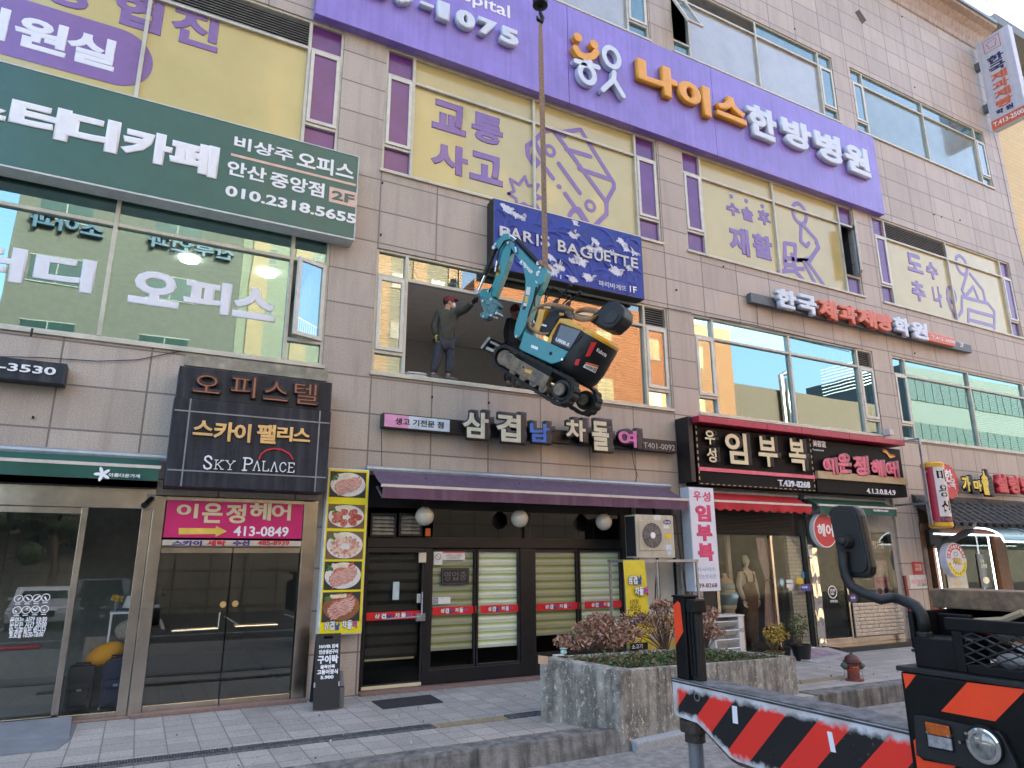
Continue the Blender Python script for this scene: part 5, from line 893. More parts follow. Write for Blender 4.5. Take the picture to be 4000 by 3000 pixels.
b.add(vs,[(j*7+i,j*7+i+1,j*7+i+8,j*7+i+7) for j in range(n) for i in range(6)]); b.build('cloth',m_bny,bn,fix=False,smooth=True)
Yb=Y-.075; w_=x1-x0; logo(x0+.05,z1-.62,w_*.95,.36,Yb,bn,two=True); text('1인분\n삼겹살',(x0+.06,x1-.2,z1-.88,z1-.68,Yb),black,.002,0,parent=bn)
for z,s in ((z1-1.0,'돼지고기'),(z1-1.45,'소고기')): b=MB(); b.box(x0+.03,x1-.08,Yb-.001,Yb+.002,z-.1,z+.02); b.build('label_bar',black,bn); text(s,(x0+.06,x0+.3,z-.08,z,Yb-.002),white,.002,.01,parent=bn)
text('차돌박이',(x0+.06,x1-.15,z1-1.68,z1-1.56,Yb),black,.002,.02,parent=bn); b=MB(); b.cyl((x0+.28,Y+.04,0),(x0+.28,Y+.04,z1),.012,n=6); b.box(x0+.05,x1-.05,Y-.15,Y+.2,0,.03); b.build('stand',black,bn)
# --- maternity shop
b=MB(); r=rect(9,308,68,790,213,-.12); n=15
for i in range(n): z=r[2]+(r[3]-r[2])*i/n; b.prism([(r[0],-.10,z),(r[0],-.125,z+.012),(r[0],-.125,z+.022),(r[0],-.10,z+.033)],(r[1]-r[0],0,0))
b.build('roller_shutter',mat('dark_shutter',(.035,.033,.033),.45,metal=.4,var=.2),bld)
b=MB()
for x0,x1,z0,z1 in ((10.66,11.2,0,3.6),(13.92,13.99,0,3.6),(11.2,13.92,2.6,3.6)): b.box(x0,x1,.06,.16,z0,z1)
b.build('shopfront_frame',m_dark,bld,bev=.006); sm=[aY('f',x,560,.08).x for x in (660,905,1340)]
b=MB(); b.box(sm[0]-.12,sm[0]-.04,.04,.12,.0,2.6); b.build('shop_frame',m_steel,bld,bev=.005); b=MB(); b.box(sm[2]-.05,sm[2]+.02,.04,.12,.0,2.6); b.build('shop_frame',m_steel,bld,bev=.005); b=MB(); b.box(sm[1]-.05,sm[1]+.05,.30,.38,.05,2.6); b.box(sm[0]-.08,sm[0]+.04,.3,.42,.05,2.6); b.box(sm[0]+.04,sm[1]-.05,.9,.95,.05,2.6); b.build('display_panel',mat('display_white',(.50,.48,.44),.6),bld)
b=MB(); b.quad((11.2,.09,.05),(sm[2]-.05,.09,.05),(sm[2]-.05,.09,2.6),(11.2,.09,2.6)); b.quad((sm[2]+.02,.09,.05),(13.92,.09,.05),(13.92,.09,2.6),(sm[2]+.02,.09,2.6)); b.build('shop_glass',g_dark,bld)
m_gbk=brickmat('grey_painted_brick',(.58,.64,.65),(.64,.70,.71),(.42,.47,.48),.24,.085,(0,0),'xz',.01,.5,.7,.1,30,.8); bx=aY('f',1520,700,.2).x; b=MB(); b.box(bx,13.93,.11,.2,.05,2.6); b.build('brick_panel',m_gbk,bld); b=MB(); b.box(bx-.3,13.93,-.05,.06,.0,.12); b.build('threshold',white,bld)
# silver pillar and salon
def wavy(name,x0,x1,y,z0,z1,m):
    b=MB(); n,mz=8,40; rg=random.Random(9); vs=[(x0+(x1-x0)*i/n,y-.012*noise.noise((i*.5,j*.35,2))-.005*math.sin(j*.9),z0+(z1-z0)*j/mz) for j in range(mz+1) for i in range(n+1)]; b.add(vs,[(j*(n+1)+i,j*(n+1)+i+1,(j+1)*(n+1)+i+1,(j+1)*(n+1)+i) for j in range(mz) for i in range(n)]); b.box(x0,x1,y+.02,y+.12,z0,z1); o=b.build(name,m,bld,fix=False); 
    for p in o.data.polygons[:n*mz]: p.use_smooth=True
wavy('mirror_pillar',13.99,14.26,-.06,.0,3.1,mat('mirror_stainless',(.68,.64,.58),.06,metal=1,var=.08))
b=MB()
for x0,x1,z0,z1 in ((14.26,17.5,2.75,3.6),(17.3,17.5,0,2.75)): b.box(x0,x1,.06,.16,z0,z1)
b.build('shopfront_frame',mat('salon_frame',(.30,.29,.27),.4),bld,bev=.006); b=MB(); b.box(15.30,15.36,.03,.12,.12,2.75); b.box(14.27,15.30,.03,.1,.12,.26); b.box(15.36,17.3,.03,.1,.12,.24); b.build('shop_frame',m_steel,bld,bev=.005)
b=MB(); b.quad((14.26,.07,.2),(15.3,.07,.2),(15.3,.07,2.75),(14.26,.07,2.75)); b.quad((15.36,.07,1.0),(17.3,.07,1.0),(17.3,.07,2.75),(15.36,.07,2.75)); b.build('shop_glass',g_dark,bld)
m_sbk=mat('silver_brick_sheet',(.50,.46,.42),.3,metal=.85,var=.15,bump=.5,sc=12); b=MB()
for j in range(9):
    for i in range(8):
        x=15.4+i*.236-(0 if j%2 else .06); z=.26+j*.086; b.box(max(x,15.4)+.004,min(x+.232,17.28),.0,.04,z,z+.08)
b.build('silver_brick_panel',m_sbk,bld,bev=.012)
b=MB(); b.box(14.3,18.4,-.36,-.0,.0,.12); b.build('threshold',mat('black_tile',(.02,.02,.02),.3),bld,bev=.005)
po=thing('salon_poster','tall dark and purple hair treatment poster in the salon window','poster'); r=rect(9,1252,210,1400,590,.3); r=(r[0],r[1],.75,r[3]); b=MB(); b.box(r[0],r[1],.3,.31,r[2],r[3]); b.build('sheet',mat('lilac_poster',(.45,.22,.42),.5),po); b=MB(); hz=r[3]-r[2]; b.box(r[0],r[1],.296,.2995,r[3]-.34*hz,r[3]); b.build('dark_panel',mat('poster_charcoal',(.05,.045,.05),.5),po)
text('링거펌',(r[0]+.1,r[1]-.1,r[3]-.20*hz,r[3]-.1*hz,.295),white,.002,.02,parent=po); text('인생펌',(r[0]+.18,r[1]-.18,r[3]-.28*hz,r[3]-.24*hz,.295),MATS['lilac_poster'],.002,.01,parent=po); b=MB()
b.box(r[0]+.06,r[1]-.06,.296,.2995,r[3]-.56*hz,r[3]-.36*hz); b.build('picture',mat('poster_curl',(.50,.46,.50),.5,var=.3,sc=8),po); b=MB()
for j in range(3):
    for i in range(3): b.disc((r[0]+.16+i*.24,.2985,r[2]+.10+j*.21),(1,0,0),(0,0,1),.09,.085,12,(0,-.002,0))
b.build('picture',mat('poster_hair',(.04,.03,.03),.5),po); text('머릿결 고민되셨나요?',(r[0]+.06,r[1]-.06,r[3]-.64*hz,r[3]-.6*hz,.299),m_mag,.001,.01,parent=po)
c=aY(9,985,192,-.28); t=thing('round_sign','round red sign with white letters 헤어 partly behind the truck mirror','sign'); b=MB(); b.disc((c.x,-.28,c.z),(1,0,0),(0,0,1),.40,n=36,vec=(0,.12,0)); b.build('disc',white,t); b=MB(); b.disc((c.x,-.2805,c.z),(1,0,0),(0,0,1),.375,n=36,vec=(0,-.004,0)); b.build('face',m_red2,t); text('헤어',(c.x-.27,c.x+.27,c.z-.15,c.z+.15,-.285),white,.003,.03,parent=t); b=MB(); b.bar((c.x,-.16,c.z),(c.x,.06,c.z),.04,.04); b.build('bracket',m_galv,t)
stk=thing('window_sticker','round pale blue sticker and small cards on the glass door of the maternity shop','sticker')
for k,x,y,rr,m in (('f',1435,552,.075,mat('sky_sticker',(.10,.36,.60),.4)),('f',1708,460,.065,MATS['sky_sticker']),('f',1432,552,.045,m_cream)): v=aY(k,x,y,.086 if rr>.05 else .083); b=MB(); b.disc(v,(1,0,0),(0,0,1),rr,rr*1.2,vec=(0,-.002,0)); b.build('disc',m,stk)
for x0,y0,x1,y1,m in ((1488,520,1575,560,m_paper),(1492,572,1582,618,m_paper),(1518,622,1565,652,m_paper),(1612,500,1702,570,m_ye)): sticker('f',x0,y0,x1,y1,.086,m,'card',None,None,stk)
for x0,y0,x1,y1,lab in ((1668,572,1795,660,'indigo card sticker at the edge of the mirror-steel pillar'),):
    o,r=sticker('f',x0,y0,x1,y1,-.08,mat('indigo_card',(.04,.025,.22),.4),'card_sticker',lab,'sticker'); text('타투',(r[0]+.03,r[1]-.1,r[2]+.06,r[3]-.05,-.083),white,.001,.02,parent=o)
o,r=sticker('c',62,72,145,158,.0,MATS['indigo_card'],'card_sticker','indigo card sticker above the silver brick panel','sticker'); text('타투',(r[0]+.03,r[1]-.03,r[2]+.06,r[3]-.05,-.0025),white,.001,.02,parent=o)
o,r=sticker('f',1752,88,1812,222,-.09,m_paper,'card_sticker','white alarm company plate high on the mirror-steel pillar','sticker',d=.01); text('SECOM',(r[0]+.01,r[1]-.01,r[2]+.14,r[2]+.22,-.101),m_blu,.001,.02,parent=o)
v=aY('b',2060,40,.066); tt=thing('window_sticker','white printed opening hours badge on the dark salon door','sticker'); strokes([circ(v.x,v.z,.15,.14,14)],.02,XZ(.066),white,.002,'badge',tt); text('10:30\n7:00',(v.x-.09,v.x+.09,v.z-.07,v.z+.07,.066),white,.002,.02,parent=tt); text('예약제 운영',(v.x-.12,v.x+.14,v.z-.24,v.z-.18,.066),white,.002,.02,parent=tt)
# --- stew house front
m_wood=mat('stained_timber',(.16,.055,.018),.5,var=.3,streak=.4); m_tl=mat('grey_roof_tile',(.075,.072,.068),.8,var=.3,sc=8,bump=.3)
rt=thing('tiled_canopy','canopy of grey Korean roof tiles along the stew house front','canopy'); e0=aY('d',880,900,-1.0); tp=aY('d',720,655,-.05); zE,zT2=e0.z,tp.z; xl=18.35
b=MB(); b.prism([(xl,-.02,zT2-.12),(xl,-1.0,zE-.06),(xl,-1.0,zE),(xl,-.02,zT2)],(8.3,0,0)); b.build('deck',mat('canopy_board',(.05,.04,.035),.8),rt); n=22
b=MB()
for i in range(n):
    x=xl+.12+i*.37
    for j in range(5):
        u0,u1=j/5,(j+1.06)/5; b.tube([(x,-.02-.99*u0,zT2+(zE-zT2)*u0+.05),(x,-.02-.99*u1,zT2+(zE-zT2)*u1+.055)],[.085,.095],8)
b.build('cover_tiles',m_tl,rt); b=MB()
for i in range(n):
    x=xl+.12+i*.37
    for j in range(6): u=j/6; b.box(x+.1,x+.27,-.02-.99*(u+.18),-.02-.99*u,zT2+(zE-zT2)*u-.005,zT2+(zE-zT2)*u+.018)
b.build('pan_tiles',m_tl,rt); b=MB(); b.prism([(xl-.02,0,zT2+.18),(xl-.02,-.12,zT2+.12),(xl-.02,-.12,zT2-.03),(xl-.02,0,zT2-.03)],(8.4,0,0)); b.build('ridge',m_tl,rt)
b=MB(); pw=[aY('d',x,1400,.05).x for x in (790,880,1530,1680)]
b.box(pw[0],pw[0]+.2,-.02,.1,0,3.0); b.box(pw[1],pw[1]+.28,-.06,.1,0,3.0); b.box(pw[2],pw[2]+.55,-.02,.1,0,3.0); b.box(25,26.6,-.02,.1,0,3.0); b.box(18.5,26.6,.0,.1,2.75,3.0)
for x in (24.2,): b.box(x,x+.3,-.02,.1,0,3)
b.build('timber_front',m_wood,bld,bev=.01); b=MB(); b.quad((18.5,.08,.3),(26.6,.08,.3),(26.6,.08,2.75),(18.5,.08,2.75)); b.build('shop_glass',g_dark,bld); b=MB(); b.box(18.5,26.6,.02,.06,.78,.98); b.build('red_window_band',m_rband,bld)
for i in range(4): text('가마솥 설렁탕',(20.2+i*1.5,21.1+i*1.5,.83,.93,.018),m_cream,.003,.02,parent=bld)
b=MB(); b.box(20.0,26.6,.03,.062,.3,.77); b.build('window_print',mat('food_print',(.25,.16,.24),.5,var=.9,sc=5),bld)
def poster(k,x0,y0,x1,y1,m,label,s=None): 
    o,r=sticker(k,x0,y0,x1,y1,.06,m,'menu_poster',label,'poster')
    if s: text(s,(r[0]+.2*(r[1]-r[0]),r[1]-.2*(r[1]-r[0]),r[3]-.42*(r[3]-r[2]),r[3]-.16*(r[3]-r[2]),.057),m_cream,.002,.01,parent=o); b=MB(); b.disc(((r[0]+r[1])/2,.057,r[2]+.22*(r[3]-r[2])),(1,0,0),(0,0,1),.2*(r[1]-r[0])+.05,.1*(r[3]-r[2]),vec=(0,-.002,0)); b.build('bowl',m_cream,o)
poster('d',1000,1290,1235,1530,m_paper,'white menu poster with bowls in the stew house window, left of the dark one','설렁탕'); poster('d',1310,1185,1475,1520,mat('dark_poster',(.02,.025,.02),.4),'dark menu poster with a bowl of soup in the stew house window','한우\n설렁탕')
r=rect('d',835,945,970,1105,-.1); b=MB(); b.box(r[0],r[1],-.1,.0,r[2],r[3]); tag(b.build('window_shutter',mat('black_slat',(.02,.02,.022),.5)),'small black slatted box under the tiled canopy','box')
ta=thing('arched_awning','arched teal translucent awning edged with white light strips at the stew house','awning'); m_led=mat('lit_led_strip',(.85,.93,1),.5,emit=1.2); a=aY('d',1310,925,-1.0); c=aY('d',1460,1050,-1.5); b=MB(); vs=[];n=10
for j in range(n+1): t_=R(90*j/n); vs.append((-.95-.65*math.sin(t_),c.z+(a.z-c.z)*math.cos(t_)))
for j in range(n): b.quad((a.x,*vs[j]),(26.6,*vs[j]),(26.6,*vs[j+1]),(a.x,*vs[j+1]))
b.build('sheet',mat('teal_polycarbonate',(.05,.20,.20),.25,coat=.4),ta,fix=False,smooth=True); b=MB()
for x in (a.x,a.x+1.5,a.x+3): b.tube([(x,y-.01,z+.01) for y,z in vs],.025,6)
b.build('rib',m_galv,ta); b=MB(); b.tube([(a.x-.03,y-.02,z) for y,z in vs],.018,5); b.tube([(a.x,vs[-1][0]-.02,vs[-1][1]-.03),(26.6,vs[-1][0]-.02,vs[-1][1]-.03)],.018,5); b.build('led_strip',m_led,ta)
p,q,s_=aY('d',925,1130,-.15),aY('d',1285,925,-1.0),aY('d',985,1600,-.1); sl_=thing('led_strip','white light strips outlining the stew house timber posts and beam','light strip'); b=MB(); b.tube([p+Vector((0,-.03,-.05)),q],.02,5); b.tube([(p.x,-.1,p.z),(s_.x,-.1,.8)],.015,5); x2=aY('d',1475,1300,-.08).x; b.tube([(x2,-.08,2.7),(x2,-.08,.8)],.02,5); b.tube([(p.x,-.1,2.72),(26,-.1,2.72)],.018,5); b.tube([(18.8,-.08,1.0),(26,-.08,1.0)],.012,5); b.build('strip',m_led,sl_); b=MB(); b.bar(p,q,.06,.16); b.build('beam',mat('grey_beam',(.10,.10,.10),.6),sl_)
c=aY('d',1118,1245,-.7); t=thing('round_sign','round white, red and yellow stew house sign hanging under the canopy','sign'); rr=.44; b=MB(); b.cyl((c.x,-.5,c.z),(c.x,-.7,c.z),rr,n=40); b.build('drum',mat('white_sign_rim',(.60,.60,.68),.4),t,bev=.03)
def ring(a0,a1,r0,r1,m): b=MB(); n=30; b.prism([(c.x+r1*math.cos(R(a0+(a1-a0)*i/n)),-.702,c.z+r1*math.sin(R(a0+(a1-a0)*i/n))) for i in range(n+1)]+[(c.x+r0*math.cos(R(a1-(a1-a0)*i/n)),-.702,c.z+r0*math.sin(R(a1-(a1-a0)*i/n))) for i in range(n+1)],(0,-.003,0)); b.build('ring',m,t)
ring(8,172,.28,.41,m_red2); ring(188,352,.28,.41,m_yb)
for i,ch in enumerate('전통가마솥한우설렁탕'): a_=R(165-i*16.6); text(ch,(Vector((c.x+.345*math.cos(a_),-.706,c.z+.345*math.sin(a_)))-Vector((math.sin(a_),0,-math.cos(a_)))*.035-Vector((math.cos(a_),0,math.sin(a_)))*.04,Vector((math.sin(a_),0,-math.cos(a_)))*.07,Vector((math.cos(a_),0,math.sin(a_)))*.08,(0,-1,0)),white,.002,.03,parent=t)
for i,ch in enumerate('찾아주셔서감사합니다'): a_=R(197+i*16.4); text(ch,(Vector((c.x+.345*math.cos(a_),-.706,c.z+.345*math.sin(a_)))-Vector((-math.sin(a_),0,math.cos(a_)))*.03-Vector((-math.cos(a_),0,-math.sin(a_)))*.035,Vector((-math.sin(a_),0,math.cos(a_)))*.06,Vector((-math.cos(a_),0,-math.sin(a_)))*.07,(0,-1,0)),black,.002,.0,parent=t)
text('가마솥',(c.x-.2,c.x+.2,c.z-.11,c.z+.06,-.704),black,.003,.08,parent=t); text('가마솥',(c.x-.19,c.x+.19,c.z-.10,c.z+.05,-.7075),m_ye,.002,.04,parent=t); strokes([circ(c.x-.02,c.z+.15,.09,.05,14)],.012,XZ(-.704),m_blu,.002,'bowl_mark',t)
o,r=sticker('d',665,1262,787,1390,-.003,m_red2,'notice','red stew house notice on the granite pillar','notice'); text('가마솥\n설렁탕',(r[0]+.1,r[1]-.05,r[2]+.3*(r[3]-r[2]),r[3]-.05,-.0055),m_cream,.002,.02,parent=o)
o,r=sticker('d',640,1395,833,1525,-.003,m_paper,'notice','white hair salon notice under the red one on the granite pillar','notice'); text('이은정헤어',(r[0]+.06,r[1]-.06,r[2]+.32*(r[3]-r[2]),r[2]+.68*(r[3]-r[2]),-.0055),m_pink,.002,.01,parent=o); text('413-0849',(r[0]+.4*(r[1]-r[0]),r[1]-.05,r[2]+.05,r[2]+.13,-.0055),m_nv,.002,0,parent=o)
a,c=aY('d',592,1400,-.2),aY('d',640,1640,-.2); b=MB(); b.bar((a.x,-.2,a.z),(c.x,-.2,0),.09,.05); tag(b.build('red_board',mat('oxblood_board',(.20,.02,.02),.5)),'narrow dark red board leaning on the granite pillar by the salon','board')
# security camera
c=aY('g',1870,150,-.12); t=thing('security_camera','black bullet security camera on the steel header of the thrift shop','camera'); b=MB(); b.box(c.x-.06,c.x+.05,-.05,-.03,c.z-.03,c.z+.07); b.build('mount',m_trim,t); e=aY('g',1780,235,-.3); b=MB(); b.tube([c,c+(e-c)*.95,e],[.035,.04,.045],12); b.build('body',black,t); b=MB(); b.cyl((c.x,-.03,c.z+.01),c,.02,n=8); b.build('arm',black,t)
# ================================================================ STREET OBJECTS
m_pl=mat('planter_concrete',(.30,.285,.25),.95,var=.4,sc=4,bump=.8,streak=.95,stain=(.035,.032,.028),bsc=40)
def _pl():
    m=m_pl; t=m.node_tree; N=t.nodes; L=t.links; b=N['Principled BSDF']; src=b.inputs['Base Color'].links[0].from_socket
    tc=N.new('ShaderNodeTexCoord'); n=N.new('ShaderNodeTexNoise'); n.inputs['Scale'].default_value=17; n.inputs['Detail'].default_value=10; n.inputs['Roughness'].default_value=.8; mp=N.new('ShaderNodeMapping'); mp.inputs['Scale'].default_value=(1,1,.6); L.new(tc.outputs['Object'],mp.inputs[0]); L.new(mp.outputs[0],n.inputs['Vector'])
    r=N.new('ShaderNodeValToRGB'); r.color_ramp.elements[0].position=.55; r.color_ramp.elements[1].position=.60; L.new(n.outputs[0],r.inputs[0]); mx=N.new('ShaderNodeMix'); mx.data_type='RGBA'; L.new(r.outputs[0],mx.inputs[0]); L.new(src,mx.inputs[6]); mx.inputs[7].default_value=(.50,.48,.40,1); L.new(mx.outputs[2],b.inputs['Base Color'])
_pl()
pt=thing('planter','big weathered concrete planter on the pavement in front of the restaurant','planter')
Lx,Fx,Rx=aZ('q',70,625),aZ('q',437,662),aZ('q',1237,497); TOP=[.80,.70,.56,.62]; Q=[Vector((Lx.x,Lx.y)),Vector((Fx.x,Fx.y)),Vector((Rx.x,Rx.y)),Vector((Rx.x-.75,Rx.y+1.25))]
cen=sum(Q,Vector((0,0)))/4
def ins(d): return [cen+(q-cen)*(1-d/((q-cen).length)) for q in Q]
I=ins(.24); vs=[(*q,-.3) for q in Q]+[(*q,t) for q,t in zip(Q,TOP)]+[(*q,t) for q,t in zip(I,TOP)]+[(*q,t-.14) for q,t in zip(I,TOP)]
b=MB(); b.add(vs,[(i,(i+1)%4,4+(i+1)%4,4+i) for i in range(4)]+[(4+i,4+(i+1)%4,8+(i+1)%4,8+i) for i in range(4)]+[(8+i,8+(i+1)%4,12+(i+1)%4,12+i) for i in range(4)]); b.build('trough',m_pl,pt,bev=.018)
I2=ins(.23); b=MB(); b.quad(*[(*q,t-.05) for q,t in zip(I2,TOP)]); b.build('soil',mat('planter_soil',(.075,.05,.03),.95,var=.5,sc=20,bump=1,bsc=60),pt,fix=False)
p=aZ('q',80,342,.68); o=onp('q',80,342,(Q[0].x,Q[0].y,0),Vector((Q[1].y-Q[0].y,-(Q[1].x-Q[0].x),0)).normalized()); d_=Vector((*(Q[1]-Q[0]).normalized(),0)); nn=Vector((d_.y,-d_.x,0)); b=MB(); b.prism([o+nn*.004-d_*.06+Vector((0,0,.05)),o+nn*.004+d_*.08+Vector((0,0,.045)),o+nn*.004+d_*.08-Vector((0,0,.06)),o+nn*.004-d_*.06-Vector((0,0,.055))],nn*.003); b.build('notice_tile',mat('notice_tile',(.55,.32,.2),.5),pt)
def inplant(u,v): # bilinear inside the trough -> point on the soil
    a=I2[0].lerp(I2[1],v); c=I2[3].lerp(I2[2],v); q=a.lerp(c,u); t=(TOP[0]*(1-v)+TOP[1]*v)*(1-u)+(TOP[3]*(1-v)+TOP[2]*v)*u; return Vector((q.x,q.y,t-.05))
def leaves(b,c,r,n,rg,s=.03,flat=.8,shell=.35):
    for _ in range(n):
        d=Vector((rg.gauss(0,1),rg.gauss(0,1),rg.gauss(0,1)*flat)); d=d.normalized()*(shell+(1-shell)*rg.random()**.6); p=c+Vector((d.x*r[0],d.y*r[1],d.z*r[2])); a=Vector((rg.uniform(-1,1),rg.uniform(-1,1),rg.uniform(-.3,1))).normalized(); e=a.cross(Vector((rg.uniform(-1,1),rg.uniform(-1,1),rg.uniform(-1,1)))).normalized(); q=s*rg.uniform(.6,1.3); b.quad(p-a*q,p+e*q*.42,p+a*q,p-e*q*.42)
m_l1=mat('russet_leaf',(.32,.16,.09),.7,var=.5,sc=30); m_l2=mat('dry_pink_leaf',(.46,.27,.19),.7,var=.45,sc=30); m_lg=mat('green_leaf',(.05,.11,.02),.6,var=.5,sc=25); m_ly=mat('yellow_leaf',(.38,.26,.03),.6,var=.4,sc=25); m_twig=mat('twig_bark',(.10,.06,.04),.9)
def shrub(base,clumps,label,rnd_,n=300,mats=(m_l1,m_l2)):
    rg=random.Random(rnd_); t=thing('shrub',label,'shrub','russet shrubs in the planter',tuple(base)); b=MB()
    for c,r in clumps:
        c=Vector(c)
        for k in range(7):
            e=c+Vector((rg.uniform(-1,1)*r[0],rg.uniform(-1,1)*r[1],rg.uniform(-.2,1)*r[2]))*.95; m_=e*.5+Vector((rg.uniform(-.05,.05),rg.uniform(-.05,.05),.03)); b.tube([(e.x*.05,e.y*.05,-.03),m_,e],[.009,.006,.003],5)
    b.build('stem',m_twig,t)
    for i,m in enumerate(mats):
        b=MB()
        for c,r in clumps: leaves(b,Vector(c),r,int(n*(.6 if i==0 else .4)),rg,.04)
        b.build('foliage',m,t,fix=False)
sp=lambda x,y,v,u: None
def at_soil(x,y): return aZ('q',x,y,.64)
b1=at_soil(380,330); k=(b1-EYE).dot(CF)/F*.86614   # metres per tile pixel at that distance
shrub(b1,[((-.55,.1,.24),(.36,.3,.12)),((-.1,.0,.30),(.42,.32,.2)),((.38,.15,.30),(.38,.3,.2)),((.0,.2,.52),(.26,.2,.12)),((-.25,.1,.42),(.3,.25,.12))],'full russet-leaved shrub at the left of the concrete planter',4,360)
b2=at_soil(640,300); shrub(b2,[((-.42,.2,.50),(.36,.3,.14)),((-.55,.2,.30),(.3,.3,.12)),((0,.1,.42),(.36,.32,.2)),((-.05,.0,.70),(.22,.2,.1)),((.3,.2,.38),(.3,.3,.2))],'taller sparse russet shrub in the planter beside the black truck post',5,230)
b3=at_soil(820,285); shrub(b3,[((.0,.1,.36),(.3,.3,.2)),((.15,.1,.52),(.24,.2,.14)),((.12,0,.22),(.26,.25,.14))],'small orange-brown shrub in the planter right of the black truck post',6,230,(m_l2,mat('rust_leaf',(.33,.14,.05),.7,var=.4,sc=30)))
rg=random.Random(12); b=MB(); c2=MB()
for _ in range(2600):
    p=inplant(rg.random(),rg.random()**.7); leaves(b if rg.random()<.72 else c2,p+Vector((0,0,rg.uniform(.0,.08))),(.03,.03,.02),1,rg,.032)
tag(b.build('ground_cover',m_lg,fix=False),kind='stuff'); tag(c2.build('leaf_litter',mat('dead_leaf',(.20,.11,.05),.9,var=.5,sc=30),fix=False),kind='stuff')
b=MB(); c=at_soil(255,300)
for i in range(16): leaves(b,c+Vector((rg.uniform(-.12,.12),rg.uniform(-.1,.1),.06+rg.random()*.22)),(.06,.06,.05),3,rg,.075)
tag(b.build('leafy_plant',m_lg,fix=False),'broad-leaved green plant at the left front corner of the planter','plant')
c=aZ('q',175,312,.83); t=thing('crumpled_wrapper','crumpled pale green plastic cup and papers left on the planter rim','litter',loc=(c.x,c.y,.80)); b=MB(); b.lathe([(.02,0),(.045,.03),(.04,.07),(.06,.09)],n=9); b.build('cup',mat('mint_plastic',(.40,.55,.52),.4),t); b=MB(); b.box(-.16,-.02,-.05,.03,0,.015); b.build('paper',m_paper,t)
# folding board
ab=thing('folding_board','black folding A-board with white hand lettering standing by the pillar','sign'); A=aZ(7,1930,1312),aZ(7,2090,1300); w=A[1]-A[0]; L_=w.length; hb=1.02; n_=Vector((w.y,-w.x,0)).normalized(); lean=.22
if n_.y>0: n_=-n_
O_=A[0]; up=(Vector((0,0,hb))-n_*lean); m_bb=mat('chalkboard_black',(.009,.0095,.012),.55,var=.2); wd=w.normalized(); nf=(wd.cross(up)).normalized(); nf=nf if nf.dot(n_)>0 else -nf
b=MB(); hx=.34*L_; hol=[O_+wd*(L_*.5-hx*.55)+up*.93,O_+wd*(L_*.5+hx*.55)+up*.93,O_+wd*(L_*.5+hx*.55)+up*.965,O_+wd*(L_*.5-hx*.55)+up*.965]
b.prism([O_+up*.02,O_+wd*L_+up*.02,O_+wd*L_+up*.93,O_+up*.93],-nf*.02); b.prism([O_+up*.9305,hol[0]+up*.0005,hol[3],O_+up*.965],-nf*.02); b.prism([hol[1]+up*.0005,O_+wd*L_+up*.9305,O_+wd*L_+up*.965,hol[2]],-nf*.02); b.prism([O_+up*.9655,O_+wd*L_+up*.9655,O_+wd*L_+up,O_+up],-nf*.02); b.build('front_board',m_bb,ab)
O2=O_-n_*.62; up2=(O_+up-nf*.024)-O2; b=MB(); b.prism([O2+up2*.02,O2+wd*L_+up2*.02,O2+wd*L_+up2*.985,O2+up2*.985],-nf*.02); b.build('rear_board',m_bb,ab)
for s,z0,z1,a,c in (('NAVER 검색',.80,.855,.14,.9),('안산생선구이',.725,.785,.14,.9),('구이락',.60,.71,.1,.92),('골목안쪽',.535,.585,.22,.8),('고등어정식',.46,.525,.1,.92),('5.900',.40,.445,.24,.76)): text(s,(O_+wd*L_*a+up*z0+nf*.001,wd*L_*(c-a),up*(z1-z0),nf),white,.003,.045,parent=ab)
b=MB()
for s in (.02,.98): b.tube([O_+wd*L_*s+up*.30+nf*.01,O_+wd*L_*s+up*.36+nf*.012],.012,6)
b.build('stay',m_galv,ab); b=MB(); g0=A[1]+Vector((.05,.12,0)); b.cyl(g0,g0+Vector((0,0,.28)),.055,.05,n=12); b.cyl(g0+Vector((0,0,.28)),g0+Vector((.0,.1,.48)),.045,.04,n=12); tag(b.build('floor_pipe',mat('grey_rubber_pipe',(.12,.12,.12),.6)),'short grey pipe end on the ground beside the folding board','pipe')
b=MB(); b.prism([aZ(8,240,1250),aZ(8,310,1297),aZ(8,682,1255),aZ(8,600,1210)],(0,0,.012)); tag(b.build('doormat',mat('black_mat',(.025,.024,.028),.9,var=.3,sc=20,bump=.6,bsc=80)),'black rubber doormat on the pavement before the restaurant door','doormat')
a,c,e,g=aZ(7,-300,1630),aZ(7,375,1545),aZ(7,440,1450),aZ(7,415,1405); b=MB(); z1=.07
b.prism([(-3,c.y,0),(c.x-.04,c.y,0),(c.x+.06,c.y+.5,0),(c.x+.06,-.12,0),(-3,-.12,0)],(0,0,.01)); b.add([(-3,c.y+.02,.01),(c.x-.06,c.y+.02,.01),(c.x+.04,c.y+.5,.012),(c.x,-.12,z1+.03),(-3,-.12,z1+.03)],[(0,1,2,3,4)]); tag(b.build('ramp_mat',mat('grey_rubber_ramp',(.19,.20,.215),.7,var=.15,sc=3)),'grey ramp mat at the thrift shop door in the bottom left corner','ramp')
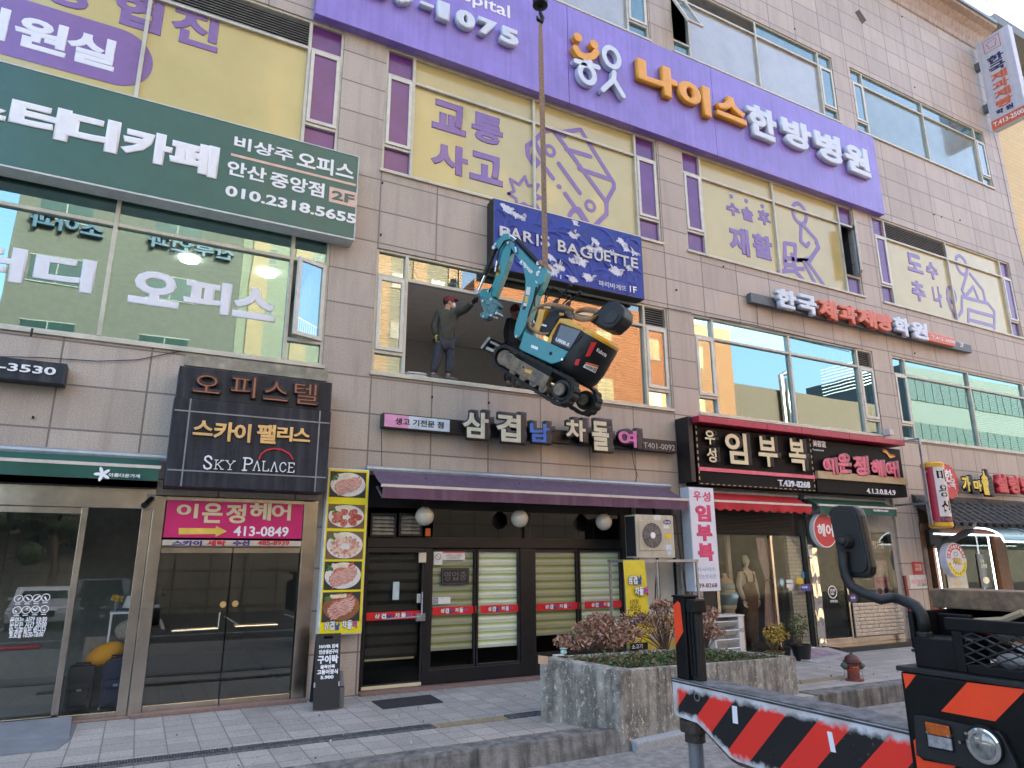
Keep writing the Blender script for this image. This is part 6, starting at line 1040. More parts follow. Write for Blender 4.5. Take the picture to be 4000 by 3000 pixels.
P_=[aZ(9,770,955),aZ(9,925,1010),aZ(9,1135,955),aZ(9,1000,925,.10),aZ(9,800,930,.1)]; b=MB(); a0,a1=Vector((12.35,-.05,.0)),Vector((14.25,-.05,0)); f0,f1=P_[1],P_[2]; f0=Vector((12.55,-1.15,0)); f1=Vector((14.35,-.62,0)); b.add([a0,f0,f1,a1,a0+Vector((0,0,.11)),f0+Vector((0,0,.012)),f1+Vector((0,0,.012)),a1+Vector((0,0,.11))],[(0,1,2,3),(4,5,6,7),(0,1,5,4),(1,2,6,5),(2,3,7,6),(0,3,7,4)]); ro=thing('entrance_ramp','pale concrete ramp with a worn pink patch before the maternity shop door','ramp'); b.build('slope',mat('pale_ramp_concrete',(.36,.345,.33),.85,var=.15),ro)
v=lambda s,t_,h: (a0.lerp(a1,s)+Vector((0,0,.11))).lerp(f0.lerp(f1,s)+Vector((0,0,.012)),t_)+Vector((0,0,h)); b=MB(); b.quad(v(.2,.12,.004),v(.2,.78,.004),v(.85,.78,.004),v(.8,.12,.004)); b.build('pink_patch',mat('worn_pink_paint',(.32,.24,.28),.85,var=.3,sc=6),ro,fix=False)
# hydrant
hp=aZ(9,1165,1118,.0); hy=thing('fire_hydrant','rusty red fire hydrant with green side caps and hanging chains','hydrant',loc=(hp.x,hp.y,0)); k=(hp-EYE).dot(CF)/F*.63291; zt=aY(9,1150,945,hp.y).z; m_hr=mat('hydrant_red',(.19,.042,.025),.6,var=.4,sc=14,bump=.3,streak=.5); m_hd=mat('hydrant_bonnet',(.10,.03,.024),.6,var=.4,sc=14); m_hg=mat('hydrant_cap_green',(.10,.12,.085),.6,var=.3)
sc_=zt/1.0; b=MB(); b.lathe([(r_*1.0,z*zt) for r_,z in ((.16,0),(.16,.05),(.105,.06),(.10,.34),(.105,.35),(.105,.42),(.10,.43),(.098,.62),(.11,.66))],n=24); smooth_angle(b.build('barrel',m_hr,hy),35)
b=MB(); b.lathe([(r_,z*zt) for r_,z in ((.142,.655),(.155,.67),(.15,.70),(.128,.71),(.12,.80),(.085,.89),(.047,.915))],n=24); smooth_angle(b.build('bonnet',m_hd,hy),35)
b=MB(); b.lathe([(.05,.912*zt),(.046,.95*zt),(.024,.955*zt),(.024,1.0*zt)],n=6); b.build('operating_nut',m_hg,hy); b=MB(); b.lathe([(.106,.345*zt),(.108,.35*zt),(.108,.42*zt),(.106,.425*zt)],n=24); b.build('band',mat('hydrant_bright_red',(.34,.03,.02),.6),hy)
cr=CR.copy(); cr.z=0; cr.normalize()
for s in (-1,1):
    o=Vector((0,0,.53*zt)); b=MB(); b.tube([o+cr*.07*s,o+cr*.125*s],.055,14); b.build('outlet',m_hr,hy); b=MB(); b.tube([o+cr*.125*s,o+cr*.155*s,o+cr*.156*s,o+cr*.185*s],[.068,.068,.058,.046],14); b.tube([o+cr*.185*s,o+cr*.212*s],.022,5); b.build('cap',m_hg,hy)
    b=MB(); P_=[o+cr*(.15*s)+Vector((0,0,-.08)),o+cr*(.165*s)+Vector((0,0,-.22)),o+cr*(.125*s)+Vector((0,0,-.36)),o+cr*(.13*s)+Vector((0,0,-.28))]; 
    for i in range(3):
        for j in range(5): q0=P_[i].lerp(P_[i+1],j/5); q1=P_[i].lerp(P_[i+1],(j+.85)/5); b.tube([q0,q1],.008,5)
    b.build('chain',m_galv,hy)
text('소화전',(Vector((0,0,.46*zt))-cr*.055-CF*.0+Vector((-CF.x,-CF.y,0)).normalized()*.103,cr*.11,Vector((0,0,.06*zt)),(-CF.x,-CF.y,0)),mat('hydrant_letter',(.5,.35,.2),.6),.006,.02,parent=hy)
# boutique: pots, slatted cabinet, mannequins, curtain
def pot(x,y,rad,h,m,label,leafm,rnd_,ph,square=False):
    rg=random.Random(rnd_); t=thing('potted_plant',label,'plant','potted plants before the boutique',(x,y,0)); b=MB(); b.lathe([(rad*.72,0),(rad,h),(rad*1.06,h),(rad*1.06,h+.02),(rad*.9,h+.02),(rad*.88,h-.03)],n=6 if square else 20); b.build('pot',m,t); b=MB()
    for i in range(9): e=Vector((rg.uniform(-1,1)*rad,rg.uniform(-1,1)*rad*.6,h+ph*rg.uniform(.5,1))); b.tube([(e.x*.2,e.y*.2,h-.03),(e.x*.5,e.y*.5,h+ph*.3),e],[.008,.006,.003],5)
    b.build('stem',m_twig,t); b=MB(); leaves(b,Vector((0,0,h+ph*.62)),(rad*1.15,rad*.8,ph*.45),170,rg,.045); b.build('foliage',leafm,t,fix=False)
def potat(k,x,y,Y): v=aZ(k,x,y); return v
pY=-.62
def pp(x,y): v=aZ('f',x,y); return v.x,v.y
x_,y_=pp(1165,1400); pot(11.75,-.78,.21,.22,mat('olive_glazed_pot',(.13,.11,.03),.35),'yellow-leaved plant in an olive glazed pot, leftmost pot of the boutique row',m_ly,1,.55,True)
pot(12.18,-.62,.17,.24,mat('black_pot',(.008,.008,.009),.45),'yellow-green plant in a square black pot, middle of the boutique row',m_ly,2,.5,True); pot(12.62,-.72,.21,.30,MATS['black_pot'],'green plant in a round black pot, rightmost pot of the boutique row',mat('olive_leaf',(.10,.13,.03),.6,var=.4,sc=25),3,.62)
cb=thing('slatted_cabinet','white slatted cabinet on the pavement in front of the torso form','cabinet'); Y=-.55; r=rect('f',590,970,990,1385,Y); x0,x1=r[0],r[1]; z1=r[3]; m_cw=mat('chalk_white_paint',(.58,.56,.54),.5,var=.06); b=MB(); b.box(x0,x0+.05,Y,Y+.4,0,z1-.03); b.box(x1-.14,x1,Y,Y+.4,0,z1-.03); b.box(x0-.02,x1+.02,Y-.02,Y+.42,z1-.03,z1); b.box(x0+.05,x1-.14,Y+.36,Y+.4,0,z1-.03); b.build('carcass',m_cw,cb,bev=.005)
for i in range(5): b=MB(); z=.05+i*(z1-.1)/5; b.prism([(x0+.05,Y+.0,z+.10),(x0+.05,Y+.10,z+.0),(x0+.05,Y+.115,z+.015),(x0+.05,Y+.015,z+.115)],(x1-x0-.19,0,0)); b.build('slat',m_cw,cb)
text('ING',(x1-.13,x1-.01,z1-.34,z1-.26,Y-.0005),m_blu,.002,.0,parent=cb)
m_man=mat('mannequin_white',(.80,.79,.74),.4,var=.03); m_brn2=mat('brown_corduroy',(.15,.085,.05),.85,var=.2); m_cr=mat('cream_knit',(.76,.76,.68),.85,var=.08,bump=.3,sc=40)
def loft(rings,n=18):   # rings: (x,y,z,rx,ry)
    b=MB(); vs=[]
    for x,y,z,rx,ry in rings:
        for j in range(n): t=2*PI*j/n; vs.append((x+rx*math.cos(t),y+ry*math.sin(t),z))
    b.add(vs,[(i*n+j,i*n+(j+1)%n,(i+1)*n+(j+1)%n,(i+1)*n+j) for i in range(len(rings)-1) for j in range(n)]+[tuple(range(n))[::-1],tuple(range((len(rings)-1)*n,len(rings)*n))]); return b
Y=.42; hd=aY('f',978,265,Y); ft_=aY('f',1040,1090,Y); mx,zH=hd.x,hd.z; H=zH+.12-.22; mn=thing('mannequin','white mannequin in a cream sweater and long brown overalls in the boutique window','mannequin',loc=(mx,Y,.10)); z=lambda f:(zH+.13-.10)*f
b=loft([(0,0,z(.985),.02,.03),(0,0,z(.97),.06,.075),(0,-.01,z(.93),.075,.095),(0.01,-.02,z(.89),.06,.08),(.01,-.02,z(.865),.035,.045),(0,0,z(.85),.045,.05),(0,0,z(.80),.05,.055)]); b.sphere((.02,-.115,z(.915)),.014,6,5,(.8,1,1.6)); b.sphere((-.02,-.10,z(.935)),.012,6,4,(1.3,.5,.6)); b.sphere((.05,-.09,z(.935)),.012,6,4,(1.3,.5,.6)); b.build('body',m_man,mn,smooth=True)
b=loft([(0,0,z(.845),.06,.06),(0,0,z(.82),.10,.08),(0,0,z(.805),.19,.10),(0,0,z(.74),.19,.12),(0,0,z(.66),.17,.13),(0,-.03,z(.56),.19,.18),(0,0,z(.50),.18,.15)])
for s,e in ((-1,(-.2,-.12)),(1,(.25,-.05))): b.tube([(s*.18,0,z(.80)),(s*.26,-.0,z(.66)),(s*.24+e[0]*.1,e[1],z(.52))],[.065,.06,.05],10)
b.build('sweater',m_cr,mn,smooth=True)
b=loft([(0,-.015,z(.70),.13,.125),(0,-.03,z(.66),.165,.15),(0,-.04,z(.56),.205,.2),(0,-.02,z(.45),.215,.17),(0,0,z(.25),.2,.15),(0,0,z(.07),.19,.13)]); 
for s in (-1,1): b.tube([(s*.1,-.13,z(.69)),(s*.12,-.115,z(.76)),(s*.13,-.02,z(.825))],.02,6)
b.build('overalls',m_brn2,mn,smooth=True)
def hand(b,p,d,side,s=1.):
    """palm plus four curled fingers of unequal length and a thumb leaving the side of the palm"""
    p=Vector(p); d=Vector(d).normalized(); sd=Vector(side); sd=(sd-d*sd.dot(d)).normalized(); nn=d.cross(sd)
    b.sphere(p+d*.045*s,.045*s,10,7,(1,1,1)); b.add([p+d*x*s+sd*y*s+nn*zz*s for x,y,zz in ((0,-.03,-.012),(0,.03,-.012),(.09,.042,-.013),(.09,-.042,-.013),(0,-.03,.012),(0,.03,.012),(.09,.042,.013),(.09,-.042,.013))],[(0,1,2,3),(7,6,5,4),(0,4,5,1),(1,5,6,2),(2,6,7,3),(3,7,4,0)])
    for i,l in enumerate((.062,.078,.082,.07)):
        q=p+d*.088*s+sd*(-.033+.022*i)*s; b.tube([q,q+(d*.5*l+nn*.008)*s,q+(d*.85*l+nn*.03)*s,q+(d*.95*l+nn*.05)*s],[.0105*s,.0095*s,.009*s,.006*s],6)
    q=p+d*.025*s+sd*.035*s; b.tube([q,q+(d*.03+sd*.03)*s,q+(d*.06+sd*.035+nn*.02)*s],[.013*s,.011*s,.007*s],6)
b=MB(); hand(b,(-.26,-.12,z(.51)),(.1,-.2,-1),(1,0,0)); hand(b,(.26,-.05,z(.51)),(0,-.1,-1),(-1,0,0)); b.build('hand',m_man,mn); b=MB(); b.cyl((0,0,0),(0,0,.02),.2); b.cyl((0,0,.02),(0,0,z(.3)),.02); b.build('stand',m_trim,mn)
tz=aY('f',750,950,.35).z; th=aY('f',750,440,.35).z; tf=thing('torso_form','headless pregnant torso form in pale blue underwear in the boutique window','mannequin',loc=(aY('f',752,700,.35).x,.35,0)); h=th-tz; m_bl=mat('pale_blue_jersey',(.32,.50,.62),.75); m_sk=mat('form_skin',(.70,.60,.47),.45)
b=loft([(0,0,tz,.10,.09),(.0,0,tz+h*.12,.15,.13),(0,-.03,tz+h*.3,.20,.18),(0,-.07,tz+h*.45,.19,.22),(0,-.03,tz+h*.6,.16,.16),(0,-.03,tz+h*.72,.165,.15),(0,0,tz+h*.85,.15,.1),(-.02,0,tz+h*.9,.06,.06),(-.04,0,tz+h,.05,.05)]); b.build('body',m_sk,tf,smooth=True)
b=loft([(0,-.02,tz+h*.20,.19,.165),(0,-.035,tz+h*.3,.205,.185),(0,-.07,tz+h*.45,.195,.225),(0,-.05,tz+h*.54,.18,.2)]); b.build('briefs',m_bl,tf,smooth=True); b=loft([(0,-.035,tz+h*.60,.165,.165),(0,-.04,tz+h*.68,.172,.165),(0,-.03,tz+h*.76,.17,.14)]); b.build('bra',m_bl,tf,smooth=True); b=loft([(0,-.01,tz+h*.13,.185,.155),(0,-.02,tz+h*.2,.2,.175),(0,-.02,tz+h*.24,.195,.175)]); b.build('wrap',m_cr,tf,smooth=True); b=MB(); b.box(-.25,.25,-.22,.25,.0,tz-.001); b.build('plinth',m_cw,tf)
ct=thing('curtain','pale pink curtain tied at its middle in the boutique window','curtain'); Y=.2; b=MB(); vs=[]; n=28
KN=[('f',1118,0,1275,0),('f',1150,250,1285,250),('f',1215,470,1285,460),('f',1238,525,1275,522),('f',1228,640,1290,640),('f',1230,900,1345,880),('f',1230,1090,1380,1130)]
for kk,xa_,ya_,xb_,yb_ in KN:
    p,q=aY(kk,xa_,ya_,Y),aY(kk,xb_,yb_,Y)
    for i in range(n+1): u=i/n; w_=(q.x-p.x); vs.append((p.x+w_*u,Y+.035*math.sin(u*PI*9)*min(1,w_*3),p.z+(q.z-p.z)*u))
b.add(vs,[(j*(n+1)+i,j*(n+1)+i+1,(j+1)*(n+1)+i+1,(j+1)*(n+1)+i) for j in range(len(KN)-1) for i in range(n)]); b.build('drape',mat('dusty_pink_voile',(.70,.58,.62),.8,var=.08),ct,fix=False,smooth=True); p=aY('f',1255,524,Y); b=MB(); b.lathe([(.07,-.02),(.078,0),(.07,.02)],(p.x,Y,p.z),n=14); b.build('tie',mat('tie_band',(.40,.30,.28),.7),ct)
ch=aY('f',1430,800,.7); b=loft([(0,0,0,.16,.06),(0,0,.5,.14,.06),(0,0,.75,.16,.06),(0,0,.85,.05,.04)]); o=b.build('hanging_coat',mat('olive_coat',(.12,.09,.05),.85,var=.2),None,smooth=True); o.location=(ch.x,.7,ch.z-.45); tag(o,'olive coat hanging behind the boutique door glass','coat')
# palm in the salon window
sp=aY('b',1960,0,.5); t=thing('potted_palm','palm with spread fronds inside the salon window above the silver brick panel','plant',loc=(16.0,.55,.1)); b=MB(); b.cyl((0,0,0),(0,0,.5),.16,.2); b.build('pot',m_bb,t); b=MB(); rg=random.Random(8)
for i in range(11):
    a=rg.uniform(0,2*PI); P_=[Vector((math.cos(a)*.5*u,math.sin(a)*.25*u,.5+1.0*u-.35*u*u)) for u in (0,.35,.7,1)]; b.tube(P_,[.008,.006,.005,.003],5)
    for j in range(1,10):
        q=P_[1].lerp(P_[3],j/10)
        for s in (-1,1): d=Vector((-math.sin(a)*s*.2,math.cos(a)*s*.1,-.08)); b.quad(q,q+d*.5+Vector((0,0,.02)),q+d,q+d*.5-Vector((0,0,.02)))
b.build('foliage',mat('palm_green',(.035,.075,.025),.6),t,fix=False)
# cables and stray fixings on the facade
def cable(pts,label,r=.007): b=MB(); b.tube(pts,r,5); tag(b.build('cable',mat('black_cable',(.02,.02,.022),.6)),label,'cable','cables along the facade')
f=lambda k,x,y,Y=-.03: aY(k,x,y,Y)
cable([f(4,0,700),f(4,240,705),f(4,600,728),f(4,850,720),f(4,1140,660),f(4,1215,675)],'thin cable sagging under the study room window sill'); cable([f(5,300,1135,-.1),f(5,302,1380,-.1)],'cable dropping from the left end of the restaurant sign'); cable([f(5,1845,1280,-.1),f(5,1862,1380,-.06),f(5,1880,1430,-.06),f(5,1865,1475,-.06)],'looped cable hanging from the right of the restaurant sign')
cable([f(5,2060,400,-.03),f(5,2212,430,-.03),f(6,170,440,-.03),f(6,520,500,-.03),f(6,1180,655,-.03)],'long black cable stapled along the head of the academy windows',.01); cable([f(6,562,380),f(6,570,515)],'short cable dropping from the left end of the academy sign'); cable([f(3,2010,760),f(3,2060,960),f(3,2150,1400),f(3,2212,1640)],'cable running down the right edge of the facade')
b=MB()
for k,x,y in ((3,795,180),(3,1457,105),(3,1535,540),(3,1730,800),(6,355,145),(6,65,290),(3,1700,1340),(3,1655,1325),(3,1815,1360),(6,1535,680),(2,305,1130),(2,295,1450),(5,612,950),(5,962,985),(4,205,1075)): v=f(k,x,y,0); b.box(v.x-.012,v.x+.012,-.03,-.001,v.z-.018,v.z+.018)
b.build('anchor_stub',black,bld); v=[f(3,1168,75,-.003),f(3,1195,58,-.003),f(3,1240,125,-.003),f(3,1212,150,-.003)]; b=MB(); b.quad(*v); b.build('broken_panel',mat('broken_stone',(.12,.10,.08),.95,var=.5,sc=20,bump=1),bld,fix=False)
sp_=aY(6,1365,1175,-.1); b=MB(); b.box(sp_.x-.1,sp_.x+.08,-.25,-.05,sp_.z-.06,sp_.z+.1); tag(b.build('floodlight',mat('white_plastic_lamp',(.5,.5,.5),.5),bev=.01),'small white floodlight at the right end of the red ledge','floodlight')
# coiled white hose on the window board
p=aY(5,515,808,.12); b=MB(); b.tube([(p.x+.2*math.cos(t_/8*2*PI),.13+.07*math.sin(t_/8*2*PI),5.33+.006*t_) for t_ in range(20)],.014,6); tag(b.build('hose_coil',mat('white_hose',(.6,.6,.62),.4)),'coil of white hose on the open window ledge','hose')

# windblown leaves and scraps on the pavement along the drain and kerb
rg=random.Random(31); b=MB(); c2=MB()
for _ in range(260):
    y=rg.choice((-2.5,-3.3,-.25,-1.5)) + rg.gauss(0,.18); x=rg.uniform(-1.5,14)
    if y>-.2 or y<-3.42 or (4.6<x<9.8 and y<-2): continue
    leaves(b if rg.random()<.8 else c2,Vector((x,y,.012)),(.001,.001,.004),1,rg,rg.uniform(.012,.028))
tag(b.build('fallen_leaves',mat('fallen_leaf',(.16,.10,.05),.9,var=.5),fix=False),kind='stuff'); tag(c2.build('paper_scraps',m_paper,fix=False),kind='stuff')
# ================================================================ THE HANGING MINI EXCAVATOR
_h=Vector((-math.cos(R(60)),math.sin(R(60)),0)); EN=Vector((-math.sin(R(60)),-math.cos(R(60)),0)); _z=Vector((0,0,1)); _p=R(35)
EF=_h*math.cos(_p)+_z*math.sin(_p); EU=-_h*math.sin(_p)+_z*math.cos(_p); EO=aY('a',665,1255,-2.1)
EMX=Matrix(((EF.x,EN.x,EU.x,EO.x),(EF.y,EN.y,EU.y,EO.y),(EF.z,EN.z,EU.z,EO.z),(0,0,0,1)))
ex=thing('mini_excavator','teal and black tracked mini excavator hanging tilted from a strap before the open window','excavator'); ex.matrix_world=EMX
def L_(x,y,l=0.):        # photo point -> machine coordinates (forward, side, up) on the plane at side offset l
    p=onp('a',x,y,EO+EN*l,EN)-EO; return Vector((p.dot(EF),l,p.dot(EU)))
def ep(pts,l0,l1,name,m,bev=.01,par=None,parent=None):
    b=MB(); b.prism([L_(x,y,l0) for x,y in pts],(0,l1-l0,0)); return b.build(name,m,parent or ex,bev=bev)
m_teal=mat('teal_machine_paint',(.0,.21,.235),.3,var=.08,coat=.4); m_bk=mat('black_machine_plastic',(.007,.0075,.009),.4,var=.15,spec=.35); m_rub=mat('track_rubber',(.012,.012,.012),.75,var=.4,bump=.4); m_ylw=mat('yellow_machine_paint',(.62,.33,.02),.35,var=.1,coat=.3)
m_mud=mat('muddy_steel',(.17,.145,.115),.75,var=.45,sc=9,streak=.6,stain=(.30,.20,.09)); m_st=mat('bare_steel',(.45,.45,.46),.3,metal=1,var=.25); m_rod=mat('chrome_rod',(.7,.7,.7),.1,metal=1); m_dcl=mat('decal_red',(.55,.015,.015),.4); m_strap=mat('brown_webbing',(.27,.175,.115),.85,var=.3,sc=30)
# tracks
c1,c2=L_(440,1128,0),L_(905,1392,0); r1,r2=.195,.235
def track(dl,nm):
    n=40; P=[]; d=(c2-c1); ang=math.atan2(d.z,d.x); be=math.acos((r1-r2)/math.hypot(d.x,d.z)); 
    for i in range(n//2+1): t=ang+be+(2*PI-2*be)*i/(n//2); P.append((c1.x+r1*math.cos(t),c1.z+r1*math.sin(t)))
    for i in range(n//2+1): t=ang-be+2*be*i/(n//2); P.append((c2.x+r2*math.cos(t),c2.z+r2*math.sin(t)))
    # resample evenly
    Q=P+[P[0]]; S_=[0]
    for a,c in zip(Q,Q[1:]): S_.append(S_[-1]+math.hypot(c[0]-a[0],c[1]-a[1]))
    M=96; pts=[]
    for i in range(M):
        s=S_[-1]*i/M; j=max(k for k in range(len(S_)) if S_[k]<=s); j=min(j,len(Q)-2); u=(s-S_[j])/max(1e-6,S_[j+1]-S_[j]); pts.append(Vector((Q[j][0]+(Q[j+1][0]-Q[j][0])*u,Q[j][1]+(Q[j+1][1]-Q[j][1])*u)))
    t=thing(nm,None,None); t.parent=ex; b=MB(); l0,l1=dl,dl-.22; base=[]; vs=[]
    for i in range(M):
        tg=(pts[(i+1)%M]-pts[i-1]).normalized(); no=Vector((tg.y,-tg.x)); 
        if no.dot(pts[i]-Vector(((c1.x+c2.x)/2,(c1.z+c2.z)/2)))<0: no=-no
        lug=.022 if i%3 else .0
        o=pts[i]+no*lug; q=pts[i]-no*.035
        vs+=[(o.x,l0,o.y),(o.x,l1,o.y),(q.x,l1,q.y),(q.x,l0,q.y)]
    fs=[]
    for i in range(M):
        a=i*4; c=((i+1)%M)*4
        for k in range(4): fs.append((a+k,a+(k+1)%4,c+(k+1)%4,c+k))
    b.add(vs,fs); b.build('rubber_belt',m_rub,t)
    b=MB(); 
    for f in (.24,.42,.60,.76): q=c1.lerp(c2,f); dn=Vector((math.sin(ang),0,-math.cos(ang))); dn=dn if dn.z<0 else -dn; q=q+dn*.12; b.cyl((q.x,l0-.03,q.z),(q.x,l1+.03,q.z),.075,n=16)
    b.build('roller',m_mud,t); b=MB(); b.cyl((c1.x,l0-.05,c1.z),(c1.x,l1+.02,c1.z),r1-.06,n=24); b.build('idler',m_mud,t)
    b=MB(); b.cyl((c2.x,l0-.05,c2.z),(c2.x,l1,c2.z),r2-.07,n=24); b.cyl((c2.x,l0-.049,c2.z),(c2.x,l0+.02,c2.z),.115,n=20); b.build('sprocket',m_bk,t); b=MB(); b.cyl((c2.x,l0+.0205,c2.z),(c2.x,l0+.03,c2.z),.095,n=20); b.build('hub_cap',m_mud,t)
    return t
trk=track(0,'track'); track(-.84,'track')
ep([(418,1125),(440,1097),(520,1100),(545,1130),(825,1290),(775,1385),(560,1265),(420,1185)],-.02,-.14,'track_frame',m_mud,.012); ep([(418,1125),(440,1097),(520,1100),(545,1130),(825,1290),(775,1385),(560,1265),(420,1185)],-.86,-1.0,'track_frame',m_mud,.012)
ep([(625,1225),(682,1240),(672,1268),(622,1250)],-.019,-.014,'decal',m_ylw,0); b=MB(); q=L_(612,1213,-.02); b.cyl((q.x,-.019,q.z),(q.x,-.012,q.z),.018,n=12); b.build('bolt',black,ex)
b=MB(); a=L_(560,1130,-.22); c=L_(830,1290,-.22); b.prism([(a.x,-.2,a.z-.06),(c.x,-.2,c.z-.08),(c.x,-.2,c.z+.12),(a.x,-.2,a.z+.14)],(0,-.66,0)); b.build('undercarriage',m_bk,ex,bev=.02); q=L_(740,1130,-.5); b=MB(); b.cyl((.12,-.52,.1),(.12,-.52,.30),.26,n=24); b.build('slew_ring',m_bk,ex)
# dozer blade
bl0=[L_(335,968,-.06),L_(352,980,-.06),L_(318,1020,-.06),L_(285,1066,-.06),L_(266,1060,-.06),L_(300,1015,-.06)]; b=MB(); b.prism(bl0,(0,-.92,0)); b.build('blade',m_bk,ex,bev=.006); m_gr=mat('worn_grey_steel',(.30,.29,.28),.5,metal=.5,var=.4)
b=MB(); b.prism([v+Vector((0,.03,0)) for v in bl0],(0,-.025,0)); b.build('blade_end',m_gr,ex); b=MB()
for l in (-.3,-.72): q=L_(315,1025,-.06); b.bar((q.x-.02,l,q.z),(.45,l,.0),.07,.1)
b.bar((L_(300,1050,-.06).x,-.1,L_(300,1050,-.06).z),(.58,-.25,.02),.05,.05); b.bar((L_(335,1000,-.06).x,-.1,L_(335,1000,-.06).z),(.6,-.25,.12),.05,.04); b.build('blade_arm',m_gr,ex)
# upper body
NS,FS=-.12,-.94
ep([(615,920),(975,1085),(940,1135),(915,1165),(835,1187),(600,1080),(573,1062)],NS+.012,FS-.012,'skirt',m_teal,.015)
b=MB(); q=L_(832,1100,NS+.013); b.cyl((q.x,q.y,q.z),(q.x,q.y+.008,q.z),.028,n=14); b.build('plug',black,ex); ep([(675,1030),(730,1050),(725,1073),(672,1052)],NS+.0125,NS+.016,'decal',white,0); ep([(690,1025),(692,1025),(692,1026)],NS+.013,NS+.014,'decal',white,0)
ep([(905,850),(1100,925),(1085,960),(985,1082),(975,1087),(830,1022),(845,960)],NS,FS,'side_cover',m_bk,.02); ep([(915,868),(1080,918),(990,1062),(865,1010)],NS+.004,NS+.014,'side_panel',mat('smoky_panel',(.045,.055,.07),.16,coat=.6),.006)
HC=Vector((L_(1100,960,NS).x+.02,(NS+FS)/2)); rad=(NS-FS)/2
def body_loft(levels,name,m,f0=None):
    vs=[];n=24; b=MB()
    for u,s,fr in levels:
        ring=[]
        for i in range(n+1): t=PI/2+PI*i/n; ring.append((HC.x+rad*1.02*s*math.cos(t),HC.y+rad*s*math.sin(t),u))
        ring=[(fr,HC.y+rad*s,u)]+ring+[(fr,HC.y-rad*s,u)]; vs+=ring
    k=n+3; b.add(vs,[(j*k+i,j*k+(i+1)%k,(j+1)*k+(i+1)%k,(j+1)*k+i) for j in range(len(levels)-1) for i in range(k)]+[tuple(range(k))[::-1],tuple(range((len(levels)-1)*k,len(levels)*k))]); o=b.build(name,m,ex); smooth_angle(o,45); return o
uT=L_(1100,930,NS).z; uB=L_(950,1250,NS).z
body_loft([(uB-.03,.80,HC.x+.12),(uB+.05,.92,HC.x+.22),(uB+.25,1.0,HC.x+.10),(uT-.08,1.0,HC.x-.0),(uT,.985,HC.x+.02)],'rear_cover',m_bk)
body_loft([(uT+.003,1.0,HC.x+.03),(uT+.045,1.0,HC.x+.03),(uT+.085,.86,HC.x+.06)],'rear_hood',m_ylw)
hd=[(905,815),(1000,803),(1100,905),(1100,925),(1080,918),(985,868),(915,850),(880,880),(845,960),(830,1022),(795,1005),(830,935)]
ep([(905,813),(985,820),(1095,893),(1104,926),(905,852),(880,882),(845,962),(830,1022),(797,1006),(832,930)],NS+.006,FS-.006,'hood',m_ylw,.02)
b=MB(); a=L_(960,820,NS); c=L_(1095,893,NS); b.prism([(a.x+.1,NS-.1,a.z-.02),(c.x-.05,NS-.1,uT+.06),(c.x-.05,NS-.1,uT-.1),(a.x+.1,NS-.1,uT-.2)],(0,FS-NS+.2,0)); b.build('seat_base',m_ylw,ex,bev=.02)
def cyl_hit(x,y):   # ray against the round rear cover -> point + outward normal, in machine coordinates
    d=ray('a',x,y); o=EYE-EO; o=Vector((o.dot(EF),o.dot(EN),o.dot(EU))); d=Vector((d.dot(EF),d.dot(EN),d.dot(EU))); ax,ay=o.x-HC.x,o.y-HC.y; k=1/1.02; A=(d.x*k)**2+d.y**2; B=2*(ax*k*d.x*k+ay*d.y); Cc=(ax*k)**2+ay**2-rad**2; D_=B*B-4*A*Cc
    if D_<0: t=-B/(2*A)
    else: t=(-B-math.sqrt(D_))/(2*A)
    p=o+d*t; n=Vector(((p.x-HC.x)*k*k,p.y-HC.y,0)).normalized(); return p,n
def rpatch(q,name,m,off=.006,n=6):
    b=MB(); vs=[]
    for j in range(n+1):
        for i in range(n+1):
            u,v=i/n,j/n; a=Vector(q[0]).lerp(Vector(q[1]),u); c=Vector(q[3]).lerp(Vector(q[2]),u); w=a.lerp(c,v); p,nn=cyl_hit(w.x,w.y); vs.append(p+nn*off)
    b.add(vs,[(j*(n+1)+i,j*(n+1)+i+1,(j+1)*(n+1)+i+1,(j+1)*(n+1)+i) for j in range(n) for i in range(n)]); return b.build(name,m,ex,fix=False,smooth=True)
rpatch([(1163,1008),(1206,1010),(1148,1122),(1112,1126)],'tail_lamp',m_dcl,.012); rpatch([(1040,1148),(1072,1145),(1055,1200),(1024,1192)],'reflector',m_dcl,.012); rpatch([(1118,1170),(1218,1197),(1212,1215),(1112,1186)],'warning_label',mat('orange_label',(.6,.16,.03),.5),.009); rpatch([(1110,1186),(1212,1216),(1190,1258),(1092,1210)],'warning_label',white,.009)
def rtext(s,q,m,off,name='lettering',bold=.02):
    o=text(s,(0,1,0,1,0),m,.001,bold)
    bmm=bmesh.new(); bmm.from_mesh(o.data); bmesh.ops.triangulate(bmm,faces=bmm.faces); bmm.to_mesh(o.data); bmm.free()
    for v in o.data.vertices:
        u,w=v.co.x,1-v.co.z; a=Vector(q[0]).lerp(Vector(q[1]),u); c=Vector(q[3]).lerp(Vector(q[2]),u); k=a.lerp(c,w); p,nn=cyl_hit(k.x,k.y); v.co=p+nn*(off-v.co.y*.5)
    o.parent=ex
rtext('Kubota',[(1212,1055),(1290,1098),(1275,1130),(1200,1082)],white,.010); rtext('작업반경내 접근',[(1115,1193),(1208,1220),(1192,1250),(1100,1206)],black,.012,bold=.03)
b=MB()
q,nn=cyl_hit(1068,1068); b.cyl(q,q+nn*.015,.03,n=14); b.build('lock',black,ex); b=MB(); q=L_(928,1150,NS+.01); b.cyl(q,q+Vector((0,.02,0)),.022,n=12); b.build('lamp',m_st,ex)
def ltext(s,x0,y0,x1,y1,hgt,l,m,up=None,bold=.03):   # lettering along a photo direction on the side plane
    a,c=L_(x0,y0,l),L_(x1,y1,l); ux=c-a; uz=Vector((-ux.z,0,ux.x)).normalized()*hgt; 
    if uz.z<0 and up is None: uz=-uz
    text(s,(a,ux,uz,(0,1,0)),m,.003,bold,parent=ex)
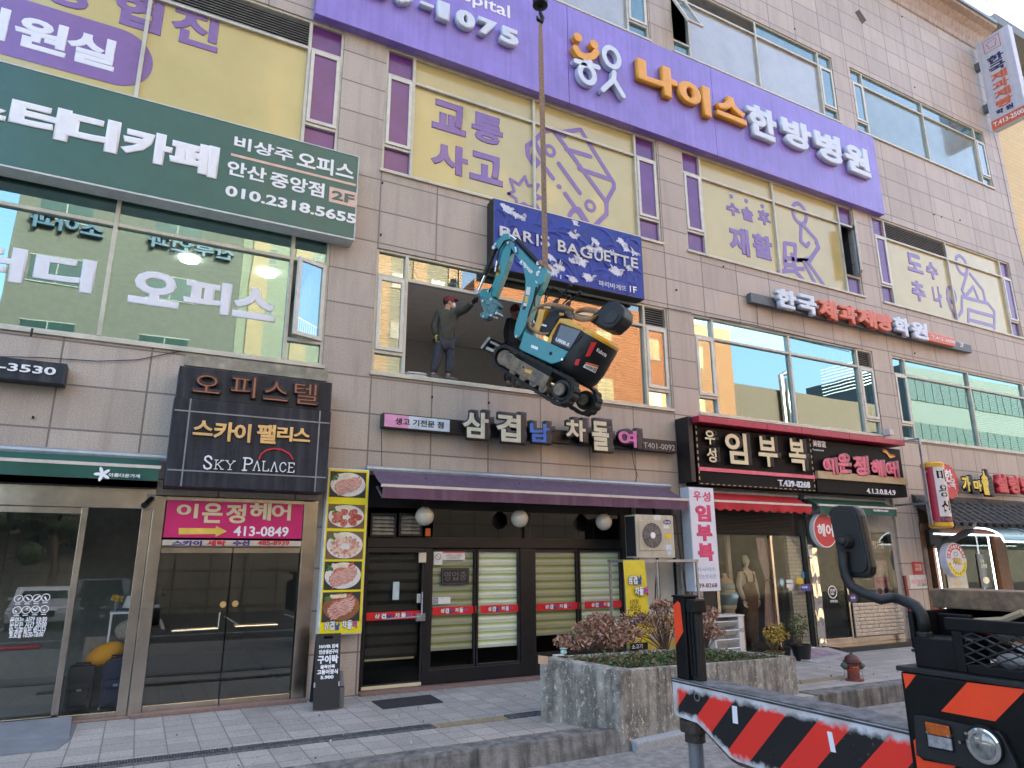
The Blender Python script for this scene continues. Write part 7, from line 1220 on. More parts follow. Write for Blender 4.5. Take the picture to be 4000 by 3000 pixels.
ltext('U008-5',868,995,975,1045,.055,NS+.0145,white)
# seat
st_=[(1140,838),(1150,800),(1215,750),(1262,700),(1300,676),(1345,668),(1395,695),(1428,735),(1422,800),(1385,850),(1325,905),(1268,902),(1200,870)]
ep(st_,-.34,-.74,'seat',m_bk,.05); ep([(1275,790),(1345,745),(1385,790),(1345,850),(1290,862),(1255,840)],-.338,-.325,'seat_panel',mat('seat_dark_panel',(.012,.012,.013),.5),.01)
# console, levers
ep([(735,930),(765,860),(800,790),(870,740),(945,745),(950,790),(880,830),(850,900),(800,960)],-.42,-.72,'console',m_bk,.02); ep([(690,915),(735,760),(790,735),(760,850),(735,925)],-.40,-.66,'front_cover',m_ylw,.01)
b=MB()
for P in ([(880,690),(905,650),(985,560)],[(930,700),(985,650)],[(960,710),(1010,660),(1070,615)],[(905,660),(870,690),(850,740)]): b.tube([L_(x,y,-.5) for x,y in P],.013,6)
b.tube([L_(785,690,-.35),L_(788,640,-.35),L_(830,570,-.35),L_(850,565,-.4),L_(985,650,-.62)],.013,6); b.tube([L_(798,680,-.4),L_(800,650,-.4),L_(820,625,-.4)],.012,6); b.build('lever',m_bk,ex)
b=MB()
for x,y,r_ in ((990,552,.035),(978,640,.04),(1068,608,.034),(820,628,.02)): b.sphere(L_(x,y,-.5),r_,10,7,(1.2,1,1))
b.build('lever_knob',black,ex); b=MB(); 
for x,y in ((880,675),(975,700)): q=L_(x,y,-.5); b.lathe([(.06,-.05),(.04,0),(.03,.04)],q,n=10)
b.build('boot',m_bk,ex)
ep([(830,720),(905,710),(960,740),(955,785),(880,790),(825,760)],-.5,-.68,'dash',mat('dash_dark',(.05,.03,.03),.5,var=.8,sc=30),.01); ep([(905,770),(940,775),(935,795),(902,790)],-.418,-.41,'decal',m_ylw,0); ep([(755,860),(800,870),(795,885),(752,872)],-.418,-.412,'decal',white,0)
# boom, arm, hitch and cylinders
BL=-.52
boom=[(536,962),(534,930),(548,855),(598,690),(622,600),(626,510),(612,430),(590,365),(545,300),(490,225),(500,192),(545,225),(600,268),(660,335),(705,380),(735,395),(775,385),(800,410),(800,440),(770,520),(745,575),(720,620),(690,700),(640,850),(592,945),(572,975),(550,978)]
ep(boom,BL+.09,BL-.09,'boom',m_teal,.012)
ep([(735,395),(775,385),(802,412),(775,520),(748,545),(715,520),(708,450)],BL+.12,BL+.092,'boom_bracket',m_teal,.006)
arm=[(372,212),(385,195),(440,140),(470,122),(492,140),(505,185),(508,265),(490,345),(455,440),(420,530),(375,640),(345,640),(335,610),(375,500),(400,400),(415,300),(400,245),(378,235)]
ep(arm,BL+.075,BL-.075,'arm',m_teal,.01)
def ram(x0,y0,x1,y1,x2,y2,l,r_,nm='hydraulic_ram'):
    t=thing(nm,None,None); t.parent=ex; b=MB(); b.cyl(L_(x0,y0,l),L_(x1,y1,l),r_,n=14); b.build('barrel',m_bk,t); b=MB(); b.cyl(L_(x1,y1,l),L_(x2,y2,l),r_*.5,n=12); b.build('rod',m_rod,t)
    b=MB(); 
    for x,y in ((x0,y0),(x2,y2)): q=L_(x,y,l); b.cyl(q+Vector((0,r_*1.3,0)),q-Vector((0,r_*1.3,0)),r_*.85,n=12)
    b.build('eye',m_st,t)
ram(385,250,298,470,240,608,BL+.0,.05); ram(745,378,560,185,475,128,BL,.05); ram(690,850,735,600,760,450,BL-.14,.06)
m_htc=mat('worn_teal_steel',(.10,.22,.23),.45,metal=.4,var=.5,sc=25)
ep([(250,640),(265,585),(300,572),(335,580),(350,610),(345,650),(300,655)],BL+.10,BL-.10,'hitch_link',m_teal,.008); ep([(252,625),(300,640),(345,630),(395,680),(415,715),(385,725),(410,755),(385,790),(345,770),(320,815),(285,822),(258,798),(262,770),(290,765),(268,700)],BL+.08,BL-.08,'quick_hitch',m_htc,.008); ep([(300,660),(350,650),(400,690),(418,718),(380,800),(340,770)],BL+.03,BL+.095,'hitch_plate',m_htc,.01)
b=MB()
for x,y,l in ((470,122,.09),(382,215,.09),(485,205,.1),(235,610,.11),(298,632,.1),(325,595,.11),(345,660,.1),(280,675,.1),(552,962,.11),(735,440,.13),(745,405,.13),(345,790,.1),(285,800,.1),(390,772,.1)): q=L_(x,y,BL+l); b.cyl((q.x,BL-l,q.z),(q.x,BL+l,q.z),.026,n=12)
b.build('pin',m_st,ex)
b=MB()
for P in ([(395,330),(415,260),(455,190),(500,178),(545,210),(550,280)],[(405,440),(395,360),(420,250),(470,185)],[(360,470),(380,400),(408,380)],[(355,560),(330,600)],[(715,560),(690,680),(660,760),(640,850)],[(745,545),(705,640),(700,720)],[(660,905),(640,860),(650,820)],[(700,930),(640,900),(645,850)]): b.tube([L_(x,y,BL+.115) for x,y in P],.013,6)
b.build('hose',black,ex); b=MB()
for x0,y0,x1,y1 in ((396,352,390,395),(545,240,552,285),(388,400,383,440)): b.cyl(L_(x0,y0,BL+.12),L_(x1,y1,BL+.12),.022,n=8)
b.build('hose_fitting',m_st,ex)
for P,m,l in (([(398,395),(425,390),(405,470),(385,468)],m_ylw,BL+.077),([(640,560),(670,565),(660,630),(628,620)],m_paper,BL+.092),([(628,635),(655,638),(645,690),(620,685)],m_ylw,BL+.092),([(615,690),(642,693),(632,745),(605,740)],m_paper,BL+.092),([(608,715),(635,718),(630,745),(604,742)],m_rust,BL+.095),([(715,440),(735,430),(735,470),(715,475)],m_paper,BL+.122)): ep(P,l,l+.002,'decal',m,0)
ltext('Kubota',600,340,690,440,.075,BL+.0915,white,up=1); b=MB(); q=L_(728,520,BL+.095); b.disc(q,(1,0,0),(0,0,1),.045,.035,14,(0,.015,0)); b.build('work_lamp',m_st,ex)
# sling and hook: the strap hangs from the crane hook and is choked round the boom knuckle
sp=EO+EF*L_(788,395,BL).x+EN*BL+EU*L_(788,395,BL).z; hk=Vector((sp.x-.02,sp.y,aY(2,1258,130,sp.y).z)); sl2=thing('lifting_strap','long brown webbing lifting strap running from the crane hook to the excavator','strap')
b=MB(); side=Vector((CR.x,CR.y,0)).normalized(); n=24; vs=[]
for i in range(n+1):
    u=i/n; c=sp.lerp(hk,u); tw=math.sin(u*5)*.5; w_=.05*(1-.35*max(0,u-.85)/.15); e=(side*math.cos(tw)+Vector((side.y,-side.x,0))*math.sin(tw))*w_; vs+=[c-e,c+e]
b.add(vs,[(2*i,2*i+1,2*i+3,2*i+2) for i in range(n)]); o=b.build('webbing',m_strap,sl2,fix=False); md=o.modifiers.new('thickness','SOLIDIFY'); md.thickness=.012
b=MB(); q0=L_(785,395,BL)
ring=[EMX@(q0+Vector((.10*math.cos(t),.14*math.sin(t),.03*math.cos(t)))) for t in [2*PI*i/16 for i in range(17)]]; b.tube(ring,.035,8); b.build('choke_loop',m_strap,sl2)
def band(pts,l0,w,name):     # webbing laid as a ribbon through photo points, each with its own side offset
    b=MB(); vs=[]
    P=[EMX@L_(x,y,l) for x,y,l in pts]
    for i,c in enumerate(P): vs+=[c-EU*w/2,c+EU*w/2]
    b.add(vs,[(2*i,2*i+1,2*i+3,2*i+2) for i in range(len(P)-1)]); o=b.build(name,m_strap2,sl2,fix=False,smooth=True); md=o.modifiers.new('thickness','SOLIDIFY'); md.thickness=.008
m_strap2=mat('tan_webbing',(.30,.19,.10),.85,var=.25,sc=30)
band([(1120-100*math.cos(R(a)),785-38*math.sin(R(a)),-.5+.28*math.cos(R(a+90))) for a in range(0,361,15)],0,.10,'seat_loop')
band([(1022,760,-.4),(960,725,-.3),(880,708,-.24),(800,703,-.2),(730,720,-.16),(680,755,-.14),(650,810,-.14),(650,860,-.16)],0,.07,'front_strap'); band([(650,850,-.16),(668,890,-.2),(710,925,-.24),(760,942,-.25),(815,942,-.2)],0,.05,'front_strap')
hook=thing('crane_hook','black crane hook block at the top edge holding the brown lifting strap','hook'); zt=aY(2,1256,30,sp.y).z; b=MB(); b.lathe([(.06,0),(.15,.05),(.15,.22),(.08,.28)],(hk.x,hk.y,zt-.03),n=20); b.build('block',black,hook,smooth=False)
b=MB(); b.tube([(hk.x,hk.y,zt),(hk.x,hk.y,zt-.16),(hk.x+.05,hk.y,zt-.26),(hk.x+.02,hk.y,zt-.36),(hk.x-.06,hk.y,zt-.33),(hk.x-.08,hk.y,zt-.26)],[.03,.035,.045,.045,.035,.015],10); b.build('hook',black,hook,smooth=True); b=MB(); b.cyl((hk.x,hk.y,zt+.2),(hk.x,hk.y,zt+9),.012,n=6); b.build('wire_rope',m_galv,hook)
# ================================================================ PEOPLE
def skin(name,pts,edges,radii,m,parent,root=0,sub=2):
    me=bpy.data.meshes.new(name); me.from_pydata([Vector(p) for p in pts],edges,[]); o=bpy.data.objects.new(name,me); COL.objects.link(o); sk=o.modifiers.new('skin','SKIN'); sk.use_smooth_shade=True; sb=o.modifiers.new('sub','SUBSURF'); sb.levels=sub; sb.render_levels=sub
    for i,r in enumerate(radii): d=me.skin_vertices[0].data[i]; d.radius=(r,r) if not isinstance(r,tuple) else r; d.use_root=(i==root)
    me.materials.append(m)
    if parent: o.parent=parent
    return o
m_skin=mat('skin',(.42,.24,.16),.55,var=.06); m_olv=mat('olive_jacket',(.055,.053,.037),.8,var=.35,bump=1.0,sc=7); m_trs=mat('slate_trousers',(.036,.038,.05),.8,var=.35,bump=1.0,sc=7); m_mar=mat('maroon_cap',(.15,.015,.02),.7); m_nvj=mat('navy_jacket',(.02,.022,.035),.75,var=.2); m_glv=mat('yellow_glove',(.65,.5,.08),.8); m_boot=mat('grey_boot',(.10,.09,.085),.7)
def person(label,J,face,s=1.,top=m_olv,leg=m_trs,cap=None,gloves=(None,None),mask=False,beanie=False,hair=None,hands=True):
    """J: joints in world metres (pelvis, chest, neck, head, sl/el/wl, sr/er/wr, hl/kl/al, hr/kr/ar); face = unit direction the head looks"""
    t=thing('person',label,'person'); V={k:Vector(v) for k,v in J.items()}; face=Vector(face).normalized(); sd=face.cross(Vector((0,0,1))).normalized(); upv=sd.cross(face)
    names=['pelvis','chest','neck','head','sl','el','wl','sr','er','wr','hl','kl','al','hr','kr','ar']; ix={n:i for i,n in enumerate(names)}
    ed=[('pelvis','chest'),('chest','neck'),('neck','head'),('chest','sl'),('sl','el'),('el','wl'),('chest','sr'),('sr','er'),('er','wr'),('pelvis','hl'),('hl','kl'),('kl','al'),('pelvis','hr'),('hr','kr'),('kr','ar')]
    rb=[.12,.13,.055,.085,.055,.042,.032,.055,.042,.032,.085,.058,.042,.085,.058,.042]
    body=skin('body',[V[n] for n in names],[(ix[a],ix[c]) for a,c in ed],[r*s for r in rb],m_skin,t)
    mid=V['pelvis'].lerp(V['chest'],.5); P=[V['pelvis']-Vector((0,0,.08))*s,mid,V['chest'],V['neck']-Vector((0,0,.02)),V['sl'],V['el'],V['wl'].lerp(V['el'],.08),V['sr'],V['er'],V['wr'].lerp(V['er'],.08)]
    skin('jacket',P,[(0,1),(1,2),(2,3),(2,4),(4,5),(5,6),(2,7),(7,8),(8,9)],[x*s if not isinstance(x,tuple) else (x[0]*s,x[1]*s) for x in (.205,.185,.19,.10,.10,.082,.064,.10,.082,.064)],top,t)
    skin('trousers',[V['pelvis'],V['hl'],V['kl'],V['al']+Vector((0,0,.04)),V['hr'],V['kr'],V['ar']+Vector((0,0,.04))],[(0,1),(1,2),(2,3),(0,4),(4,5),(5,6)],[x*s for x in (.155,.125,.095,.088,.125,.095,.088)],leg,t)
    for n,k in (('al','kl'),('ar','kr')): b=MB(); b.sphere(V[n]+Vector((face.x,face.y,0))*.07*s-Vector((0,0,.035*s)),.06*s,12,8,(1,1,.8)); b.sphere(V[n]-Vector((0,0,.02*s)),.06*s,12,8); b.sphere(V[n]+Vector((face.x,face.y,0))*.14*s-Vector((0,0,.045*s)),.05*s,12,8,(1,1,.7)); b.build('boot',m_boot,t,smooth=True)
    h=V['head']; b=MB(); rot=Matrix((sd,face,upv)).transposed(); b.sphere(h+upv*.03*s,.108*s,18,14,(.78,.98,1.12),rot); b.sphere(h-upv*.055*s+face*.03*s,.075*s,14,10,(.8,.9,.9),rot)
    b.sphere(h+face*.108*s-upv*.012*s,.02*s,8,6,(.8,1.1,1.4),rot)
    for q in (-1,1): b.sphere(h+sd*.085*s*q-upv*.005*s,.028*s,8,6,(.5,.9,1.3),rot)
    b.build('head',m_skin,t,smooth=True); b=MB()
    for q in (-1,1): b.sphere(h+face*.094*s+sd*.034*s*q+upv*.022*s,.013*s,8,6,(1.3,.5,.8),rot); b.box(0,0,0,0,0,0) if 0 else None
    b.build('eye',black,t); b=MB(); b.sphere(h+face*.092*s-upv*.055*s,.02*s,8,5,(1.5,.5,.5),rot); b.build('mouth',mat('lip',(.32,.12,.10),.5),t)
    b=MB(); b.sphere(h+upv*.045*s-face*.012*s,.114*s,16,12,(.80,.98,1.0),rot); b.build('hair',mat('black_hair',(.012,.011,.010),.6),t,smooth=True)
    if mask: b=MB(); b.sphere(h+face*.085*s-upv*.04*s,.062*s,14,10,(.95,.75,.95),rot); b.build('mask',mat('white_mask',(.68,.68,.66),.8),t,smooth=True); b=MB(); b.tube([h+face*.06*s+sd*.06*s*q-upv*.03*s for q in (1,)]+[h+sd*.088*s-upv*.0*s,h-face*.09*s+upv*.0*s,h-sd*.088*s,h+face*.06*s-sd*.06*s-upv*.03*s],.004*s,5); b.build('strap',MATS['white_mask'],t)
    if cap:
        b=MB(); b.sphere(h+upv*.06*s,.122*s,18,10,(.84,1.0,.82 if not beanie else 1.0),rot); b.build('beanie' if beanie else 'cap',cap,t,smooth=True)
        if not beanie: b=MB(); P=[h+upv*.062*s+face*(.10+.085*math.cos(R(a)))*s+sd*.085*math.sin(R(a))*s for a in range(-90,91,15)]; b.prism(P,upv*.01*s); b.build('cap_peak',cap,t)
    for n,e,g in (('wl','el',gloves[0]),('wr','er',gloves[1])): b=MB(); d=(V[n]-V[e]).normalized(); hand(b,V[n]-d*.02,d,face if abs(d.dot(face))<.9 else sd,s*1.02); b.build('glove' if g else 'hand',g or m_skin,t,smooth=True)
    return t
def J5(k,Y,**pts): return {n:aY(k,x,y,Y+(dy[0] if dy else 0)) for n,(x,y,*dy) in pts.items()}
wj=J5(5,.16,pelvis=(692,612),chest=(700,475),neck=(705,412),head=(718,372),sl=(648,440,.02),el=(626,520,.02),wl=(642,575,-.03),sr=(755,432,-.05),er=(815,412,-.30),wr=(866,365,-.62),hl=(664,622),kl=(645,715,-.03),al=(618,818,0),hr=(718,622),kr=(728,715,-.04),ar=(712,826,-.02))
person('worker in olive jacket, maroon cap and white mask reaching out of the open window',wj,(.95,-.25,.05),.98,cap=m_mar,gloves=(m_glv,black),mask=True)
w2=J5(5,.95,pelvis=(1108,640),chest=(1112,505),neck=(1118,455),head=(1124,425),sl=(1080,490,.05),el=(1074,570,.05),wl=(1082,640,0),sr=(1150,490),er=(1165,570),wr=(1160,640),hl=(1085,650),kl=(1082,750),al=(1080,868),hr=(1135,650),kr=(1140,750),ar=(1140,868))
person('worker in dark navy clothes and maroon beanie standing inside the window behind the excavator boom',w2,(.15,-.98,-.05),1.0,top=m_nvj,leg=m_nvj,cap=m_mar,beanie=True)
px_,py_,gz=-.95,-11.15,-.25; pj=dict(pelvis=(px_,py_,gz+.95),chest=(px_,py_,gz+1.32),neck=(px_,py_,gz+1.52),head=(px_,py_+.02,gz+1.64),sl=(px_-.19,py_,gz+1.43),el=(px_-.24,py_+.06,gz+1.15),wl=(px_-.12,py_+.28,gz+1.2),sr=(px_+.19,py_,gz+1.43),er=(px_+.24,py_+.06,gz+1.15),wr=(px_+.1,py_+.28,gz+1.22),hl=(px_-.1,py_,gz+.92),kl=(px_-.11,py_+.02,gz+.5),al=(px_-.11,py_,gz+.08),hr=(px_+.1,py_,gz+.92),kr=(px_+.11,py_+.02,gz+.5),ar=(px_+.12,py_,gz+.08))
person('dark clothed bystander on the street, mirrored in the thrift shop glass',pj,(0,1,0),1.04,top=m_nvj,leg=m_nvj)
# ================================================================ CRANE TRUCK IN THE FOREGROUND (front faces -X)
XT=4.2; tk=thing('crane_truck','black crane truck with orange hazard tape and a striped outrigger beam pulled out','truck')
m_tb=mat('black_truck_paint',(.004,.0042,.005),.5,var=.4,sc=5,streak=.35,stain=(.016,.0155,.015),spec=.22); m_tw=mat('worn_black_steel',(.009,.0092,.0105),.6,var=.5,sc=10); m_tape=mat('orange_reflective_tape',(.88,.055,.008),.35,var=.05,coat=.2)
def tx_(k,pts,X): return [aX(k,x,y,X) for x,y in pts]
def tp(k,pts,X,dep,name,m,par=tk,bev=.006): b=MB(); b.prism(tx_(k,pts,X),(dep,0,0)); return b.build(name,m,par,bev=bev)
# outrigger beam, stripes sprayed over white paint
def stripemat():
    m=bpy.data.materials.new('sprayed_hazard_stripes'); m.use_nodes=True; t=m.node_tree; N=t.nodes; L=t.links; b=N['Principled BSDF']; b.inputs['Roughness'].default_value=.45
    tc=N.new('ShaderNodeTexCoord'); sx=N.new('ShaderNodeSeparateXYZ'); L.new(tc.outputs['Object'],sx.inputs[0])
    def M(op,a,c=None,d=None):
        n=N.new('ShaderNodeMath'); n.operation=op
        for i,v in enumerate((a,c,d)):
            if v is None: continue
            if isinstance(v,(int,float)): n.inputs[i].default_value=v
            else: L.new(v,n.inputs[i])
        return n.outputs[0]
    no=N.new('ShaderNodeTexNoise'); no.inputs['Scale'].default_value=16; no.inputs['Detail'].default_value=6; L.new(tc.outputs['Object'],no.inputs['Vector']); nz=M('SUBTRACT',no.outputs[0],.5)
    s=M('MULTIPLY_ADD',sx.outputs[2],KS,sx.outputs[1]); s=M('SUBTRACT',s,S0); fr=M('FRACT',M('ADD',M('DIVIDE',s,PER),50.0)); red=M('LESS_THAN',fr,DUTY)
    c=N.new('ShaderNodeMix'); c.data_type='RGBA'; L.new(red,c.inputs[0]); c.inputs[6].default_value=(.004,.0045,.006,1); c.inputs[7].default_value=(.75,.028,.016,1)
    top=M('SUBTRACT',ZTOP,sx.outputs[2]); lo=M('MAXIMUM',M('MULTIPLY_ADD',sx.outputs[1],-0.30,ZB0),-9.0); d1=M('MULTIPLY_ADD',nz,.10,top); w1=N.new('ShaderNodeMapRange'); w1.inputs[1].default_value=.045; w1.inputs[2].default_value=.085; L.new(d1,w1.inputs[0])
    bl=M('SUBTRACT',sx.outputs[2],ZLOW); y2=M('MINIMUM',M('MAXIMUM',M('MULTIPLY_ADD',M('SUBTRACT',sx.outputs[1],YFAR-.62),.52,.60),.575),.78); d2=M('MULTIPLY_ADD',nz,.12,M('SUBTRACT',sx.outputs[2],y2)); w2=N.new('ShaderNodeMapRange'); w2.inputs[1].default_value=.02; w2.inputs[2].default_value=.06; L.new(d2,w2.inputs[0])
    e3=M('MULTIPLY_ADD',nz,.08,M('SUBTRACT',YFAR,sx.outputs[1])); w3=N.new('ShaderNodeMapRange'); w3.inputs[1].default_value=.04; w3.inputs[2].default_value=.08; L.new(e3,w3.inputs[0])
    f=M('MULTIPLY',M('MULTIPLY',w1.outputs[0],w2.outputs[0]),w3.outputs[0]); c2=N.new('ShaderNodeMix'); c2.data_type='RGBA'; L.new(f,c2.inputs[0]); n2=N.new('ShaderNodeTexNoise'); n2.inputs['Scale'].default_value=5; n2.inputs['Detail'].default_value=8; L.new(tc.outputs['Object'],n2.inputs['Vector']); rp=N.new('ShaderNodeValToRGB'); rp.color_ramp.elements[0].position=.35; rp.color_ramp.elements[0].color=(.42,.38,.36,1); rp.color_ramp.elements[1].position=.6; rp.color_ramp.elements[1].color=(.62,.62,.64,1); L.new(n2.outputs[0],rp.inputs[0]); L.new(rp.outputs[0],c2.inputs[6]); L.new(c.outputs[2],c2.inputs[7])
    r3=N.new('ShaderNodeValToRGB'); r3.color_ramp.elements[0].position=.66; r3.color_ramp.elements[1].position=.74; n3=N.new('ShaderNodeTexNoise'); n3.inputs['Scale'].default_value=30; n3.inputs['Detail'].default_value=6; L.new(tc.outputs['Object'],n3.inputs['Vector']); L.new(n3.outputs[0],r3.inputs[0]); c3=N.new('ShaderNodeMix'); c3.data_type='RGBA'; L.new(r3.outputs[0],c3.inputs[0]); L.new(c2.outputs[2],c3.inputs[6]); c3.inputs[7].default_value=(.14,.08,.05,1); L.new(c3.outputs[2],b.inputs['Base Color']); return m
yz=lambda x,y: (lambda v:(v.y,v.z))(aX('r',x,y,XT))
ln=[((90,207),(130,140)),((185,265),(248,165)),((275,342),(380,185)),((390,395),(520,240)),((510,475),(675,275)),((660,520),(830,320)),((840,560),(1005,360)),((1075,560),(1225,400))]
ks=[]
for p,q in ln: a,c=yz(*p),yz(*q); ks.append((a[0]-c[0])/(c[1]-a[1]))
KS=sum(ks)/len(ks); ss=[(yz(*p)[0]+yz(*q)[0])/2+KS*(yz(*p)[1]+yz(*q)[1])/2 for p,q in ln]
PER=(ss[1]-ss[7])/3; S0=ss[2]; DUTY=(ss[1]-ss[2])/PER; ZTOP=1.075; ZLOW=.56; YFAR=yz(38,120)[0]; YK=yz(330,470)[0]; ZB0=0
zt_b=1.075; yF,yN=YFAR,-8.72; prof=[(yF,zt_b),(yF,.80),(yF-.02,.785),(yF-.28,.775),(yF-.36,.74),(yF-.62,.60),(yF-.7,.585),(yN,.56),(yN,zt_b)]
b=MB(); b.prism([(XT,y,z) for y,z in prof],(.27,0,0)); b.build('outrigger_beam',stripemat(),tk,bev=.008); b=MB(); b.box(XT-.004,XT+.274,yN,yF+.012,zt_b+.0005,zt_b+.012); b.build('beam_top_plate',mat('grimy_top_plate',(.14,.14,.145),.6,var=.6,sc=9,streak=.3),tk,bev=.004)
b=MB(); b.tube([(XT-.003,yF,zt_b-.012),(XT-.003,yN,zt_b-.012)],.007,6); b.build('weld_seam',mat('dark_weld',(.05,.045,.05),.6,var=.6),tk); b=MB(); b.prism([(XT-.002,yF-.36,.738),(XT-.002,yF-.62,.598),(XT-.002,yF-.7,.583),(XT-.002,yN,.558),(XT-.002,yN,.54),(XT-.002,yF-.72,.565),(XT-.002,yF-.64,.578),(XT-.002,yF-.38,.72)],(.28,0,0)); b.build('beam_keel',mat('rusty_keel',(.09,.06,.04),.7,var=.5),tk)
for x,y,x2,y2 in ((366,220,400,322),(890,362,940,480)): a=[(x,y),(x+27,y+5),(x2,y2),(x2-28,y2-6)]; tp('r',a,XT-.001,-.002,'white_mark',white,bev=0)
v=aX('r',178,172,XT); b=MB(); b.cyl((XT-.012,v.y,v.z),(XT+.01,v.y,v.z),.036,n=18); b.build('pin_boss',m_st,tk); b=MB(); b.cyl((XT-.014,v.y,v.z),(XT-.0125,v.y,v.z),.022,n=14); b.build('pin_hole',black,tk)
# jack leg with its black housing post
jy=(aX(9,105,1095,XT+.1).y+aX(9,235,1095,XT+.1).y)/2; jx=XT+.12; b=MB(); zp=aX(9,80,605,jx-.07).z; hw=.095; b.box(jx-hw,jx+.05,jy-.03,jy+hw+.02,zt_b+.012,zp); b.box(jx-hw-.01,jx+.06,jy-.05,jy+hw+.03,zp,zp+.018); b.build('jack_housing',m_tb,tk,bev=.012)
b=MB(); b.box(jx-.06,jx+.02,jy-.13,jy-.035,zt_b+.012,zp-.12); b.build('jack_housing',m_tw,tk,bev=.01); b=MB(); b.box(jx-.085,jx+.05,jy-.15,jy-.031,zp-.12,zp-.01); b.build('jack_cap',black,tk,bev=.012); b=MB()
for o in (-.05,-.09): b.tube([(jx-.07,jy+o,zp-.12),(jx-.075,jy+o,zp-.2),(jx-.065,jy+o,zt_b+.05)],.011,6)
b.build('hose',black,tk)
xq=jx-hw; pt4=[(y,z) for y,z in ((jy+hw+.015,zp-.07),(jy+.05,zp-.03),(jy+.018,zp-.05),(jy+.0,zp-.28),(jy+hw+.012,zp-.40))]; b=MB(); b.prism([(xq-.0005,y,z) for y,z in pt4],(-.002,0,0)); b.build('orange_tape',m_tape,tk); b=MB(); b.cyl((jx-.02,jy+.02,.77),(jx-.02,jy+.02,.68),.12,n=18); b.cyl((jx-.02,jy+.02,.68),(jx-.02,jy+.02,.60),.085,n=18); b.build('jack_collar',mat('oily_rust',(.045,.03,.022),.6,var=.6,sc=20),tk); b=MB(); b.cyl((jx-.02,jy+.02,.60),(jx-.02,jy+.02,-.2),.062,n=20); b.build('jack_ram',mat('grey_ram',(.22,.23,.25),.3,metal=.5),tk); b=MB(); b.cyl((jx-.02,jy+.02,-.25),(jx-.02,jy+.02,-.2),.17,n=20); b.build('jack_foot',m_tw,tk)
# bumper
bt0,bt1=aX('s',105,775,XT),aX('s',1198,945,XT); zbt=(bt0.z+bt1.z)/2; ybF=bt0.y; Xb=XT-.03
b=MB(); b.box(Xb,XT+.35,-11.3,ybF,.62,zbt); b.build('bumper',m_tb,tk,bev=.02); b=MB(); b.box(Xb-.012,XT+.36,-11.3,ybF+.015,zbt+.001,zbt+.03); b.build('bumper_top',m_tw,tk,bev=.006)
for P in ([(107,805),(228,820),(135,945)],[(690,887),(1198,950),(1198,975),(940,1238),(452,1148)],[(205,1410),(238,1385),(262,1560),(300,1590),(590,1640),(570,1659),(240,1659)]): tp('s',P,Xb-.0005,-.002,'orange_tape',m_tape,bev=0)
pl=[(232,1182),(290,1180),(1000,1330),(1040,1380),(1165,1640),(1160,1659),(700,1659),(330,1570),(255,1540)]; tp('s',pl,Xb-.001,-.03,'lamp_panel',m_tw,bev=.012)
m_amb=mat('amber_lens',(.45,.09,.005),.15,var=.25,sc=30,coat=.6); m_clr=mat('clear_lens',(.30,.30,.30),.12,var=.35,sc=25,coat=.8); tp('s',[(300,1222),(530,1268),(575,1520),(345,1478)],Xb-.032,-.012,'lamp_bezel',black); tp('s',[(312,1238),(530,1282),(550,1388),(332,1345)],Xb-.0445,-.012,'indicator',m_amb); tp('s',[(334,1352),(550,1395),(565,1505),(348,1462)],Xb-.0445,-.012,'side_lamp',m_clr)
h0=aX('s',850,1450,Xb-.03); b=MB(); b.cyl((Xb-.032,h0.y,h0.z),(Xb-.05,h0.y,h0.z),.098,n=30); b.build('lamp_bezel',black,tk); hl=thing('headlight',None,None); hl.parent=tk
b=MB(); b.lathe([(.085,0),(.088,.018),(.078,.022)],(Xb-.05,h0.y-.01,h0.z),(-1,0,0),n=32); b.build('rim',m_rod,hl); b=MB(); b.lathe([(.077,.016),(.062,.024),(.035,.03),(.005,.033)],(Xb-.05,h0.y-.01,h0.z),(-1,0,0),n=32); b.build('lens',mat('headlight_lens',(.30,.30,.29),.06,var=.5,sc=18,metal=.6,coat=1),hl,smooth=True)
b=MB()
for x,y in ((335,1335),(528,1372),(685,1345),(630,1425)): v=aX('s',x,y,Xb-.05); b.cyl((Xb-.033,v.y,v.z),(Xb-.062,v.y,v.z),.008,n=8)
b.build('screw',m_st,tk)
# mesh basket on the deck
yB=aX('s',190,480,XT+.02).y; zB=zbt+.03; zf=aX('s',450,310,XT).z; yM=aX('s',560,470,XT).y; Xm=XT+.02
b=MB(); b.box(Xm,Xm+.28,yM-.02,yB,zB,aX('s',195,475,Xm).z); b.build('battery_box',m_tb,tk,bev=.01)
b=MB(); zt3=aX('s',450,300,Xm).z; b.box(Xm-.01,Xm+.03,-11.2,yM+.05,zt3-.07,zt3); b.box(Xm-.006,Xm+.03,yM-.04,yM+.02,zB,zt3-.071); b.box(Xm-.006,Xm+.03,-11.2,yM-.041,zB,zB+.05); b.build('basket_frame',m_tb,tk,bev=.008); b=MB(); Xr=XT+.75; b.box(Xm+.03,Xr,yB+.0,yB+.03,zB+.1,zt3+.02); b.box(Xr,Xr+.03,-11.2,yB+.03,zB,zt3+.02); b.box(Xm+.28,Xm+.32,yM+.06,yB,zB+.12,zt3+.0); b.build('basket_side',m_tb,tk,bev=.008)
ms2=[]; w_,h_=.115,.055; y=yM-.05; j=0; z0_=zB+.05; z1_=zt3-.075; n=int((z1_-z0_)/h_*2)+1; rows=[z0_+i*(z1_-z0_)/n for i in range(n+1)]
yy=yM-.04
while yy>-10.6:
    P=[]
    for i,z in enumerate(rows): P.append((yy-(w_/2 if (i+j)%2 else 0),z))
    ms2.append(P); j+=1
    yy-=w_/2
b=MB()
for P in ms2:
    for (y0,z0),(y1,z1) in zip(P,P[1:]): b.bar((Xm,y0,z0),(Xm+.004,y1,z1),.007,.012,(1,0,0))
o=b.build('expanded_mesh',m_tw,tk); 
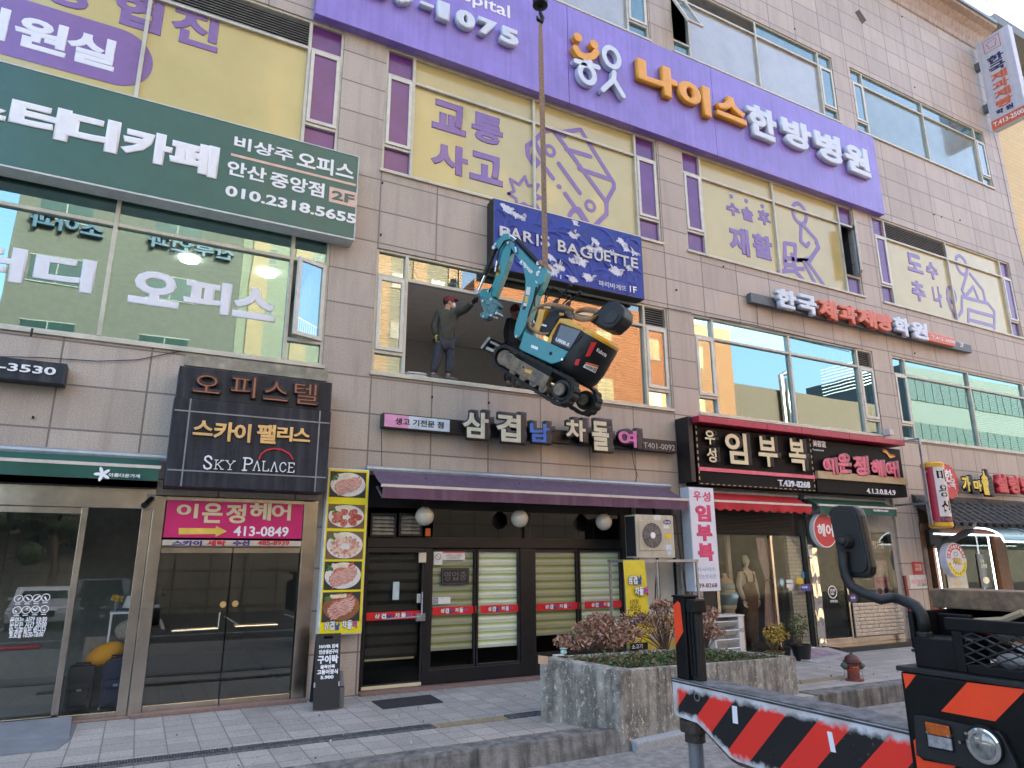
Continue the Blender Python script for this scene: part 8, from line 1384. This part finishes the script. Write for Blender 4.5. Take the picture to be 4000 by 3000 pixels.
rg=random.Random(21); cl=[mat('rag_brown',(.30,.18,.09),.9),mat('rag_red',(.32,.03,.03),.8),mat('bottle_white',(.55,.57,.6),.4),mat('tool_grey',(.25,.25,.25),.5),mat('strap_orange',(.35,.12,.03),.8),mat('rag_blue',(.05,.12,.25),.8)]
b=MB(); b.box(Xm+.05,Xr-.01,-11.1,yB-.3,zB,zB+.04); b.build('basket_floor',m_tw,tk)
for i in range(34):
    m=cl[i%6]; b=MB(); c=Vector((Xm+.12+rg.random()*.4,yM-.1-rg.random()*1.3,zB+.07+rg.random()*.16))
    if i%3==0: b.sphere(c,.05+.03*rg.random(),10,7,(1,1.6,.7))
    elif i%3==1: b.cyl(c,c+Vector((rg.uniform(-.1,.1),rg.uniform(-.2,.2),.03)),.02+.015*rg.random(),n=10)
    else: b.bar(c,c+Vector((rg.uniform(-.1,.1),rg.uniform(-.18,.18),rg.uniform(-.02,.08))),.06,.03)
    b.build('tool_clutter',m,tk)
pk=[aX('s',365,205,XT+.5),aX('s',1198,210,XT+.5)]; zpk=pk[0].z; b=MB(); b.box(XT+.45,XT+.75,-11.2,aX('s',365,205,XT+.45).y,zt3+.022,zt3+.14); o=b.build('timber_plank',mat('old_timber',(.20,.13,.075),.85,var=.45,sc=7,streak=.5,bump=.4),None,bev=.01); tag(o,'long weathered timber plank lying on top of the truck basket','plank')
b=MB(); q=aX('s',1198,290,XT+.3); b.tube([q+Vector((0,.0,.02)),q+Vector((.02,.12,-.03)),q+Vector((.05,.3,-.05)),q+Vector((.1,.5,-.055))],[.02,.02,.018,.015],6); tag(b.build('rope',mat('tan_rope',(.35,.27,.17),.9)),'tan rope end lying beside the timber plank on the truck','rope')
b=MB(); v=aX('s',985,95,XT+1.0); w=aX('s',905,185,XT+1.0); b.box(XT+.95,XT+1.25,-11.2,w.y,w.z-.02,w.z+.02); b.box(XT+.95,XT+1.25,-11.2,v.y,v.z-.03,v.z); b.box(XT+.95,XT+1.25,v.y-.06,v.y,w.z+.02,v.z-.03); b.build('grab_frame',m_tb,tk,bev=.01)
# mirror on its bent arm
arm=[('s',295,430),('s',290,330),('s',270,270),('s',225,205),('s',150,165),('s',60,135),('s',0,125)]; P=[aX(k,x,y,XT+.1) for k,x,y in arm]
for x,y in ((1330,620),(1220,580),(1150,540),(1115,480),(1100,420),(1090,320)): P.append(aX(9,x,y,XT+.015))
mr=thing('truck_mirror',None,None); mr.parent=tk; b=MB(); b.tube(P,[.036]*5+[.032]*(len(P)-5),14); b.build('arm',m_tw,mr,smooth=True); a=P[0]; b=MB(); b.cyl(a-Vector((0,0,.10)),a+Vector((0,0,.0)),.048,n=16); b.box(a.x-.06,a.x+.06,a.y-.06,a.y+.06,a.z-.12,a.z-.101); b.build('base',m_tw,mr,bev=.008)
mc=[(1002,80),(1022,50),(1060,37),(1150,40),(1180,55),(1200,100),(1268,420),(1262,465),(1235,488),(1130,485),(1095,470),(1078,430)]; XMr=XT+.06; b=MB(); q=tx_(9,mc,XMr); b.prism(q,(.07,0,0)); sh=b.build('shell',mat('mirror_shell',(.008,.0085,.009),.5,var=.3),mr,bev=.018)
cc=sum(q,Vector())/len(q); b=MB(); b.prism([cc+(v-cc)*.86+Vector((-.012,0,0)) for v in q],(.011,0,0)); b.build('shell_back',mat('mirror_recess',(.012,.012,.013),.6),mr,bev=.006); b=MB(); b.prism([cc+(v-cc)*.9+Vector((.0705,0,0)) for v in q],(.003,0,0)); b.build('mirror_glass',mat('mirror_face',(.8,.8,.8),.03,metal=1,var=0),mr); v=aX(9,1120,262,XMr-.02); b=MB(); b.cyl(v+Vector((.01,0,0)),v-Vector((.05,0,0)),.052,.04,n=18); b.sphere(v-Vector((.05,0,0)),.03,10,7); b.build('swivel',m_tw,mr)
# chassis behind
b=MB(); b.box(XT+.36,10.5,-11.2,-8.75,.55,1.15); b.build('chassis',m_tb,tk,bev=.02); b=MB(); b.box(XT+.8,10.5,-11.2,-8.75,1.15,1.25); b.build('deck',m_tw,tk)
for x in (5.6,8.6,9.7):
    for y in (-8.95,-11.0): t=thing('wheel',None,None); t.parent=tk; b=MB(); b.cyl((x,y-.14,.22),(x,y+.14,.22),.47,n=28); b.build('tyre',m_tyre,t,bev=.03); b=MB(); b.cyl((x,y-.145,.22),(x,y+.145,.22),.26,n=20); b.build('rim',m_galv,t)
